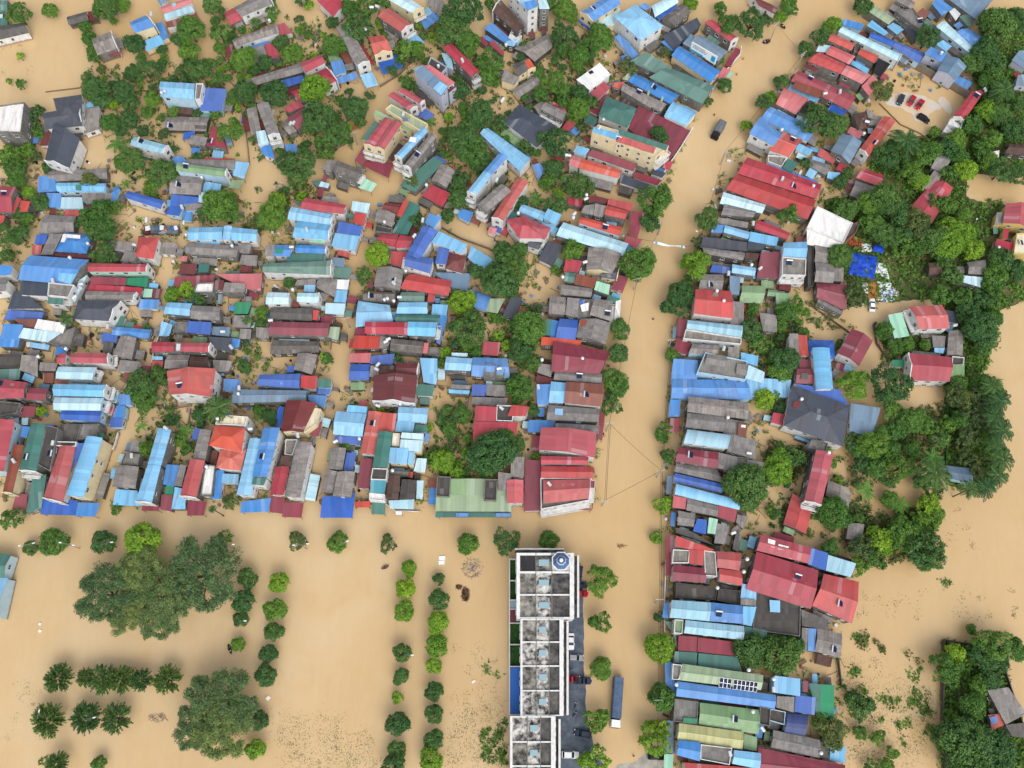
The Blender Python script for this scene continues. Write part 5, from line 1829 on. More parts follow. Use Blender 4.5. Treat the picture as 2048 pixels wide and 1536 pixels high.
GARDENS = [[(160,140),(450,120),(480,290),(300,350),(190,270)],[(420,20),(640,40),(720,300),(520,320),(470,200)],[(640,20),(900,20),(1010,140),(860,200),(740,120)],[(850,170),(1040,150),(1060,240),(1000,390),(880,330)],[(1030,80),(1190,60),(1200,240),(1060,260)],[(20,290),(80,290),(60,380),(0,380)],[(500,380),(620,350),(640,400),(560,430)],
           [(1490,640),(1640,620),(1640,740),(1500,740)],[(1530,890),(1640,880),(1760,960),(1700,1090),(1540,1060)],[(910,600),(1080,610),(1080,740),(990,760),(900,700)],[(280,760),(420,740),(430,850),(290,900)],[(700,790),(960,860),(960,960),(880,960)],[(1040,380),(1200,360),(1180,420),(1040,430)],[(300,160),(470,110),(480,230)],[(470,690),(540,620),(545,750)]]
def extra_shrubs():
    r = random.Random(9); out = []; base = parse_trees()
    for pl in GARDENS:
        xs, ys = [p[0] for p in pl], [p[1] for p in pl]; want = int((max(xs)-min(xs))*(max(ys)-min(ys))/3000); t = 0
        while want > 0 and t < 400:
            t += 1; x, y = min(xs)+r.random()*(max(xs)-min(xs)), min(ys)+r.random()*(max(ys)-min(ys)); k = 6+5*r.random()
            if not inside((x, y), pl) or any(math.hypot(x-a, y-b) < (c+k)*.75 for _, a, b, c in base+out): continue
            g = P(x, y, .5); m = .6*k*pxm(x, y)
            if any(inside((g.x+u*m, g.y+v*m), B) for B, _h, _k in BLOCKS for u, v in ((0, 0), (1, 0), (-1, 0), (0, 1), (0, -1))): continue
            out.append((r.choice('dddmmoy'), x, y, k)); want -= 1
    return out
def tree_label_pool(trees, houses):
    """A label that points at one tree: its look, its side of the nearest landmark house and, where needed, its rank by size there."""
    items = []
    for k, (kind, x, y, r) in enumerate(trees):
        best = min((h for h in houses if len(h['label'].split()) <= (9 if kind not in 'wR' else 7)), key=lambda h: math.hypot(h['uv'][0]-x, h['uv'][1]-y))
        dx, dy = x-best['uv'][0], y-best['uv'][1]
        rel = ('right of' if dx > 0 else 'left of') if abs(dx) > abs(dy) else ('below' if dy > 0 else 'above')
        noun = {'b': 'banana clump', 'p': 'palm', 'w': 'spiky drooping tree', 'R': 'huge spreading tree'}.get(kind, ('tree' if r > 17.5 else 'small tree' if r > 11.5 else 'shrub'))
        items.append([k, ADJ[kind], noun, rel, best, math.hypot(dx, dy), r])
    groups = {}
    for it in items: groups.setdefault((it[1], it[2], it[3], it[4]['label']), []).append(it)
    labs = {}
    for key, its in groups.items():
        its.sort(key=lambda i: i[5]); n = len(its)
        for j, it in enumerate(its):
            if n == 1: pre = ''
            elif n == 2: pre = ('nearer ', 'farther ')[j]
            else: pre = ('nearest ' if j == 0 else 'farthest ' if j == n-1 else ('second-nearest ', 'third-nearest ', 'fourth-nearest ', 'fifth-nearest ', 'sixth-nearest ', 'seventh-nearest ', 'eighth-nearest ', 'ninth-nearest ', 'tenth-nearest ', 'eleventh-nearest ', 'twelfth-nearest ')[j-1])
            short = it[4]['label'].split()
            s = f"{pre}{it[1]} {it[2]} {it[3]} the {it[4]['label']}".replace('  ', ' ').strip()
            labs[it[0]] = s
    return labs
def build_trees(houses):
    trees = parse_trees()+extra_shrubs(); labs = tree_label_pool(trees, houses)
    for k, (kind, x, y, r) in enumerate(trees):
        rr = random.Random(k*31+5)
        g = P(x, y, 0); sc = pxm(x, y, 0); R = r*sc*1.06
        if kind in 'dmyo': hc = max(1.15*R, 1.9)+rr.random()*.6
        elif kind == 'R': hc = 7.5
        elif kind == 'w': hc = 4.2
        elif kind == 'p': hc = 9.5+rr.random()*2
        else: hc = 2.6
        c = P(x, y, hc); R = r*pxm(x, y, hc)*(1.3 if kind == 'p' else 1.0 if y > 1125 and x < 1000 and kind in 'dmy' else 1.06)
        nm, cat, grp = {'p': ('palm_tree', 'palm', 'palms'), 'b': ('banana_plant', 'banana plant', 'banana clumps'), 'w': ('spiky_tree', 'tree', 'drooping trees in the flooded park'),
                        'R': ('spreading_tree', 'tree', 'huge spreading trees in the flooded park')}.get(kind, ('tree', 'tree', 'trees around the flooded town') if r > 17.5 else ('small_tree', 'small tree', 'small trees around the flooded town') if r > 11.5 else ('shrub', 'shrub', 'shrubs around the flooded town'))
        Rt = root(nm, (c.x, c.y, 0), labs[k], cat, grp)
        if kind in 'wpbR': me = PROTO[kind][k % len(PROTO[kind])]
        else:
            cl = 'S' if R < 1.7 else ('M' if R < 3.6 else 'L')
            park = y > 1125 and x < 1000
            if cl != 'S' and not park and (kind == 'o' or rr.random() < (.5 if 1180 < x < 1350 and y > 640 else .12 if kind == 'y' else .38)): cl = 'X'+cl
            me = PROTO[cl][k % len(PROTO[cl])]
        rz = rr.random()*6.283; zs = 1.0 if kind in 'pbR' else .82+.3*rr.random()
        ax = .9+.2*rr.random() if not (y > 1125 and x < 1000) else .96+.08*rr.random()
        o = link('fronds' if kind in 'pb' else 'crown', me, Rt, (0, 0, hc), rz, (R*ax, R/ax, R*zs))
        o.material_slots[0].link = 'OBJECT'; o.material_slots[0].material = LM[kind]
        tt = TR['R' if kind == 'R' else 'p' if kind in 'pb' else 'n']; tm = tt[k % len(tt)]
        wid = {'p': 2.2, 'b': 1.6}.get(kind, R)
        if kind == 'R': wid = R*.8
        link('trunk', tm, Rt, (0, 0, hc), rz, (wid, wid, hc+.3))
    return len(trees)
def undergrowth(name, polys, dens, size, mat, label, cat, hmax=.7, seed=1, wide=.25):
    r = np.random.default_rng(seed); V, T = [], []
    for pl in polys:
        w = [P(*p) for p in pl]; xs = [p.x for p in w]; ys = [p.y for p in w]; q = [(p.x, p.y) for p in w]
        area = abs(sum(q[i][0]*q[i-1][1]-q[i-1][0]*q[i][1] for i in range(len(q))))/2
        for _ in range(int(area*dens)):
            x, y = min(xs)+r.random()*(max(xs)-min(xs)), min(ys)+r.random()*(max(ys)-min(ys))
            if not inside((x, y), q): continue
            n = int(8+14*r.random()); k = wide+2*wide*r.random(); C = np.array([x, y, 0.05])+r.normal(size=(n, 3))*np.array([k, k, 0])+np.stack([np.zeros(n), np.zeros(n), r.random(n)**1.3*hmax], 1)
            nn = unit(r.normal(size=(n, 3))*.7+np.array([0, 0, .8]))
            v, t = leaf_arrays(C, nn, size*(.7+.7*r.random(n)), r.random()*.5+r.random(n)*.5); V.append(v); T.append(t)
    if not V: return
    me = leaf_mesh(name, np.concatenate(V), np.concatenate(T)); me.materials[0] = LM[mat]
    o = link(name, me); o['kind'] = 'stuff'; o['label'] = label; o['category'] = cat
# ------------------------------------------------------------------ water, banks and dry patches
def sheet(name, pts, mat, kind='structure'):
    m = MB(); m.face(pts, 0, [(p[0], p[1]) for p in pts]); o = link(name, m.mesh(name, [mat])); o['kind'] = kind; return o
sheet('flood_water', [(-2500, -2500, 0), (2500, -2500, 0), (2500, 2500, 0), (-2500, 2500, 0)], water_mat())
def vnoise(x, y, s=1.0):
    from mathutils import noise
    return noise.noise(Vector((x*s, y*s, 3.7)))
def mound(name, poly, mat, zmax, res=1.0, slope=.09, amp=.10):   # low ground that rises out of the water with a ragged edge
    w = [P(*p) for p in poly]; q = [(p.x, p.y) for p in w]; xs = [p[0] for p in q]; ys = [p[1] for p in q]; m = MB(); g = {}
    def ht(x, y):
        d = min(seg(x, y, q[i-1], q[i]) for i in range(len(q)))
        d = d if inside((x, y), q) else -d
        return min(d*slope, zmax)+amp*(vnoise(x, y, .16)+.5*vnoise(x, y, .6))-.02
    nx, ny = int((max(xs)-min(xs)+6)/res), int((max(ys)-min(ys)+6)/res)
    H_ = [[ht(min(xs)-3+i*res, min(ys)-3+j*res) for j in range(ny+1)] for i in range(nx+1)]
    for i in range(nx):
        for j in range(ny):
            hh = (H_[i][j], H_[i+1][j], H_[i+1][j+1], H_[i][j+1])
            if max(hh) < -.05: continue
            x, y = min(xs)-3+i*res, min(ys)-3+j*res
            m.face([(x, y, hh[0]), (x+res, y, hh[1]), (x+res, y+res, hh[2]), (x, y+res, hh[3])])
    o = link(name, m.mesh(name, [mat])); o['kind'] = 'structure'; return o
def seg(x, y, a, b):
    dx, dy = b[0]-a[0], b[1]-a[1]; t = max(0, min(1, ((x-a[0])*dx+(y-a[1])*dy)/(dx*dx+dy*dy+1e-9)))
    return math.hypot(x-a[0]-t*dx, y-a[1]-t*dy)
BANKS = {'orchard': [(1650,400),(1700,392),(1760,300),(1800,275),(1890,262),(1960,185),(2070,150),(2070,350),(1938,352),(1930,398),(2010,405),(2060,480),(2060,600),(1990,625),(1990,690),(1962,735),(1932,730),(1915,640),(1860,602),(1760,604),(1700,615),(1690,560),(1645,500)],
         'villa': [(1750,655),(1800,645),(1980,645),(1975,740),(1905,775),(1790,735)], 'palms': [(1892,762),(2000,762),(2008,930),(1980,978),(1892,972),(1888,900)],
         'plot': [(1886,1284),(1958,1293),(2000,1330),(2060,1480),(2060,1560),(1882,1560)], 'northeast': [(1960,20),(2070,20),(2070,150),(1960,185),(1935,130),(1960,80)]}
for k in BANKS: mound('ground', BANKS[k], M['bankm'], .35, 1.6)
mound('ground', [(1690,505),(1860,498),(1868,600),(1760,606),(1700,612)], M['bankm'], .45, 1.2)
mound('pavement', [(1118,1120),(1160,1122),(1168,1200),(1168,1300),(1176,1420),(1188,1500),(1235,1560),(1080,1560)], M['asphalt'], .22, .8, .12, .05)
mound('pavement', [(1286,1506),(1345,1500),(1345,1570),(1190,1570),(1225,1530)], M['concrete'], .14, .8, .06, .10)
mound('yard', [(1784,190),(1812,176),(1850,190),(1893,216),(1868,232),(1846,252),(1800,226),(1772,206)], M['shoal'], .09, .7, .03, .05)
mound('yard', [(1872,185),(1915,215),(1900,235),(1880,215)], M['shoal'], .09, .7, .03, .05)

# ------------------------------------------------------------------ white terraced block with its octagonal turret
def white_block():
    Z = 11.2; c = P(1085, 1300, Z); R = root('townhouse_block', (c.x, c.y, 0), 'long white terraced block with stained roof decks and an octagonal turret', 'building')
    off = (c.x, c.y, 0)
    def rect(x0, y0, x1, y1, z=Z): return [tuple(P(x0, y1, z)[:2]), tuple(P(x1, y1, z)[:2]), tuple(P(x1, y0, z)[:2]), tuple(P(x0, y0, z)[:2])]
    secs = [dict(x0=1033, x1=1148, y0=1106, y1=1237, cols=[(1040,1071),(1072.6,1103),(1104.6,1139.5)], rows=[(1110.5,1142.5),(1146.5,1188),(1191,1234)]),
            dict(x0=1041, x1=1127, y0=1237.2, y1=1432, cols=[(1045,1071.6),(1073.2,1097.6),(1099.2,1119)], rows=[(1240,1282.6),(1285.4,1330.6),(1333.4,1380),(1382.8,1429.6)]),
            dict(x0=1020, x1=1111, y0=1432.2, y1=1580, cols=[(1025,1053.6),(1055.2,1080.4),(1082,1102)], rows=[(1435,1482.4),(1485.4,1530.6),(1533.6,1577)])]
    r_ = random.Random(4)
    for s in secs:
        m = MB(); m.prism(rect(s['x0'], s['y0'], s['x1'], s['y1']), -1, Z-.55, 0); link('wall', m.mesh('wall', [WM['w']], off), R)
        for ri, (ya, yb) in enumerate(s['rows']):
            for ci, (xa, xb) in enumerate(s['cols']):
                mt = [('deckmid', 'deckpale', 'deckmid'), ('deckpale',)*3, ('deckdark',)*3][ci][r_.randrange(3)]
                if s is secs[0] and ri == 0: 
                    if ci == 2: continue
                    mt = ('deckdark', 'deckmid')[ci]
                d = MB(); q = rect(xa, ya, xb, yb, Z-.5); d.face([(*p, Z-.5) for p in q], 0); link('roof_deck', d.mesh('roof_deck', [M[mt]], off), R)
                if s is secs[0] and ri == 0 and ci == 0:
                    d = MB(); d.prism(rect(xa+1, ya+1, xb-1, yb-1, Z-.45), Z-.5, Z-.42, 0); link('roof_well', d.mesh('roof_well', [RM['bk']], off), R)
                if ci == 1:
                    ym = ya+(yb-ya)*.45; k = MB(); k.prism(rect(xa+5, ym-6, xb-5, ym+6, Z+.2), Z-.5, Z+.2, 0, True, False, 1)
                    link('skylight', k.mesh('skylight', [M['frame'], M['skylight']], off), R)
        xs = [s['x0']]+[v for a in s['cols'] for v in a]+[s['x1']]; ys = [s['y0']]+[v for a in s['rows'] for v in a]+[s['y1']]
        p = MB()
        for i in range(0, len(xs)-1, 2):                     # walls running down the block, then the short cross walls between them
            p.prism(rect(xs[i], s['y0'], xs[i+1], s['y1']), Z-.55, Z+(.25 if i in (0, 6) else -.22), 0 if i in (0, 6) else 1)
        for j in range(0, len(ys)-1, 2):
            for (xa, xb) in s['cols']: p.prism(rect(xa, ys[j], xb, ys[j+1]), Z-.55, Z+(.0 if j else .25), 0)
        link('parapet', p.mesh('parapet', [WM['w'], WM['g']], off), R)
        for zb, dx in ((7.9, 9), (4.8, 10)):                # balconies along the street side
            b = MB(); x0, x1 = s['x1']-1, s['x1']+dx; q = [P(x0, s['y0']+6, zb), P(x1, s['y0']+6, zb), P(x1, s['y1']-2, zb), P(x0, s['y1']-2, zb)]
            q = [(v.x, v.y) for v in q][::-1]; b.prism(q, zb-.25, zb, 0, True, True, 1)
            a_, b_ = Vector(q[1]), Vector(q[2]); inn = Vector(q[0])-a_; inn = inn.normalized()*.42
            b.prism([tuple(a_), tuple(a_+inn), tuple(b_+inn), tuple(b_)] if not ccw([tuple(a_), tuple(b_), tuple(b_+inn), tuple(a_+inn)]) else [tuple(a_), tuple(b_), tuple(b_+inn), tuple(a_+inn)], zb, zb+1.0, 0)
            link('balcony', b.mesh('balcony', [WM['w'], M['deckdark']], off), R)
    for s in secs:                                           # windows on both long sides, one bay per dwelling
        for ya, yb in s['rows']:
            for zz in (2.4, 5.9, 9.0):
                for xx, sg in ((s['x0'], -1), (s['x1'], 1)):
                    for fr_ in (.3, .7):
                        p = P(xx, ya+(yb-ya)*fr_, Z); link('window', window_mesh(1.2, 1.5), R, (p.x-c.x+sg*.03, p.y-c.y, zz), sg*math.pi/2)
    b = MB(); q = rect(1030, 1097, 1128, 1107, 8.2); b.prism(q, 7.9, 8.2, 0, True, True, 1)
    for xa, xb in ((1030,1045),(1045,1062),(1062,1080),(1080,1098),(1098,1115),(1115,1128)): b.prism(rect(xa, 1096.5, xb, 1099.2, 9.1), 8.2, 9.0+.25*((xa//17) % 2), 0)
    link('balcony', b.mesh('balcony', [WM['w'], M['deckdark']], off), R)
    t = P(1122, 1122, Z+1.2); tw = MB(); rr = 17*pxm(1122, 1122, Z+1.2)
    def octo(r, a=.3927): return [(t.x+math.cos(a+i*.7854)*r, t.y+math.sin(a+i*.7854)*r) for i in range(8)]
    tw.prism(octo(rr*1.02), -1, Z+.9, 0); tw.prism(octo(rr*1.16), Z+.9, Z+1.2, 0, True, True); tu = link('turret', tw.mesh('turret', [WM['w']], off), R)
    dm = MB()
    for (r0, z0), (r1, z1) in (((rr*1.02, Z+1.22), (rr*.55, Z+2.3)), ((rr*.55, Z+2.3), (rr*.14, Z+3.1))):
        A, B_ = octo(r0), octo(r1)
        for i in range(8): j = (i+1) % 8; dm.face([(*A[i], z0), (*A[j], z0), (*B_[j], z1), (*B_[i], z1)], 0, [(0,0),(1,0),(1,1),(0,1)])
    for r0, z0 in ((rr*.58, Z+2.3),):
        A, B_ = octo(r0), octo(r0*.86)
        for i in range(8):
            j = (i+1) % 8; dm.face([(*A[i], z0-.02), (*A[j], z0-.02), (*B_[j], z0+.34), (*B_[i], z0+.34)], 1)
    link('dome', dm.mesh('dome', [M['dome'], WM['w']], off), tu); fi = MB(); fi.cyl((t.x, t.y), rr*.24, Z+2.9, Z+3.3, 12, 0, rr*.16); fi.cyl((t.x, t.y), .12, Z+3.3, Z+4.4, 8, 0, .03)
    link('finial', fi.mesh('finial', [M['white']], off), tu)
    g = MB(); gx0, gx1 = 1019, 1041                           # garden courts behind the block
    for y in (1118, 1161, 1200, 1218, 1246, 1289, 1333, 1429): g.prism(rect(gx0, y-1, 1033 if y < 1240 else gx1, y+1, 2.2), -1, 2.2, 0)
    g.prism(rect(gx0-1.2, 1117, gx0+1, 1430, 2.3), -1, 2.3, 0); link('garden_wall', g.mesh('garden_wall', [WM['w']], off), R)
    for y0, y1, mt, z in ((1120,1159,'lawn',.5),(1163,1198,'lawn',.5),(1202,1216,'skylight',1.9),(1220,1244,'maroon',1.8),(1248,1287,'lawn',.5),(1291,1331,'lawn',.5),(1335,1427,'blueroof',2.0)):
        d = MB(); q = rect(gx0+1.5, y0, 1032 if y1 < 1246 else gx1-.5, y1, z); d.prism(q, -1, z, 0); nm = 'court_roof' if z > 1 else 'garden_bed'; link(nm, d.mesh(nm, [M[mt]], off), R)
white_block()

# ------------------------------------------------------------------ vehicles
WHEEL = None
def wheel_mesh():
    m = MB(); n = 14
    for s, r, k in ((-.1, .33, 0), ):
        A = [(math.cos(6.2832*i/n)*.33, -.11, math.sin(6.2832*i/n)*.33) for i in range(n)]; B = [(a[0], .11, a[2]) for a in A]
        for i in range(n): j = (i+1) % n; m.face([A[j], A[i], B[i], B[j]], 0)
        m.face(A, 0); m.face(B[::-1], 0); C = [(a[0]*.55, -.12, a[2]*.55) for a in A]; m.face(C, 1); D = [(a[0]*.55, .12, a[2]*.55) for a in A]; m.face(D[::-1], 1)
    return m.mesh('wheel', [M['black'], M['carsilver']])
def loft(m, secs, mat=0, cap=True):
    for A, B in zip(secs, secs[1:]):
        n = len(A)
        for i in range(n): j = (i+1) % n; m.face([A[i], A[j], B[j], B[i]], mat)
    if cap: m.face(list(reversed(secs[0])), mat); m.face(secs[-1], mat)
def car(px, py, qx, qy, paint, label, suv=False, z=.12, L=4.4, Wd=1.78, group=None, pick=False):
    """front of the car points from (px,py) to (qx,qy)"""
    global WHEEL
    WHEEL = WHEEL or wheel_mesh()
    a, b = P(px, py, .8), P(qx, qy, .8); c = (a+b)/2; d = (b-a).normalized(); rz = math.atan2(d.y, d.x)
    R = root('parked_car', (c.x, c.y, z), label, 'car', group, rz); hw = Wd/2
    def ring(x, w, zt, zb=.28, e=.16): return [(x, -w, zb), (x, w, zb), (x, w+.0, zt-e), (x, w-e*.9, zt), (x, -w+e*.9, zt), (x, -w, zt-e)]
    hood = .95 if suv else .84; bk = (1.0 if suv else .92); l = L/2
    m = MB(); loft(m, [ring(-l, hw*.80, bk-.22), ring(-l+.12, hw*.93, bk-.04), ring(-l+.7, hw, bk), ring(.3, hw, .95), ring(l-1.1, hw, hood+.03), ring(l-.35, hw*.95, hood-.06), ring(l-.05, hw*.82, hood-.22), ring(l, hw*.7, hood-.34)])
    body = link('body', m.mesh('body', [paint], smooth=False), R)
    x0 = -l+(.22 if suv else .75); x1 = l-1.15; ht = 1.66 if suv else 1.42
    if pick: x0 = -.35
    g = MB()
    def cr(x, w, zz): return [(x, -w, zz), (x, w, zz)]
    bot = [(x0, -hw*.93, .9), (x1, -hw*.93, .86), (x1, hw*.93, .86), (x0, hw*.93, .9)]; top = [(x0+.45, -hw*.74, ht-.06), (x1-.75, -hw*.74, ht-.06), (x1-.75, hw*.74, ht-.06), (x0+.45, hw*.74, ht-.06)]
    for i in range(4): j = (i+1) % 4; g.face([bot[i], bot[j], top[j], top[i]], 0)
    link('windows_band', g.mesh('windows_band', [M['carglass']]), R).name = 'cabin_glass'
    r = MB(); t2 = [(x, y*1.02, zz+.01) for x, y, zz in top]; t3 = [(x*.94+(x0+x1)*.03, y*.86, zz+.07) for x, y, zz in top]
    for i in range(4): j = (i+1) % 4; r.face([t2[i], t2[j], t3[j], t3[i]])
    r.face(t3); 
    for i in range(4):
        p0, p1 = Vector(bot[i]), Vector(top[i]); r.tube([p0, p1], .05, 4)
    link('roof', r.mesh('roof', [paint]), R)
    if pick:
        k = MB(); k.box((-l+.85, 0, .99), (1.35, hw*1.6, .04), 0, 0); link('cargo_bed', k.mesh('cargo_bed', [M['black']]), R)
    for sx in (-l+.85, l-.85):
        for sy in (-1, 1): link('wheel', WHEEL, R, (sx, sy*(hw-.1), .33))
    hl = MB(); hl.box((0, 0, 0), (.14, .34, .12))
    hm = hl.mesh('headlight', [M['light']])
    for sy in (-1, 1): link('headlight', hm, R, (l-.13, sy*hw*.68, hood-.2))
    mr = MB(); mr.box((0, 0, 0), (.14, .2, .12)); mm = mr.mesh('wing_mirror', [paint])
    for sy in (-1, 1): link('wing_mirror', mm, R, (x1-.35, sy*(hw+.08), 1.0))
GP = 'cars by the white terraced block'; GY = 'cars in the shallow yard'
car(1142, 1267, 1142, 1299, M['carwhite'], 'white sedan parked lengthwise beside the white terraced block', group=GP)
car(1139, 1315, 1163, 1316, M['carsilver'], 'silver people carrier parked nose to the street', True, group=GP)
car(1138, 1358, 1156, 1358, M['carred'], 'red hatchback tucked beside a dark pickup', L=3.6, group=GP)
car(1153, 1361, 1177, 1362, M['carnavy'], 'dark pickup next to the red hatchback', True, group=GP, pick=True, L=4.9)
car(1182, 1470, 1149, 1464, M['carnavy'], 'dark car parked under a street tree at the pavement edge', True, group=GP, L=4.6)
car(1125, 1509, 1156, 1510, M['carwhite'], 'white off-road car parked across the pavement at the bottom', True, group=GP, L=4.5)
car(1297, 1512, 1328, 1513, M['carblack'], 'black car parked on the far kerb below the olive hedge tree', True, group=GP, L=4.4)
car(1147, 1188, 1174, 1187, M['carred'], 'crimson car half hidden by the white balcony ledge', group=GP)
car(1146, 1170, 1174, 1170, M['carnavy'], 'navy car just above the crimson one by the balcony', group=GP)
car(1160, 1134, 1156, 1161, M['carnavy'], 'navy car standing along the turret corner', True, group=GP)
car(1806, 190, 1798, 207, M['carnavy'], 'dark blue car leftmost in the shallow yard', True, .02, group=GY, L=4.2)
car(1829, 192, 1819, 209, M['carred'], 'red car between the blue car and another red car', False, .02, group=GY, L=4.2)
car(1846, 200, 1834, 216, M['carred'], 'red car farthest to the right in the yard row', False, .02, group=GY, L=4.2)
car(1838, 231, 1857, 242, M['carblack'], 'black car standing alone below the red cars', True, .02, group=GY, L=4.3)
car(1744, 622, 1744, 598, M['carwhite'], 'white car parked below the sawn planks', False, .25)

def truck(px, py, qx, qy, Wd, h, mat, cabm, label, cab, z=-.4, nm='cargo_truck'):
    a, b = P(px, py, h), P(qx, qy, h); c = (a+b)/2; d = (b-a); L = d.length; rz = math.atan2(d.y, d.x)
    R = root(nm, (c.x, c.y, z), label, 'truck', None, rz); hw = Wd/2; l = L/2; e = .35
    def ring(x, w, zt): return [(x, -w, 1.1), (x, w, 1.1), (x, w, zt-e), (x, w*.8, zt-.08), (x, 0, zt), (x, -w*.8, zt-.08), (x, -w, zt-e)]
    m = MB(); n = 11; x0, x1 = -l, l-cab-.35
    loft(m, [ring(x0+(x1-x0)*i/n, hw*(1 if i % 2 == 0 else .985), h-z+(.0 if i % 2 == 0 else -.07)) for i in range(n+1)]); link('cargo_cover', m.mesh('cargo_cover', [mat]), R)
    k = MB(); k.box(((x0+l)/2, 0, .95), (l-x0-.1, Wd*.9, .28)); link('chassis', k.mesh('chassis', [M['black']]), R)
    ch = h-z-.5
    def cr(x, w, zt): return [(x, -w, .75), (x, w, .75), (x, w, zt-.25), (x, w*.85, zt), (x, -w*.85, zt), (x, -w, zt-.25)]
    q = MB(); loft(q, [cr(l-cab, hw*.95, ch), cr(l-.45, hw*.95, ch), cr(l-.1, hw*.93, ch*.72), cr(l, hw*.86, ch*.6)]); ca = link('cab', q.mesh('cab', [cabm]), R)
    w = MB(); w.face([(l-.40, -hw*.78, ch*.95), (l-.06, -hw*.82, ch*.70), (l-.06, hw*.82, ch*.70), (l-.40, hw*.78, ch*.95)]); w.box((l-.05, 0, ch*.66), (.1, hw*1.6, .08)); link('windscreen', w.mesh('windscreen', [M['carglass']]), ca)
    for sy in (-1, 1):
        mr = MB(); mr.box((l-.15, sy*(hw+.12), ch*.8), (.12, .18, .4)); link('wing_mirror', mr.mesh('wing_mirror', [M['black']]), ca)
    global WHEEL
    for sx in (x0+1.0, x0+2.2, l-.9):
        for sy in (-1, 1): link('wheel', WHEEL, R, (sx, sy*(hw-.2), .5), 0, (1.5, 1.8, 1.5))
    return R
truck(1238.5, 1354, 1231.5, 1457, 2.55, 3.3, M['canvas'], M['white'], 'long truck with a slate blue cover and white cab in the street', 2.1)
truck(1447, 240, 1430, 270, 2.5, 2.9, M['canvas2'], M['black'], 'grey canvas truck wading up the main street', 1.6, -.5)
R0 = truck(356, 458, 284, 457, 2.7, 2.1, M['canvas2'], M['maroon'], 'mired maroon truck loaded with goods beside the lane mouth', 2.4, -.5, 'loaded_truck')
rr = random.Random(12)
LO = [(296,457,1.6,1.5,'sheet','white panel lying on the maroon truck cab'),(305,456,1.2,1.9,'canvas2','dark brown bundle behind the maroon cab'),(314,458,1.6,1.8,'canvas','slate cover on the middle of the truck load'),(324,456,1.3,1.5,'sheet','white sack pile in the middle of the truck load'),
      (331,460,.9,.9,'brick','small red carton on the truck load'),(338,455,1.5,1.0,'canvas2','grey rolled mat on the truck load'),(346,458,1.1,1.1,'tank_blue','blue basin near the truck tail'),(352,456,1.1,1.3,'sheet','white tub at the truck tail')]
for x, y, w, d, mt, lab in LO:
    p = P(x, y, 2.0); m = MB(); r0 = .14
    for z0, z1, s0, s1 in ((0, .25, 1, 1.04), (.25, .5, 1.04, .82)):
        A = [(-w/2*s0, -d/2*s0, z0), (w/2*s0, -d/2*s0, z0), (w/2*s0, d/2*s0, z0), (-w/2*s0, d/2*s0, z0)]; B_ = [(-w/2*s1, -d/2*s1, z1), (w/2*s1, -d/2*s1, z1), (w/2*s1, d/2*s1, z1), (-w/2*s1, d/2*s1, z1)]
        loft(m, [A, B_], 0, z1 > .3)
    o = link('bundle', m.mesh('bundle', [M[mt]]), None, (p.x, p.y, 2.0), rr.random()*.5); tag(o, lab, 'bundle', 'goods loaded on the mired truck')
def motorbike(px, py, rz, label):
    p = P(px, py, .3); R = root('motorbike', (p.x, p.y, .2), label, 'motorbike', 'motorbikes on the pavement', rz)
    for x in (-.62, .62): link('wheel', WHEEL, R, (x, 0, .3), 0, (.9, .5, .9))
    m = MB(); m.tube([(-.62, 0, .35), (-.2, 0, .55), (.3, 0, .6), (.55, 0, .85), (.62, 0, .35)], [.07, .13, .12, .06, .04], 6); link('frame', m.mesh('frame', [M['carnavy']]), R)
    s = MB(); s.box((-.25, 0, .74), (.75, .26, .1)); link('seat', s.mesh('seat', [M['black']]), R); h = MB(); h.tube([(.45, -.35, 1.0), (.55, 0, .95), (.45, .35, 1.0)], .025, 5); link('handlebar', h.mesh('handlebar', [M['steel']]), R)
for x, y, a, l in ((1141,1338,.3,'dark motorbike beside the silver people carrier'),(1151,1410,1.2,'upper of two motorbikes below the dark pickup'),(1149,1428,.9,'lower of two motorbikes below the dark pickup')): motorbike(x, y, a, l)

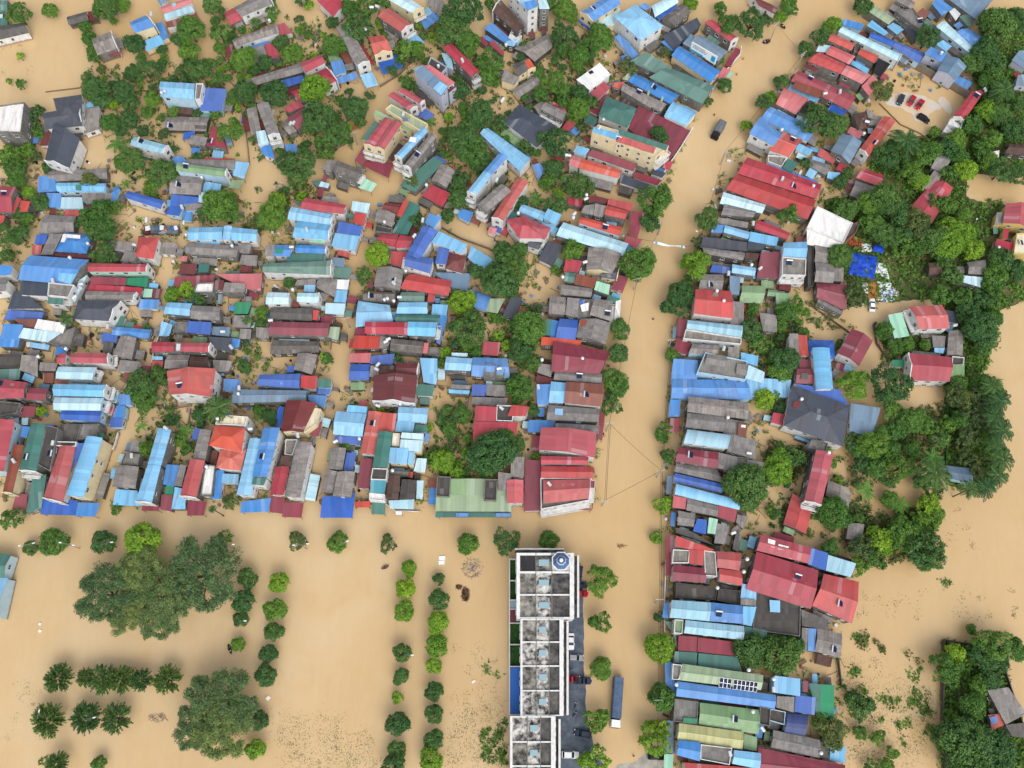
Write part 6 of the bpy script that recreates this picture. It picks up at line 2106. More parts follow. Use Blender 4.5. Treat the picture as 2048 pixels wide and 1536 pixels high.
# ------------------------------------------------------------------ people and boats
def skin_mesh(name, pts, edges, rad, mat, parent, root_i=0):
    me = bpy.data.meshes.new(name); me.from_pydata(pts, edges, []); o = link(name, me, parent)
    md = o.modifiers.new('skin', 'SKIN'); md.use_smooth_shade = True
    for i, r in enumerate(rad): me.skin_vertices[0].data[i].radius = (r, r)
    me.skin_vertices[0].data[root_i].use_root = True
    s = o.modifiers.new('sub', 'SUBSURF'); s.levels = 1; s.render_levels = 2; me.materials.append(mat); return o
def person(x, y, z, rz, shirt, pants, label, sit=False, reach=.5, grp=None, wade=0):
    R = root('person', (x, y, z), label, 'person', grp, rz); hp = .42 if sit else .92-wade
    k = hp
    P0 = [(0, 0, k), (0, 0, k+.25), (0, 0, k+.5), (0, 0, k+.58), (.03, 0, k+.73)]
    pts = list(P0); e = [(0, 1), (1, 2), (2, 3), (3, 4)]; rad = [.14, .14, .15, .06, .105]
    for s in (-1, 1):
        b = len(pts); pts += [(0, s*.2, k+.5), (.12, s*.26, k+.28), (.12+reach*.55, s*.2, k+.22), (.17+reach*.6, s*.18, k+.22)]; rad += [.065, .05, .04, .04]; e += [(2, b), (b, b+1), (b+1, b+2), (b+2, b+3)]
        b = len(pts)
        if sit: pts += [(.05, s*.11, k-.02), (.45, s*.13, k+.08), (.55, s*.13, k-.34), (.68, s*.13, k-.38)]
        else: pts += [(0, s*.1, k-.04), (.04, s*.11, k-.44), (0, s*.11, k-.85), (.14, s*.11, k-.88)]
        rad += [.1, .07, .05, .045]; e += [(0, b), (b, b+1), (b+1, b+2), (b+2, b+3)]
    skin_mesh('body', pts, e, rad, M['skin'], R)
    sp = [(0, 0, k+.02), (0, 0, k+.26), (0, 0, k+.49), (0, .2, k+.5), (.1, .26, k+.3), (0, -.2, k+.5), (.1, -.26, k+.3)]
    skin_mesh('shirt', sp, [(0, 1), (1, 2), (2, 3), (3, 4), (2, 5), (5, 6)], [.17, .17, .175, .09, .08, .09, .08], shirt, R)
    if sit: tp = [(0, 0, k), (.05, .11, k-.02), (.45, .13, k+.08), (.54, .13, k-.3), (.05, -.11, k-.02), (.45, -.13, k+.08), (.54, -.13, k-.3)]
    else: tp = [(0, 0, k), (0, .1, k-.04), (.04, .11, k-.44), (0, .11, k-.8), (0, -.1, k-.04), (.04, -.11, k-.44), (0, -.11, k-.8)]
    skin_mesh('trousers', tp, [(0, 1), (1, 2), (2, 3), (0, 4), (4, 5), (5, 6)], [.165, .125, .095, .08, .125, .095, .08], pants, R)
    h = MB(); n = 8
    for i in range(n):
        for j in range(3):
            def pp(a, b): return (.02+math.cos(a)*math.cos(b)*.125, math.sin(a)*math.cos(b)*.12, k+.75+math.sin(b)*.125)
            h.face([pp(i*.7854, j*.5), pp((i+1)*.7854, j*.5), pp((i+1)*.7854, j*.5+.5), pp(i*.7854, j*.5+.5)])
    link('hair', h.mesh('hair', [M['hair']]), R); return R
def boat(px, py, qx, qy, Wd, mat, label):
    a, b = P(px, py, .1), P(qx, qy, .1); c = (a+b)/2; L = (b-a).length; rz = math.atan2((b-a).y, (b-a).x); R = root('boat', (c.x, c.y, 0), label, 'boat', None, rz)
    m = MB(); n = 10; secs, ins = [], []
    for i in range(n+1):
        t = i/n*2-1; w = Wd/2*max(.03, (1-abs(t)**2.4)); x = t*L/2; z = .34+.22*t*t
        secs.append([(x, -w, z), (x, -w*.7, -.1), (x, w*.7, -.1), (x, w, z)]); ins.append([(x, w*.88, z), (x, w*.6, .05), (x, -w*.6, .05), (x, -w*.88, z)])
    for S in (secs, ins):
        for A, B_ in zip(S, S[1:]):
            for i in range(3): m.face([A[i], B_[i], B_[i+1], A[i+1]])
    for A, B_, C, D in zip(secs, secs[1:], ins, ins[1:]):
        m.face([A[3], B_[3], D[0], C[0]]); m.face([A[0], C[3], D[3], B_[0]])
    link('hull', m.mesh('hull', [mat]), R)
    for x in (-L*.18, L*.2):
        s = MB(); s.box((x, 0, .28), (.24, Wd*.82, .05)); link('seat', s.mesh('seat', [M['wood']]), R)
    return c, rz, L
def at_boat(c, rz, t): return c.x+math.cos(rz)*t, c.y+math.sin(rz)*t
c, rz, L = boat(763, 1138, 778, 1131, 1.0, M['boat'], 'slim grey boat drifting left of the bright round park tree'); x, y = at_boat(c, rz, -.2); person(x, y, .08, rz, M['darkc'], M['darkc'], 'person in dark clothes paddling the slim grey boat', True)
c, rz, L = boat(457, 1288, 463, 1308, 1.0, M['darkc'], 'narrow dark boat beside the small round bush in the park')
for t, lab, s in ((-.7, 'person in blue seated at the stern of the park boat', M['bluec']), (.5, 'person in white seated at the bow of the park boat', M['sheet'])): x, y = at_boat(c, rz, t); person(x, y, .08, rz, s, M['darkc'], lab, True)
c, rz, L = boat(985, 479, 997, 487, 1.2, M['white'], 'small white boat near the slate court wall')
for t, lab, s in ((-.5, 'person in red in the small white boat', M['red']), (.5, 'person in blue in the small white boat', M['bluec'])): x, y = at_boat(c, rz, t); person(x, y, .08, rz, s, M['darkc'], lab, True)
c, rz, L = boat(1525, 86, 1541, 82, 1.7, M['carnavy'], 'navy boat at the street edge under dark trees')
for t, lab, s in ((-.8, 'person in white at the rear of the navy street boat', M['sheet']), (0, 'person in dark clothes in the middle of the navy street boat', M['darkc']), (.8, 'person in red at the front of the navy street boat', M['red'])): x, y = at_boat(c, rz, t); person(x, y, .08, rz, s, M['darkc'], lab, True)
c, rz, L = boat(1561, 49, 1570, 58, 1.3, M['darkc'], 'dark boat beneath the bright top street tree'); x, y = at_boat(c, rz, 0); person(x, y, .08, rz, M['sheet'], M['darkc'], 'person in pale clothes seated in the dark top street boat', True)
for px, py, s, lab in ((1428, 231, M['darkc'], 'person in dark clothes wading above the canvas truck'), (1486, 119, M['orange'], 'person in orange wading by the street wall'), (1473, 150, M['orange'], 'person in orange wading near the mint porch'), (1306, 639, M['darkc'], 'person in dark clothes wading mid street'), (1267, 1512, M['orange'], 'person in orange wading at the bottom of the street')):
    p = P(px, py, 0); person(p.x, p.y, 0, 1.3, s, M['darkc'], lab, False, .2, None, .7)

# ------------------------------------------------------------------ poles, cables, lamps
def pole(px, py, h, label, arms=2, rz=0.0):
    p = P(px, py, 0); R = root('utility_pole', (p.x, p.y, 0), label, 'utility pole', 'utility poles along the main street', rz); m = MB(); m.cyl((0, 0), .19, -1, h, 10, 0, .12); link('pole', m.mesh('pole', [M['conc_pole']]), R)
    for i in range(arms):
        a = MB(); a.box((0, 0, h-.35-.8*i), (2.4-.5*i, .12, .12)); ar = link('cross_arm', a.mesh('cross_arm', [M['conc_pole']]), R)
        for x in (-1, -.4, .4, 1):
            b = MB(); b.cyl((x*(1-.2*i), 0), .07, h-.28-.8*i, h-.05-.8*i, 7, 0, .04); link('insulator', b.mesh('insulator', [M['white']]), ar)
    return Vector((p.x, p.y, h-.1))
PT = [pole(1204, 1012, 8.5, 'utility pole at the corner of the crimson block', 3, .2), pole(1313, 955, 9, 'utility pole with white arms halfway down the right kerb', 3, .3), pole(1310, 1205, 9, 'utility pole on the right kerb beside the crimson terrace block', 2, 0),
      pole(1213, 862, 8.5, 'utility pole left of the street above the corner block', 2, .1), pole(1334, 700, 9, 'utility pole by the small tree on the right kerb', 2, .1), pole(1268, 580, 8.5, 'utility pole right of the round street tree', 1, .2),
      pole(1307, 1400, 9, 'utility pole behind the round bright kerb tree', 2, 0), pole(1440, 330, 8.5, 'utility pole near the huge crimson hall', 2, .5), pole(1592, 140, 9, 'twin-armed utility pole near the pink roof cluster', 3, .6), pole(1540, 82, 9, 'utility pole over the navy boat', 2, .8),
      pole(342, 485, 7.5, 'utility pole at the mired truck', 2, .5), pole(700, 655, 7.5, 'utility pole on the middle lane below the wine roof', 1, .2), pole(1316, 470, 8.5, 'utility pole across from the street banner', 1, .3), pole(1306, 1545, 9, 'utility pole cut by the bottom edge', 1, 0), pole(715, 290, 7.5, 'leaning lane pole beside the plant-hung block', 1, .4)]
def cable(a, b, sag, label, n=14, r=.04):
    pts = [a.lerp(b, t/n)-Vector((0, 0, 4*sag*(t/n)*(1-t/n))) for t in range(n+1)]; m = MB(); m.tube(pts, r, 4); o = link('power_cable', m.mesh('power_cable', [M['cable']])); tag(o, label, 'cable', 'overhead cables')
for i, j, lab in ((3, 1, 'cable crossing the street above the corner block'), (0, 1, 'cable slanting across the street below the corner block'), (0, 3, 'cable along the left kerb of the corner block'), (1, 2, 'cable down the right kerb to the terrace block'), (2, 6, 'cable from the terrace block to the bright kerb tree'), (4, 1, 'cable along the right kerb past the cracked terraces'),
                  (3, 5, 'cable along the left kerb past the street trees'), (7, 4, 'long cable from the crimson hall down the right kerb'), (8, 9, 'cable crossing the top street by the navy boat'), (8, 7, 'cable beside the salmon barrel roof'), (12, 5, 'cable along the left kerb by the banner'), (6, 13, 'cable down to the bottom frame edge')):
    cable(PT[i], PT[j], 1.0, lab)
for i, j, k in ((1, 2, .5), (4, 1, .5), (2, 6, .5), (0, 3, .45)):
    d = Vector((k, 0, -.7)); cable(PT[i]+d, PT[j]+d, 1.2, 'lower cable '+{1: 'to the terrace block', 4: 'past the cracked terraces', 2: 'to the bright kerb tree', 0: 'beside the corner block'}[i], 14, .05)
def lamp(px, py, h, rz, label, arms=1):
    p = P(px, py, 0); R = root('street_lamp', (p.x, p.y, 0), label, 'street lamp', 'street lamps', rz); m = MB(); m.cyl((0, 0), .11, -1, h, 8, 0, .07); link('pole', m.mesh('pole', [M['post']]), R)
    for s in ((1, -1) if arms == 2 else (1,)):
        a = MB(); a.tube([(0, 0, h-.1), (s*.7, 0, h+.25), (s*1.5, 0, h+.3)], .06, 5); ar = link('arm', a.mesh('arm', [M['post']]), R)
        l = MB(); l.box((s*1.85, 0, h+.28), (.75, .3, .12)); link('lamp_head', l.mesh('lamp_head', [M['lamp']]), ar)
for x, y, h, a, l, n in ((82, 1098, 8, .2, 'street lamp between the two trees at the lower left', 2), (160, 1097, 8, -.2, 'street lamp right of the second waterfront tree', 2), (234, 1095, 8, .1, 'street lamp beside the third waterfront tree', 1), (470, 1098, 8, 0, 'street lamp right of the small tree above the spreading trees', 2), (614, 1098, 8, .1, 'street lamp beside the pale waterfront tree', 2),
                         (690, 1093, 7, .2, 'street lamp at the dark waterfront tree', 1), (488, 1245, 5.5, 0, 'white lamp poking above the park bush', 1), (815, 1312, 5.5, 0, 'lamp above the dark tree in the long park row', 1), (1393, 495, 8, 2.4, 'street lamp leaning over the banner end', 1), (98, 1436, 6.5, 1.4, 'pale lamp inside the lowest left drooping tree', 1), (194, 1437, 6, .2, 'lamp beside the middle drooping tree', 1)): lamp(x, y, h, a, l, n)

# ------------------------------------------------------------------ banner, billboard, walls
a, b = P(1307, 482, 5.5), P(1370, 492, 5.5); m = MB(); n = 16
for i in range(n):
    s, t = i/n, (i+1)/n; p, q = a.lerp(b, s), a.lerp(b, t); zs, zt = 4.7+.3*math.sin(s*9)-math.sin(s*3.14)*.35, 4.7+.3*math.sin(t*9)-math.sin(t*3.14)*.35
    o_ = Vector((0, -.35-.25*math.sin(s*7), 0)); o2 = Vector((0, -.35-.25*math.sin(t*7), 0))
    m.face([(p.x, p.y, zs+.55), (q.x, q.y, zt+.55), (q.x+o2.x, q.y+o2.y, zt), (p.x+o_.x, p.y+o_.y, zs)], 0 if i not in (1, 14) else 1)
R = root('street_banner', ((a.x+b.x)/2, (a.y+b.y)/2, 4.7), 'sagging white banner hung across the main street', 'banner'); link('cloth', m.mesh('cloth', [M['sheet'], M['signcyan']], tuple(R.location)), R)
for e, d in ((a, -1), (b, 1)):
    t = MB(); t.tube([(e.x, e.y, 5.2), (e.x+d*5.5, e.y+d*-.3, 6.6)], .04, 4); link('cord', t.mesh('cord', [M['cable']], tuple(R.location)), R)
A, B = P(1384, 84, 10.5), P(1435, 114, 10.5); d = (B-A).normalized(); nn = Vector((d.y, -d.x, 0)); R = root('billboard', ((A.x+B.x)/2, (A.y+B.y)/2, 0), 'white and cyan billboard standing between two light blue roofs', 'billboard'); off = tuple(R.location)
def brd(m, u0, u1, z0, z1, dep, mat):
    p, q = A.lerp(B, u0)+nn*dep, A.lerp(B, u1)+nn*dep; m.face([(p.x, p.y, z0), (q.x, q.y, z0), (q.x, q.y, z1), (p.x, p.y, z1)], mat)
m = MB(); m.prism([(A.x, A.y), (B.x, B.y), (B.x-nn.x*.2, B.y-nn.y*.2), (A.x-nn.x*.2, A.y-nn.y*.2)] if ccw([(A.x, A.y), (B.x, B.y), (B.x-nn.x*.2, B.y-nn.y*.2)]) else [(A.x, A.y), (A.x-nn.x*.2, A.y-nn.y*.2), (B.x-nn.x*.2, B.y-nn.y*.2), (B.x, B.y)], 6.6, 10.6, 0, True, True)
brd(m, 0, .5, 6.6, 7.5, .03, 1); brd(m, .5, .62, 6.6, 7.1, .03, 1); brd(m, .80, .95, 7.2, 9.8, .03, 1)
link('panel', m.mesh('panel', [M['white'], M['signcyan']], off), R); t = MB(); r_ = random.Random(2)
for row, zz in enumerate((9.75, 9.1, 8.45)):
    u = .08
    while u < (.5, .62, .6)[row]:
        w = .012+.012*r_.random(); brd(t, u, u+w, zz, zz+.34, .04, 0 if r_.random() < .85 else 1); u += w+.008+(.02 if r_.random() < .2 else 0)
link('lettering', t.mesh('lettering', [M['signtext'], M['signcyan']], off), R)
for u in (.06, .5, .94):
    p = A.lerp(B, u)-nn*.45; k = MB(); k.box((p.x, p.y, 4.5), (.2, .2, 11)); link('post', k.mesh('post', [M['post']], off), R)
def wall(pts, h, label, mat=None, th=.16, cat='wall', nm='boundary_wall'):
    w = [P(*p) for p in pts]; m = MB(); mat = mat or M['fencewall']
    for i, (a, b) in enumerate(zip(w, w[1:])):
        d = (b-a).normalized(); n_ = Vector((-d.y, d.x, 0))*th/2; a2 = a-d*(th/2 if i else 0)
        m.prism([(p.x, p.y) for p in (a2-n_, b-n_, b+n_, a2+n_)], -.5, h-.004*i, 0)
        m.prism([(p.x, p.y) for p in (a2-n_*1.5, b-n_*1.5, b+n_*1.5, a2+n_*1.5)], h-.004*i, h+.07-.004*i, 0)
    k = max(2, int(len(pts)))
    o = link(nm, m.mesh(nm, [mat])); tag(o, label, cat, 'walls and fences around flooded yards')
WL = [([(1798,122),(1860,155),(1926,193),(1944,208)], 3.2, 'long concrete wall along the top of the car yard', None), ([(1758,208),(1800,250),(1840,268),(1868,288),(1884,272)], .45, 'low dark wall along the bottom of the car yard', None), ([(1884,1540),(1880,1400),(1883,1280),(1955,1292),(2000,1330),(2052,1490)], 2.2, 'tall dark wall enclosing the overgrown corner plot', WM['d']),
      ([(1673,1314),(1677,1345),(1680,1372)], 1.6, 'short dark wall stub right of the flooded grey sheds', WM['d']), ([(1480,100),(1478,116),(1458,138),(1432,172),(1408,206)], 2.2, 'curved white street wall by the billboard', WM['w']), ([(1384,262),(1360,300),(1330,345),(1318,365)], 2.0, 'white street wall beside the crimson canopy yard', WM['w']),
      ([(240,868),(234,890),(229,902)], 1.6, 'white court wall at the lane near the blue tube', WM['w']), ([(385,812),(345,818),(302,813)], 1.0, 'thin dark yard wall above the banana garden', None), ([(383,818),(378,848)], 1.0, 'short dark cross wall in the banana garden', None), ([(1560,1035),(1590,1053),(1608,1068)], 1.4, 'low grey wall beside the pink tube house yard', None),
      ([(1889,795),(1890,870),(1887,932)], 1.8, 'thin green fence left of the palm grove', M['lawn']), ([(855,420),(880,455),(920,478),(980,500),(1010,520)], 1.2, 'low wall along the eastern lane by the blue complex', None), ([(700,420),(682,560),(662,700)], 1.1, 'low kerb wall along the middle lane', None), ([(742,985),(790,1022),(842,1025)], .9, 'low white wall before the brown mossy roofs', WM['w']),
      ([(1745,650),(1752,690),(1772,718)], 1.3, 'dark hedge wall left of the mint veranda villa', WM['d']), ([(330,640),(312,700),(300,752)], 1.2, 'white lane wall beside the crimson tube court', WM['w']), ([(200,172),(165,176),(92,185)], .4, 'half sunken dyke line in the upper left water', None), ([(1620,612),(1660,640),(1700,668)], .9, 'hedge topped wall above the wine gabled house', WM['d']),
      ([(1330,1120),(1327,1230),(1328,1280)], 1.5, 'white kerb railing before the crimson terrace block', WM['w']), ([(430,130),(470,175),(492,255),(500,330)], 1.0, 'lane wall curving past the grey tube row', None), ([(635,318),(690,290),(706,258)], 1.1, 'curved yard wall below the crimson villa trees', None), ([(760,175),(800,150),(830,118)], 1.0, 'lane wall below the deep blue canopy', None)]
for pts, h, lab, mt in WL: wall(pts, h, lab, mt)
# timber yard
def draped(name, quad, z, mat, label, cat, amp=.12, n=10, group=None, seed=0):
    q = [P(*p, z) for p in quad]; m = MB(); m2 = MB()
    def pt(i, j, dz=0):
        s, t = i/n, j/n; p = q[0].lerp(q[1], s).lerp(q[3].lerp(q[2], s), t); ed = min(s, 1-s, t, 1-t)
        return (p.x+.12*vnoise(s*5, t*5+seed), p.y+.12*vnoise(s*4+9, t*5+seed), z+amp*(vnoise(s*6+seed, t*6, 1)+.4)+min(.3, ed*3*amp)+dz)
    for i in range(n):
        for j in range(n):
            m.face([pt(i, j), pt(i+1, j), pt(i+1, j+1), pt(i, j+1)]); m.face([pt(i, j+1, -.04), pt(i+1, j+1, -.04), pt(i+1, j, -.04), pt(i, j, -.04)])
    o = link(name, m.mesh(name, [mat], smooth=True)); tag(o, label, cat, group)
draped('tarpaulin', [(1706,506),(1756,514),(1748,559),(1696,549)], .9, M['tarp'], 'large creased blue tarpaulin in the timber yard', 'tarpaulin', .35, 16)
draped('tarpaulin', [(1748,489),(1769,492),(1766,507),(1746,502)], 2.2, M['tarp'], 'small blue tarpaulin above the large one', 'tarpaulin', .15, 8, None, 3)
draped('plastic_sheet', [(1754,524),(1773,530),(1779,560),(1750,546)], .7, M['sheet'], 'white plastic sheet right of the blue tarpaulin', 'plastic sheet', .25, 10, 'white sheets in the timber yard', 5)
draped('plastic_sheet', [(1755,563),(1783,566),(1780,580),(1754,574)], .6, M['sheet'], 'white plastic sheet below the first sheet', 'plastic sheet', .2, 8, 'white sheets in the timber yard', 7)
draped('plastic_sheet', [(1723,565),(1735,566),(1737,588),(1726,584)], .6, M['sheet'], 'white plastic sheet left of the orange planks', 'plastic sheet', .2, 8, 'white sheets in the timber yard', 8)
draped('plastic_sheet', [(1721,488),(1742,486),(1744,503),(1722,505)], .5, M['sheet'], 'crumpled white sheet above the blue tarpaulin', 'plastic sheet', .25, 8, 'white sheets in the timber yard', 9)
r_ = random.Random(5)
for i in range(9):
    x = 1735.5+i*2.25; a, b = P(x, 564+r_.random()*2, .5), P(x+1.5+r_.random()*.8, 598+r_.random()*3, .5); d = b-a; m = MB()
    for k in range(2): m.box((0, (k-.5)*.02, .25+k*.17), (d.length*(.92+.08*r_.random()), .34, .14))
    o = link('plank', m.mesh('plank', [M['planks']]), None, ((a.x+b.x)/2, (a.y+b.y)/2, .3), math.atan2(d.y, d.x)); tag(o, 'orange sawn plank lying in the pile above the white car', 'plank', 'orange planks above the white car')
for i in range(12):
    x, y = 1772+r_.random()*60, 507+r_.random()*18; L_ = 24+r_.random()*38; a, b = P(x, y, .5), P(x+L_, y+r_.random()*5-1, .5); d = b-a; m = MB(); m.tube([(-d.length/2, 0, 0), (0, .05, .02), (d.length/2, 0, 0)], [.11, .13, .09], 6)
    o = link('pole_log', m.mesh('pole_log', [M['wood']]), None, ((a.x+b.x)/2, (a.y+b.y)/2, .55), math.atan2(d.y, d.x)); tag(o, 'thin brown pole lying among logs right of the blue tarpaulin', 'log', 'brown logs in the timber yard')
m = MB()
for i in range(160):
    s, t = r_.random(), r_.random(); p = P(1694+s*28+t*2, 470+t*18+s*10, .5); m.box((p.x, p.y, .3+r_.random()*.7), (.5, .25, .16), r_.random()*3)
o = link('rubble', m.mesh('rubble', [M['brick']])); o['kind'] = 'stuff'; o['label'] = 'heap of orange bricks beside the white sheet roof'
m = MB()
for i in range(420):
    a = r_.random()*6.28; q = r_.random()**.6; p = P(1772+math.cos(a)*24*q, 588+math.sin(a)*15*q, .5); k = .2+.5*r_.random(); m.box((p.x, p.y, .4+r_.random()*.3), (k, k*.6, .15), r_.random()*3, r_.choice((0, 0, 1, 2)))
o = link('litter', m.mesh('litter', [M['sheet'], M['concrete'], M['tank_blue']])); o['kind'] = 'stuff'; o['label'] = 'white litter strewn across the timber yard'
# floating things
FL = [(884,1116,2.6,1.6,'white board floating above its twin right of the bright park tree'),(883,1125,2.4,1.6,'lower white board floating right of the bright park tree'),(1924,422,3,1.6,'white tank lying in the orchard clearing'),(1953,439,3.2,1.4,'second white tank in the orchard clearing beside the pond'),(536,1396,1.6,1.2,'white box floating below the left park row'),(947,1363,1.4,.8,'white foam scrap drifting among park weeds'),(80,1248,1,.9,'upper white scrap in open lower left water'),(80,1262,1,1,'lower white scrap in open lower left water')]
for x, y, w, d, lab in FL:
    w, d = w*.72, d*.72
    p = P(x, y, .1); m = MB()
    A = [(-w/2, -d/2, 0), (w/2, -d/2, 0), (w/2, d/2, 0), (-w/2, d/2, 0)]; B_ = [(u*.93, v*.9, .28) for u, v, _ in A]; loft(m, [A, B_]); m.box((0, 0, .30), (w*.3, d*.3, .1))
    o = link('floating_board', m.mesh('floating_board', [M['white']]), None, (p.x, p.y, .02), r_.random()*1.5); tag(o, lab, 'float', 'white things adrift')
def debris(cx, cy, rx, ry, n, mats, label, ln=(.3, 1.6)):
    m = MB()
    for i in range(n):
        a = r_.random()*6.28; q = r_.random()**.6; p = P(cx+math.cos(a)*rx*q, cy+math.sin(a)*ry*q, 0); l_ = ln[0]+(ln[1]-ln[0])*r_.random(); t = r_.random()*6.28
        m.tube([(p.x-math.cos(t)*l_/2, p.y-math.sin(t)*l_/2, .03), (p.x, p.y, .08+.15*r_.random()), (p.x+math.cos(t)*l_/2, p.y+math.sin(t)*l_/2, .03)], [.03, .05, .02], 4, r_.randrange(len(mats)))
    o = link('debris', m.mesh('debris', mats)); o['kind'] = 'stuff'; o['label'] = label
debris(931, 1188, 7, 14, 260, [M['wood'], M['black']], 'dark raft of broken branches right of the park rows'); debris(918, 1174, 5, 4, 70, [M['wood'], M['black']], 'small raft of twigs')
debris(945, 1135, 22, 20, 150, [M['wood'], M['conc_pole'], M['concrete']], 'pale drifting debris beside the white block'); debris(315, 1435, 18, 9, 60, [M['wood'], M['conc_pole']], 'twigs between the drooping trees')
debris(1245, 1092, 12, 3, 20, [M['wood']], 'twigs in the street junction'); debris(225, 158, 14, 8, 60, [M['concrete'], M['wood'], M['white']], 'debris along the sunken dyke'); debris(560, 375, 14, 12, 90, [M['conc_pole'], M['wood'], M['white']], 'scraps beside the middle lane')
debris(745, 590, 14, 8, 60, [M['concrete'], M['wood']], 'scraps in the ruined terrace lane'); debris(1440, 470, 8, 8, 40, [M['white'], M['concrete']], 'scraps at the street lamp foot'); debris(1740, 310, 30, 16, 50, [M['wood'], M['concrete']], 'scraps in the orchard clearing')

# ------------------------------------------------------------------ ground cover and drifting weeds (nobody could count these)
undergrowth('undergrowth', list(BANKS.values()), .85, .6, 'm', 'rank green undergrowth on the ground that stays dry', 'undergrowth', 1.2, 3)
undergrowth('undergrowth', [[(1872,968),(1885,975),(1875,1070),(1865,1110),(1850,1060),(1868,1000)],[(1690,1000),(1740,1010),(1750,1060),(1700,1060)],[(1700,1268),(1742,1266),(1762,1286),(1850,1318),(1872,1322),(1870,1330),(1760,1300),(1700,1286)],[(1690,500),(1712,590),(1700,612),(1680,540)],[(1612,606),(1625,600),(1704,655),(1697,670)],[(1742,655),(1757,640),(1775,700),(1792,738),(1768,726)],[(1780,840),(1890,800),(1888,930),(1760,930)],[(1720,1040),(1860,1010),(1870,1120),(1720,1130)],[(1540,640),(1600,620),(1600,740),(1540,760)],[(1530,900),(1610,890),(1600,960),(1540,970)],[(1600,640),(1640,640),(1700,670),(1690,680),(1620,650)],[(545,390),(610,360),(640,385),(580,410),(540,420)],[(175,55),(190,60),(205,130),(180,125)],[(480,460),(535,470),(560,455),(520,425)]], 1.1, .5, 'o', 'tangled hedge growth along yard edges', 'undergrowth', 1.3, 5)
undergrowth('floating_weed', [[(1695,1385),(1730,1375),(1745,1420),(1700,1440)],[(1820,1335),(1840,1330),(1836,1368),(1822,1362)],[(1822,1378),(1848,1380),(1842,1425),(1818,1420)],[(1845,1445),(1868,1440),(1866,1480),(1850,1478)],[(1742,1425),(1775,1440),(1770,1450),(1740,1440)],[(1790,1470),(1820,1475),(1815,1492),(1795,1486)],[(1705,1265),(1745,1268),(1748,1285),(1712,1282)],[(1740,1480),(1790,1515),(1800,1530),(1770,1510)],[(960,1465),(1012,1440),(1014,1528),(960,1525)],[(1560,995),(1600,1010),(1580,1050),(1548,1030)],[(960,1335),(985,1330),(1000,1350),(980,1350)],[(80,1505),(135,1520),(120,1540),(80,1530)],[(1640,1400),(1690,1370),(1720,1400),(1660,1430)],[(1825,1400),(1850,1385),(1865,1430),(1830,1445)],[(1790,1440),(1830,1445),(1825,1460),(1790,1456)],[(1760,1385),(1800,1400),(1790,1425),(1755,1410)],[(1690,1340),(1720,1330),(1725,1350),(1700,1360)],[(1880,1150),(1895,1140),(1900,1170),(1885,1180)],[(1840,1100),(1870,1095),(1872,1140),(1850,1145)]], .9, .45, 'm', 'mats of green weed drifting on the flood', 'weeds', .35, 8)
undergrowth('floating_weed', [[(555,1420),(720,1440),(780,1540),(555,1540)],[(900,1420),(1012,1390),(1012,1530),(890,1530)],[(1690,1310),(1880,1390),(1870,1536),(1690,1536)]], .5, .15, 'o', 'drowned grass tips showing in the shallow lawn water', 'weeds', .05, 31, .6)
undergrowth('floating_weed', [[(555,1440),(700,1450),(780,1536),(560,1536)],[(900,1400),(1010,1380),(1012,1530),(890,1530)],[(885,1290),(1010,1290),(1010,1400),(890,1400)],[(1690,1290),(1880,1380),(1870,1536),(1690,1536)],[(1880,1180),(2040,1180),(2040,1240),(1880,1240)],[(1700,1180),(1860,1170),(1860,1240),(1720,1240)],[(1860,1000),(1990,1010),(1960,1100),(1880,1080)],[(0,90),(70,90),(60,180),(0,180)],[(0,1330),(90,1330),(90,1480),(0,1480)],[(1550,990),(1690,1000),(1680,1080),(1560,1060)],[(1650,920),(1760,930),(1740,980),(1660,970)],[(600,20),(660,20),(650,130),(600,110)],[(1900,140),(1950,380),(1920,400),(1890,300)]], .07, .17, 'o', 'scattered specks of drifting weed', 'weeds', .08, 11, .4)

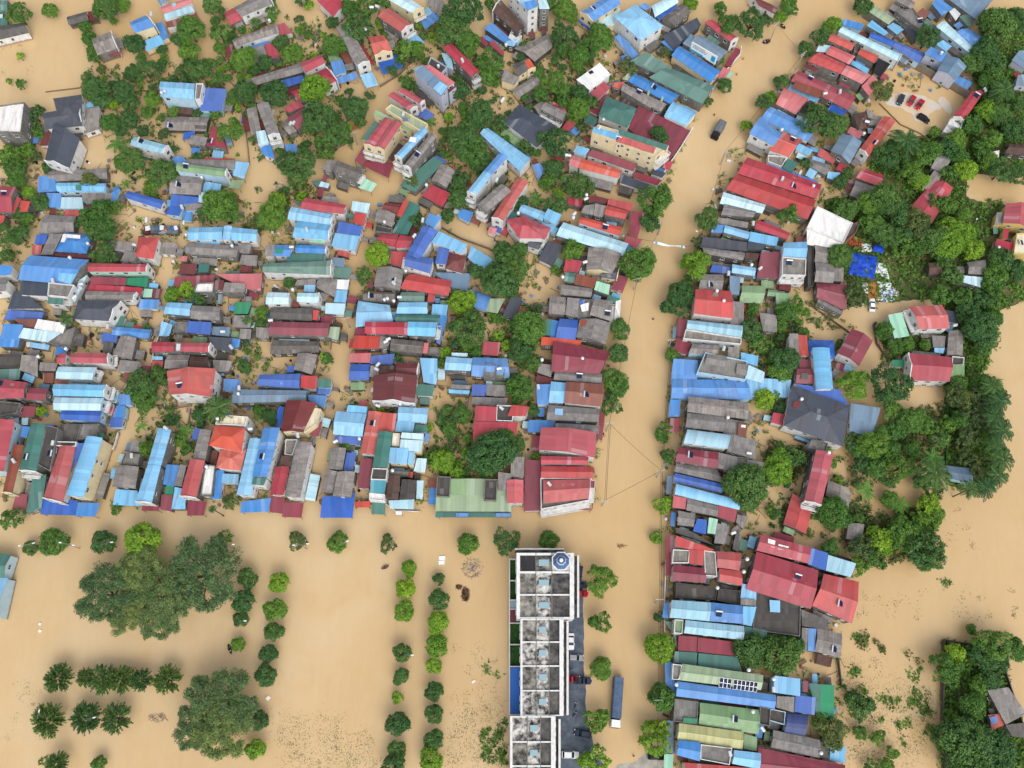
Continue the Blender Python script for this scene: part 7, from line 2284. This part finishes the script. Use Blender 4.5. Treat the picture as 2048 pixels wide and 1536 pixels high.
BLK = [[(0,440),(340,440),(300,640),(232,890),(190,1010),(0,1010)],[(362,400),(700,400),(655,760),(610,1012),(225,1012),(262,890),(330,640)],[(760,400),(905,440),(900,600),(862,1010),(640,1012),(722,600)],[(900,580),(1110,440),(1250,470),(1225,720),(1190,1000),(885,1010)],
       [(1370,540),(1600,560),(1580,760),(1520,1060),(1690,1240),(1680,1536),(1330,1536),(1325,1000),(1345,640)],[(1460,300),(1640,280),(1720,360),(1640,470),(1620,590),(1380,540),(1410,420)],[(0,320),(480,310),(480,420),(0,440)],[(450,60),(860,60),(830,120),(480,260)],[(880,150),(1100,100),(1330,160),(1250,330),(900,400)],[(1180,60),(1460,60),(1330,390),(1120,330)],[(1560,160),(1800,60),(1920,170),(1760,220),(1640,340),(1520,260)]]
def clutter(polys, dens, label):
    m = MB(); mats = [WM['d'], WM['g'], M['wood'], M['black'], RM['gy'], RM['mb'], M['sheet'], M['bankm'], RM['wi']]
    for pl in polys:
        w = [P(*p) for p in pl]; q = [(p.x, p.y) for p in w]; xs = [p[0] for p in q]; ys = [p[1] for p in q]
        ar = abs(sum(q[i][0]*q[i-1][1]-q[i-1][0]*q[i][1] for i in range(len(q))))/2
        for _ in range(int(ar*dens)):
            x, y = min(xs)+r_.random()*(max(xs)-min(xs)), min(ys)+r_.random()*(max(ys)-min(ys))
            if not inside((x, y), q) or any(inside((x, y), B_) for B_, _h, _k in BLOCKS): continue
            k = r_.random(); rz = r_.random()*3.1; mt = r_.choice((0, 0, 1, 1, 2, 3, 4, 4, 4, 0, 7, 8, 5, 6) if r_.random() < .35 else (0, 1, 2, 4))
            if k < .35: m.tube([(x-math.cos(rz)*1.6, y-math.sin(rz)*1.6, .1), (x, y, .3), (x+math.cos(rz)*1.6, y+math.sin(rz)*1.6, .15)], .05, 4, r_.choice((2, 3)))
            elif k < .6: m.box((x, y, .35), (.4+1.3*r_.random(), .3+.5*r_.random(), .5+.6*r_.random()), rz, mt)
            elif k < .85:
                a, b = .6+1.6*r_.random(), .5+.9*r_.random(); z = .2+.9*r_.random(); cs, sn = math.cos(rz), math.sin(rz); t = (r_.random()-.5)*.5
                up = [(x+u*a*cs-v*b*sn, y+u*a*sn+v*b*cs, z+u*t) for u, v in ((-.5,-.5),(.5,-.5),(.5,.5),(-.5,.5))]; m.face(up, mt); m.face([(p[0], p[1], p[2]-.06) for p in up[::-1]], mt)
            else: m.cyl((x, y), .3+.2*r_.random(), -.2, .4+.5*r_.random(), 9, r_.choice((5, 3, 1, 6)))
    o = link('yard_clutter', m.mesh('yard_clutter', mats)); o['kind'] = 'stuff'; o['label'] = label; o['category'] = 'clutter'
# ------------------------------------------------------------------ build everything
HS = parse(HOUSE_TXT); prepass(HS)
for i, hd in enumerate(HS): build_house(hd, i)
undergrowth('undergrowth', GARDENS, .22, .45, 'd', 'dark garden growth standing in the floodwater between houses', 'undergrowth', 1.5, 41)
print('LEAN', lean_tos(HS))
sol = next(h for h in HS if h['label'] == 'sage roof carrying solar panels'); R = sol['root']
q = corners('G', 8.5*HK, [(1024+x/4, 1152+y/4) for x, y in ((1362,702),(2012,792),(1992,912),(1332,832))])[0]; rise = corners('G', 8.5*HK, [(1024+x/4, 1152+y/4) for x, y in ((1362,702),(2012,792),(1992,912),(1332,832))])[1]
r0, r1 = (q[0]+q[3])/2+Vector((0,0,rise)), (q[1]+q[2])/2+Vector((0,0,rise)); pm = MB(); pm.box((0, 0, 0), (.98, 1.25, .05)); pm.box((0, 0, .028), (.9, 1.17, .01), 0, 1); PMESH = pm.mesh('solar_panel', [M['steel'], M['panel']])
ux = (r1-r0).normalized(); uy = (q[3]-r0); uy = (uy-ux*uy.dot(ux)).normalized(); uz = ux.cross(uy); uz = -uz if uz.z < 0 else uz; uy = uz.cross(ux)
rot = Matrix((ux, uy, uz)).transposed().to_4x4(); Lr = (r1-r0).length
for cells, s0 in ((3, .50), (6, .67)):
    for i in range(cells):
        for j in range(2):
            p = r0+ux*(Lr*s0+i*1.04)+(-uy if uy.y > 0 else uy)*(.75+j*1.3)
            o = link('solar_panel', PMESH, R); o.matrix_local = Matrix.Translation(p+uz*.16-Vector(R.location))@rot
NT = build_trees(HS)
clutter(BLK, .2, 'junk, timber and drums standing in the flooded yards')
undergrowth('undergrowth', BLK, .12, .4, 'm', 'small garden plants poking out of the flooded yards', 'undergrowth', 1.1, 21)
dup = {k: v for k, v in LABELS.items() if len(v) > 1}
print('HOUSES', len(HS), 'TREES', NT, 'OBJECTS', len(bpy.data.objects), 'DUPLABELS', {k: len(v) for k, v in dup.items()}, 'LONG', [k for k in LABELS if not 4 <= len(re.findall(r"[A-Za-z0-9][A-Za-z0-9'-]*", k)) <= 16][:20])
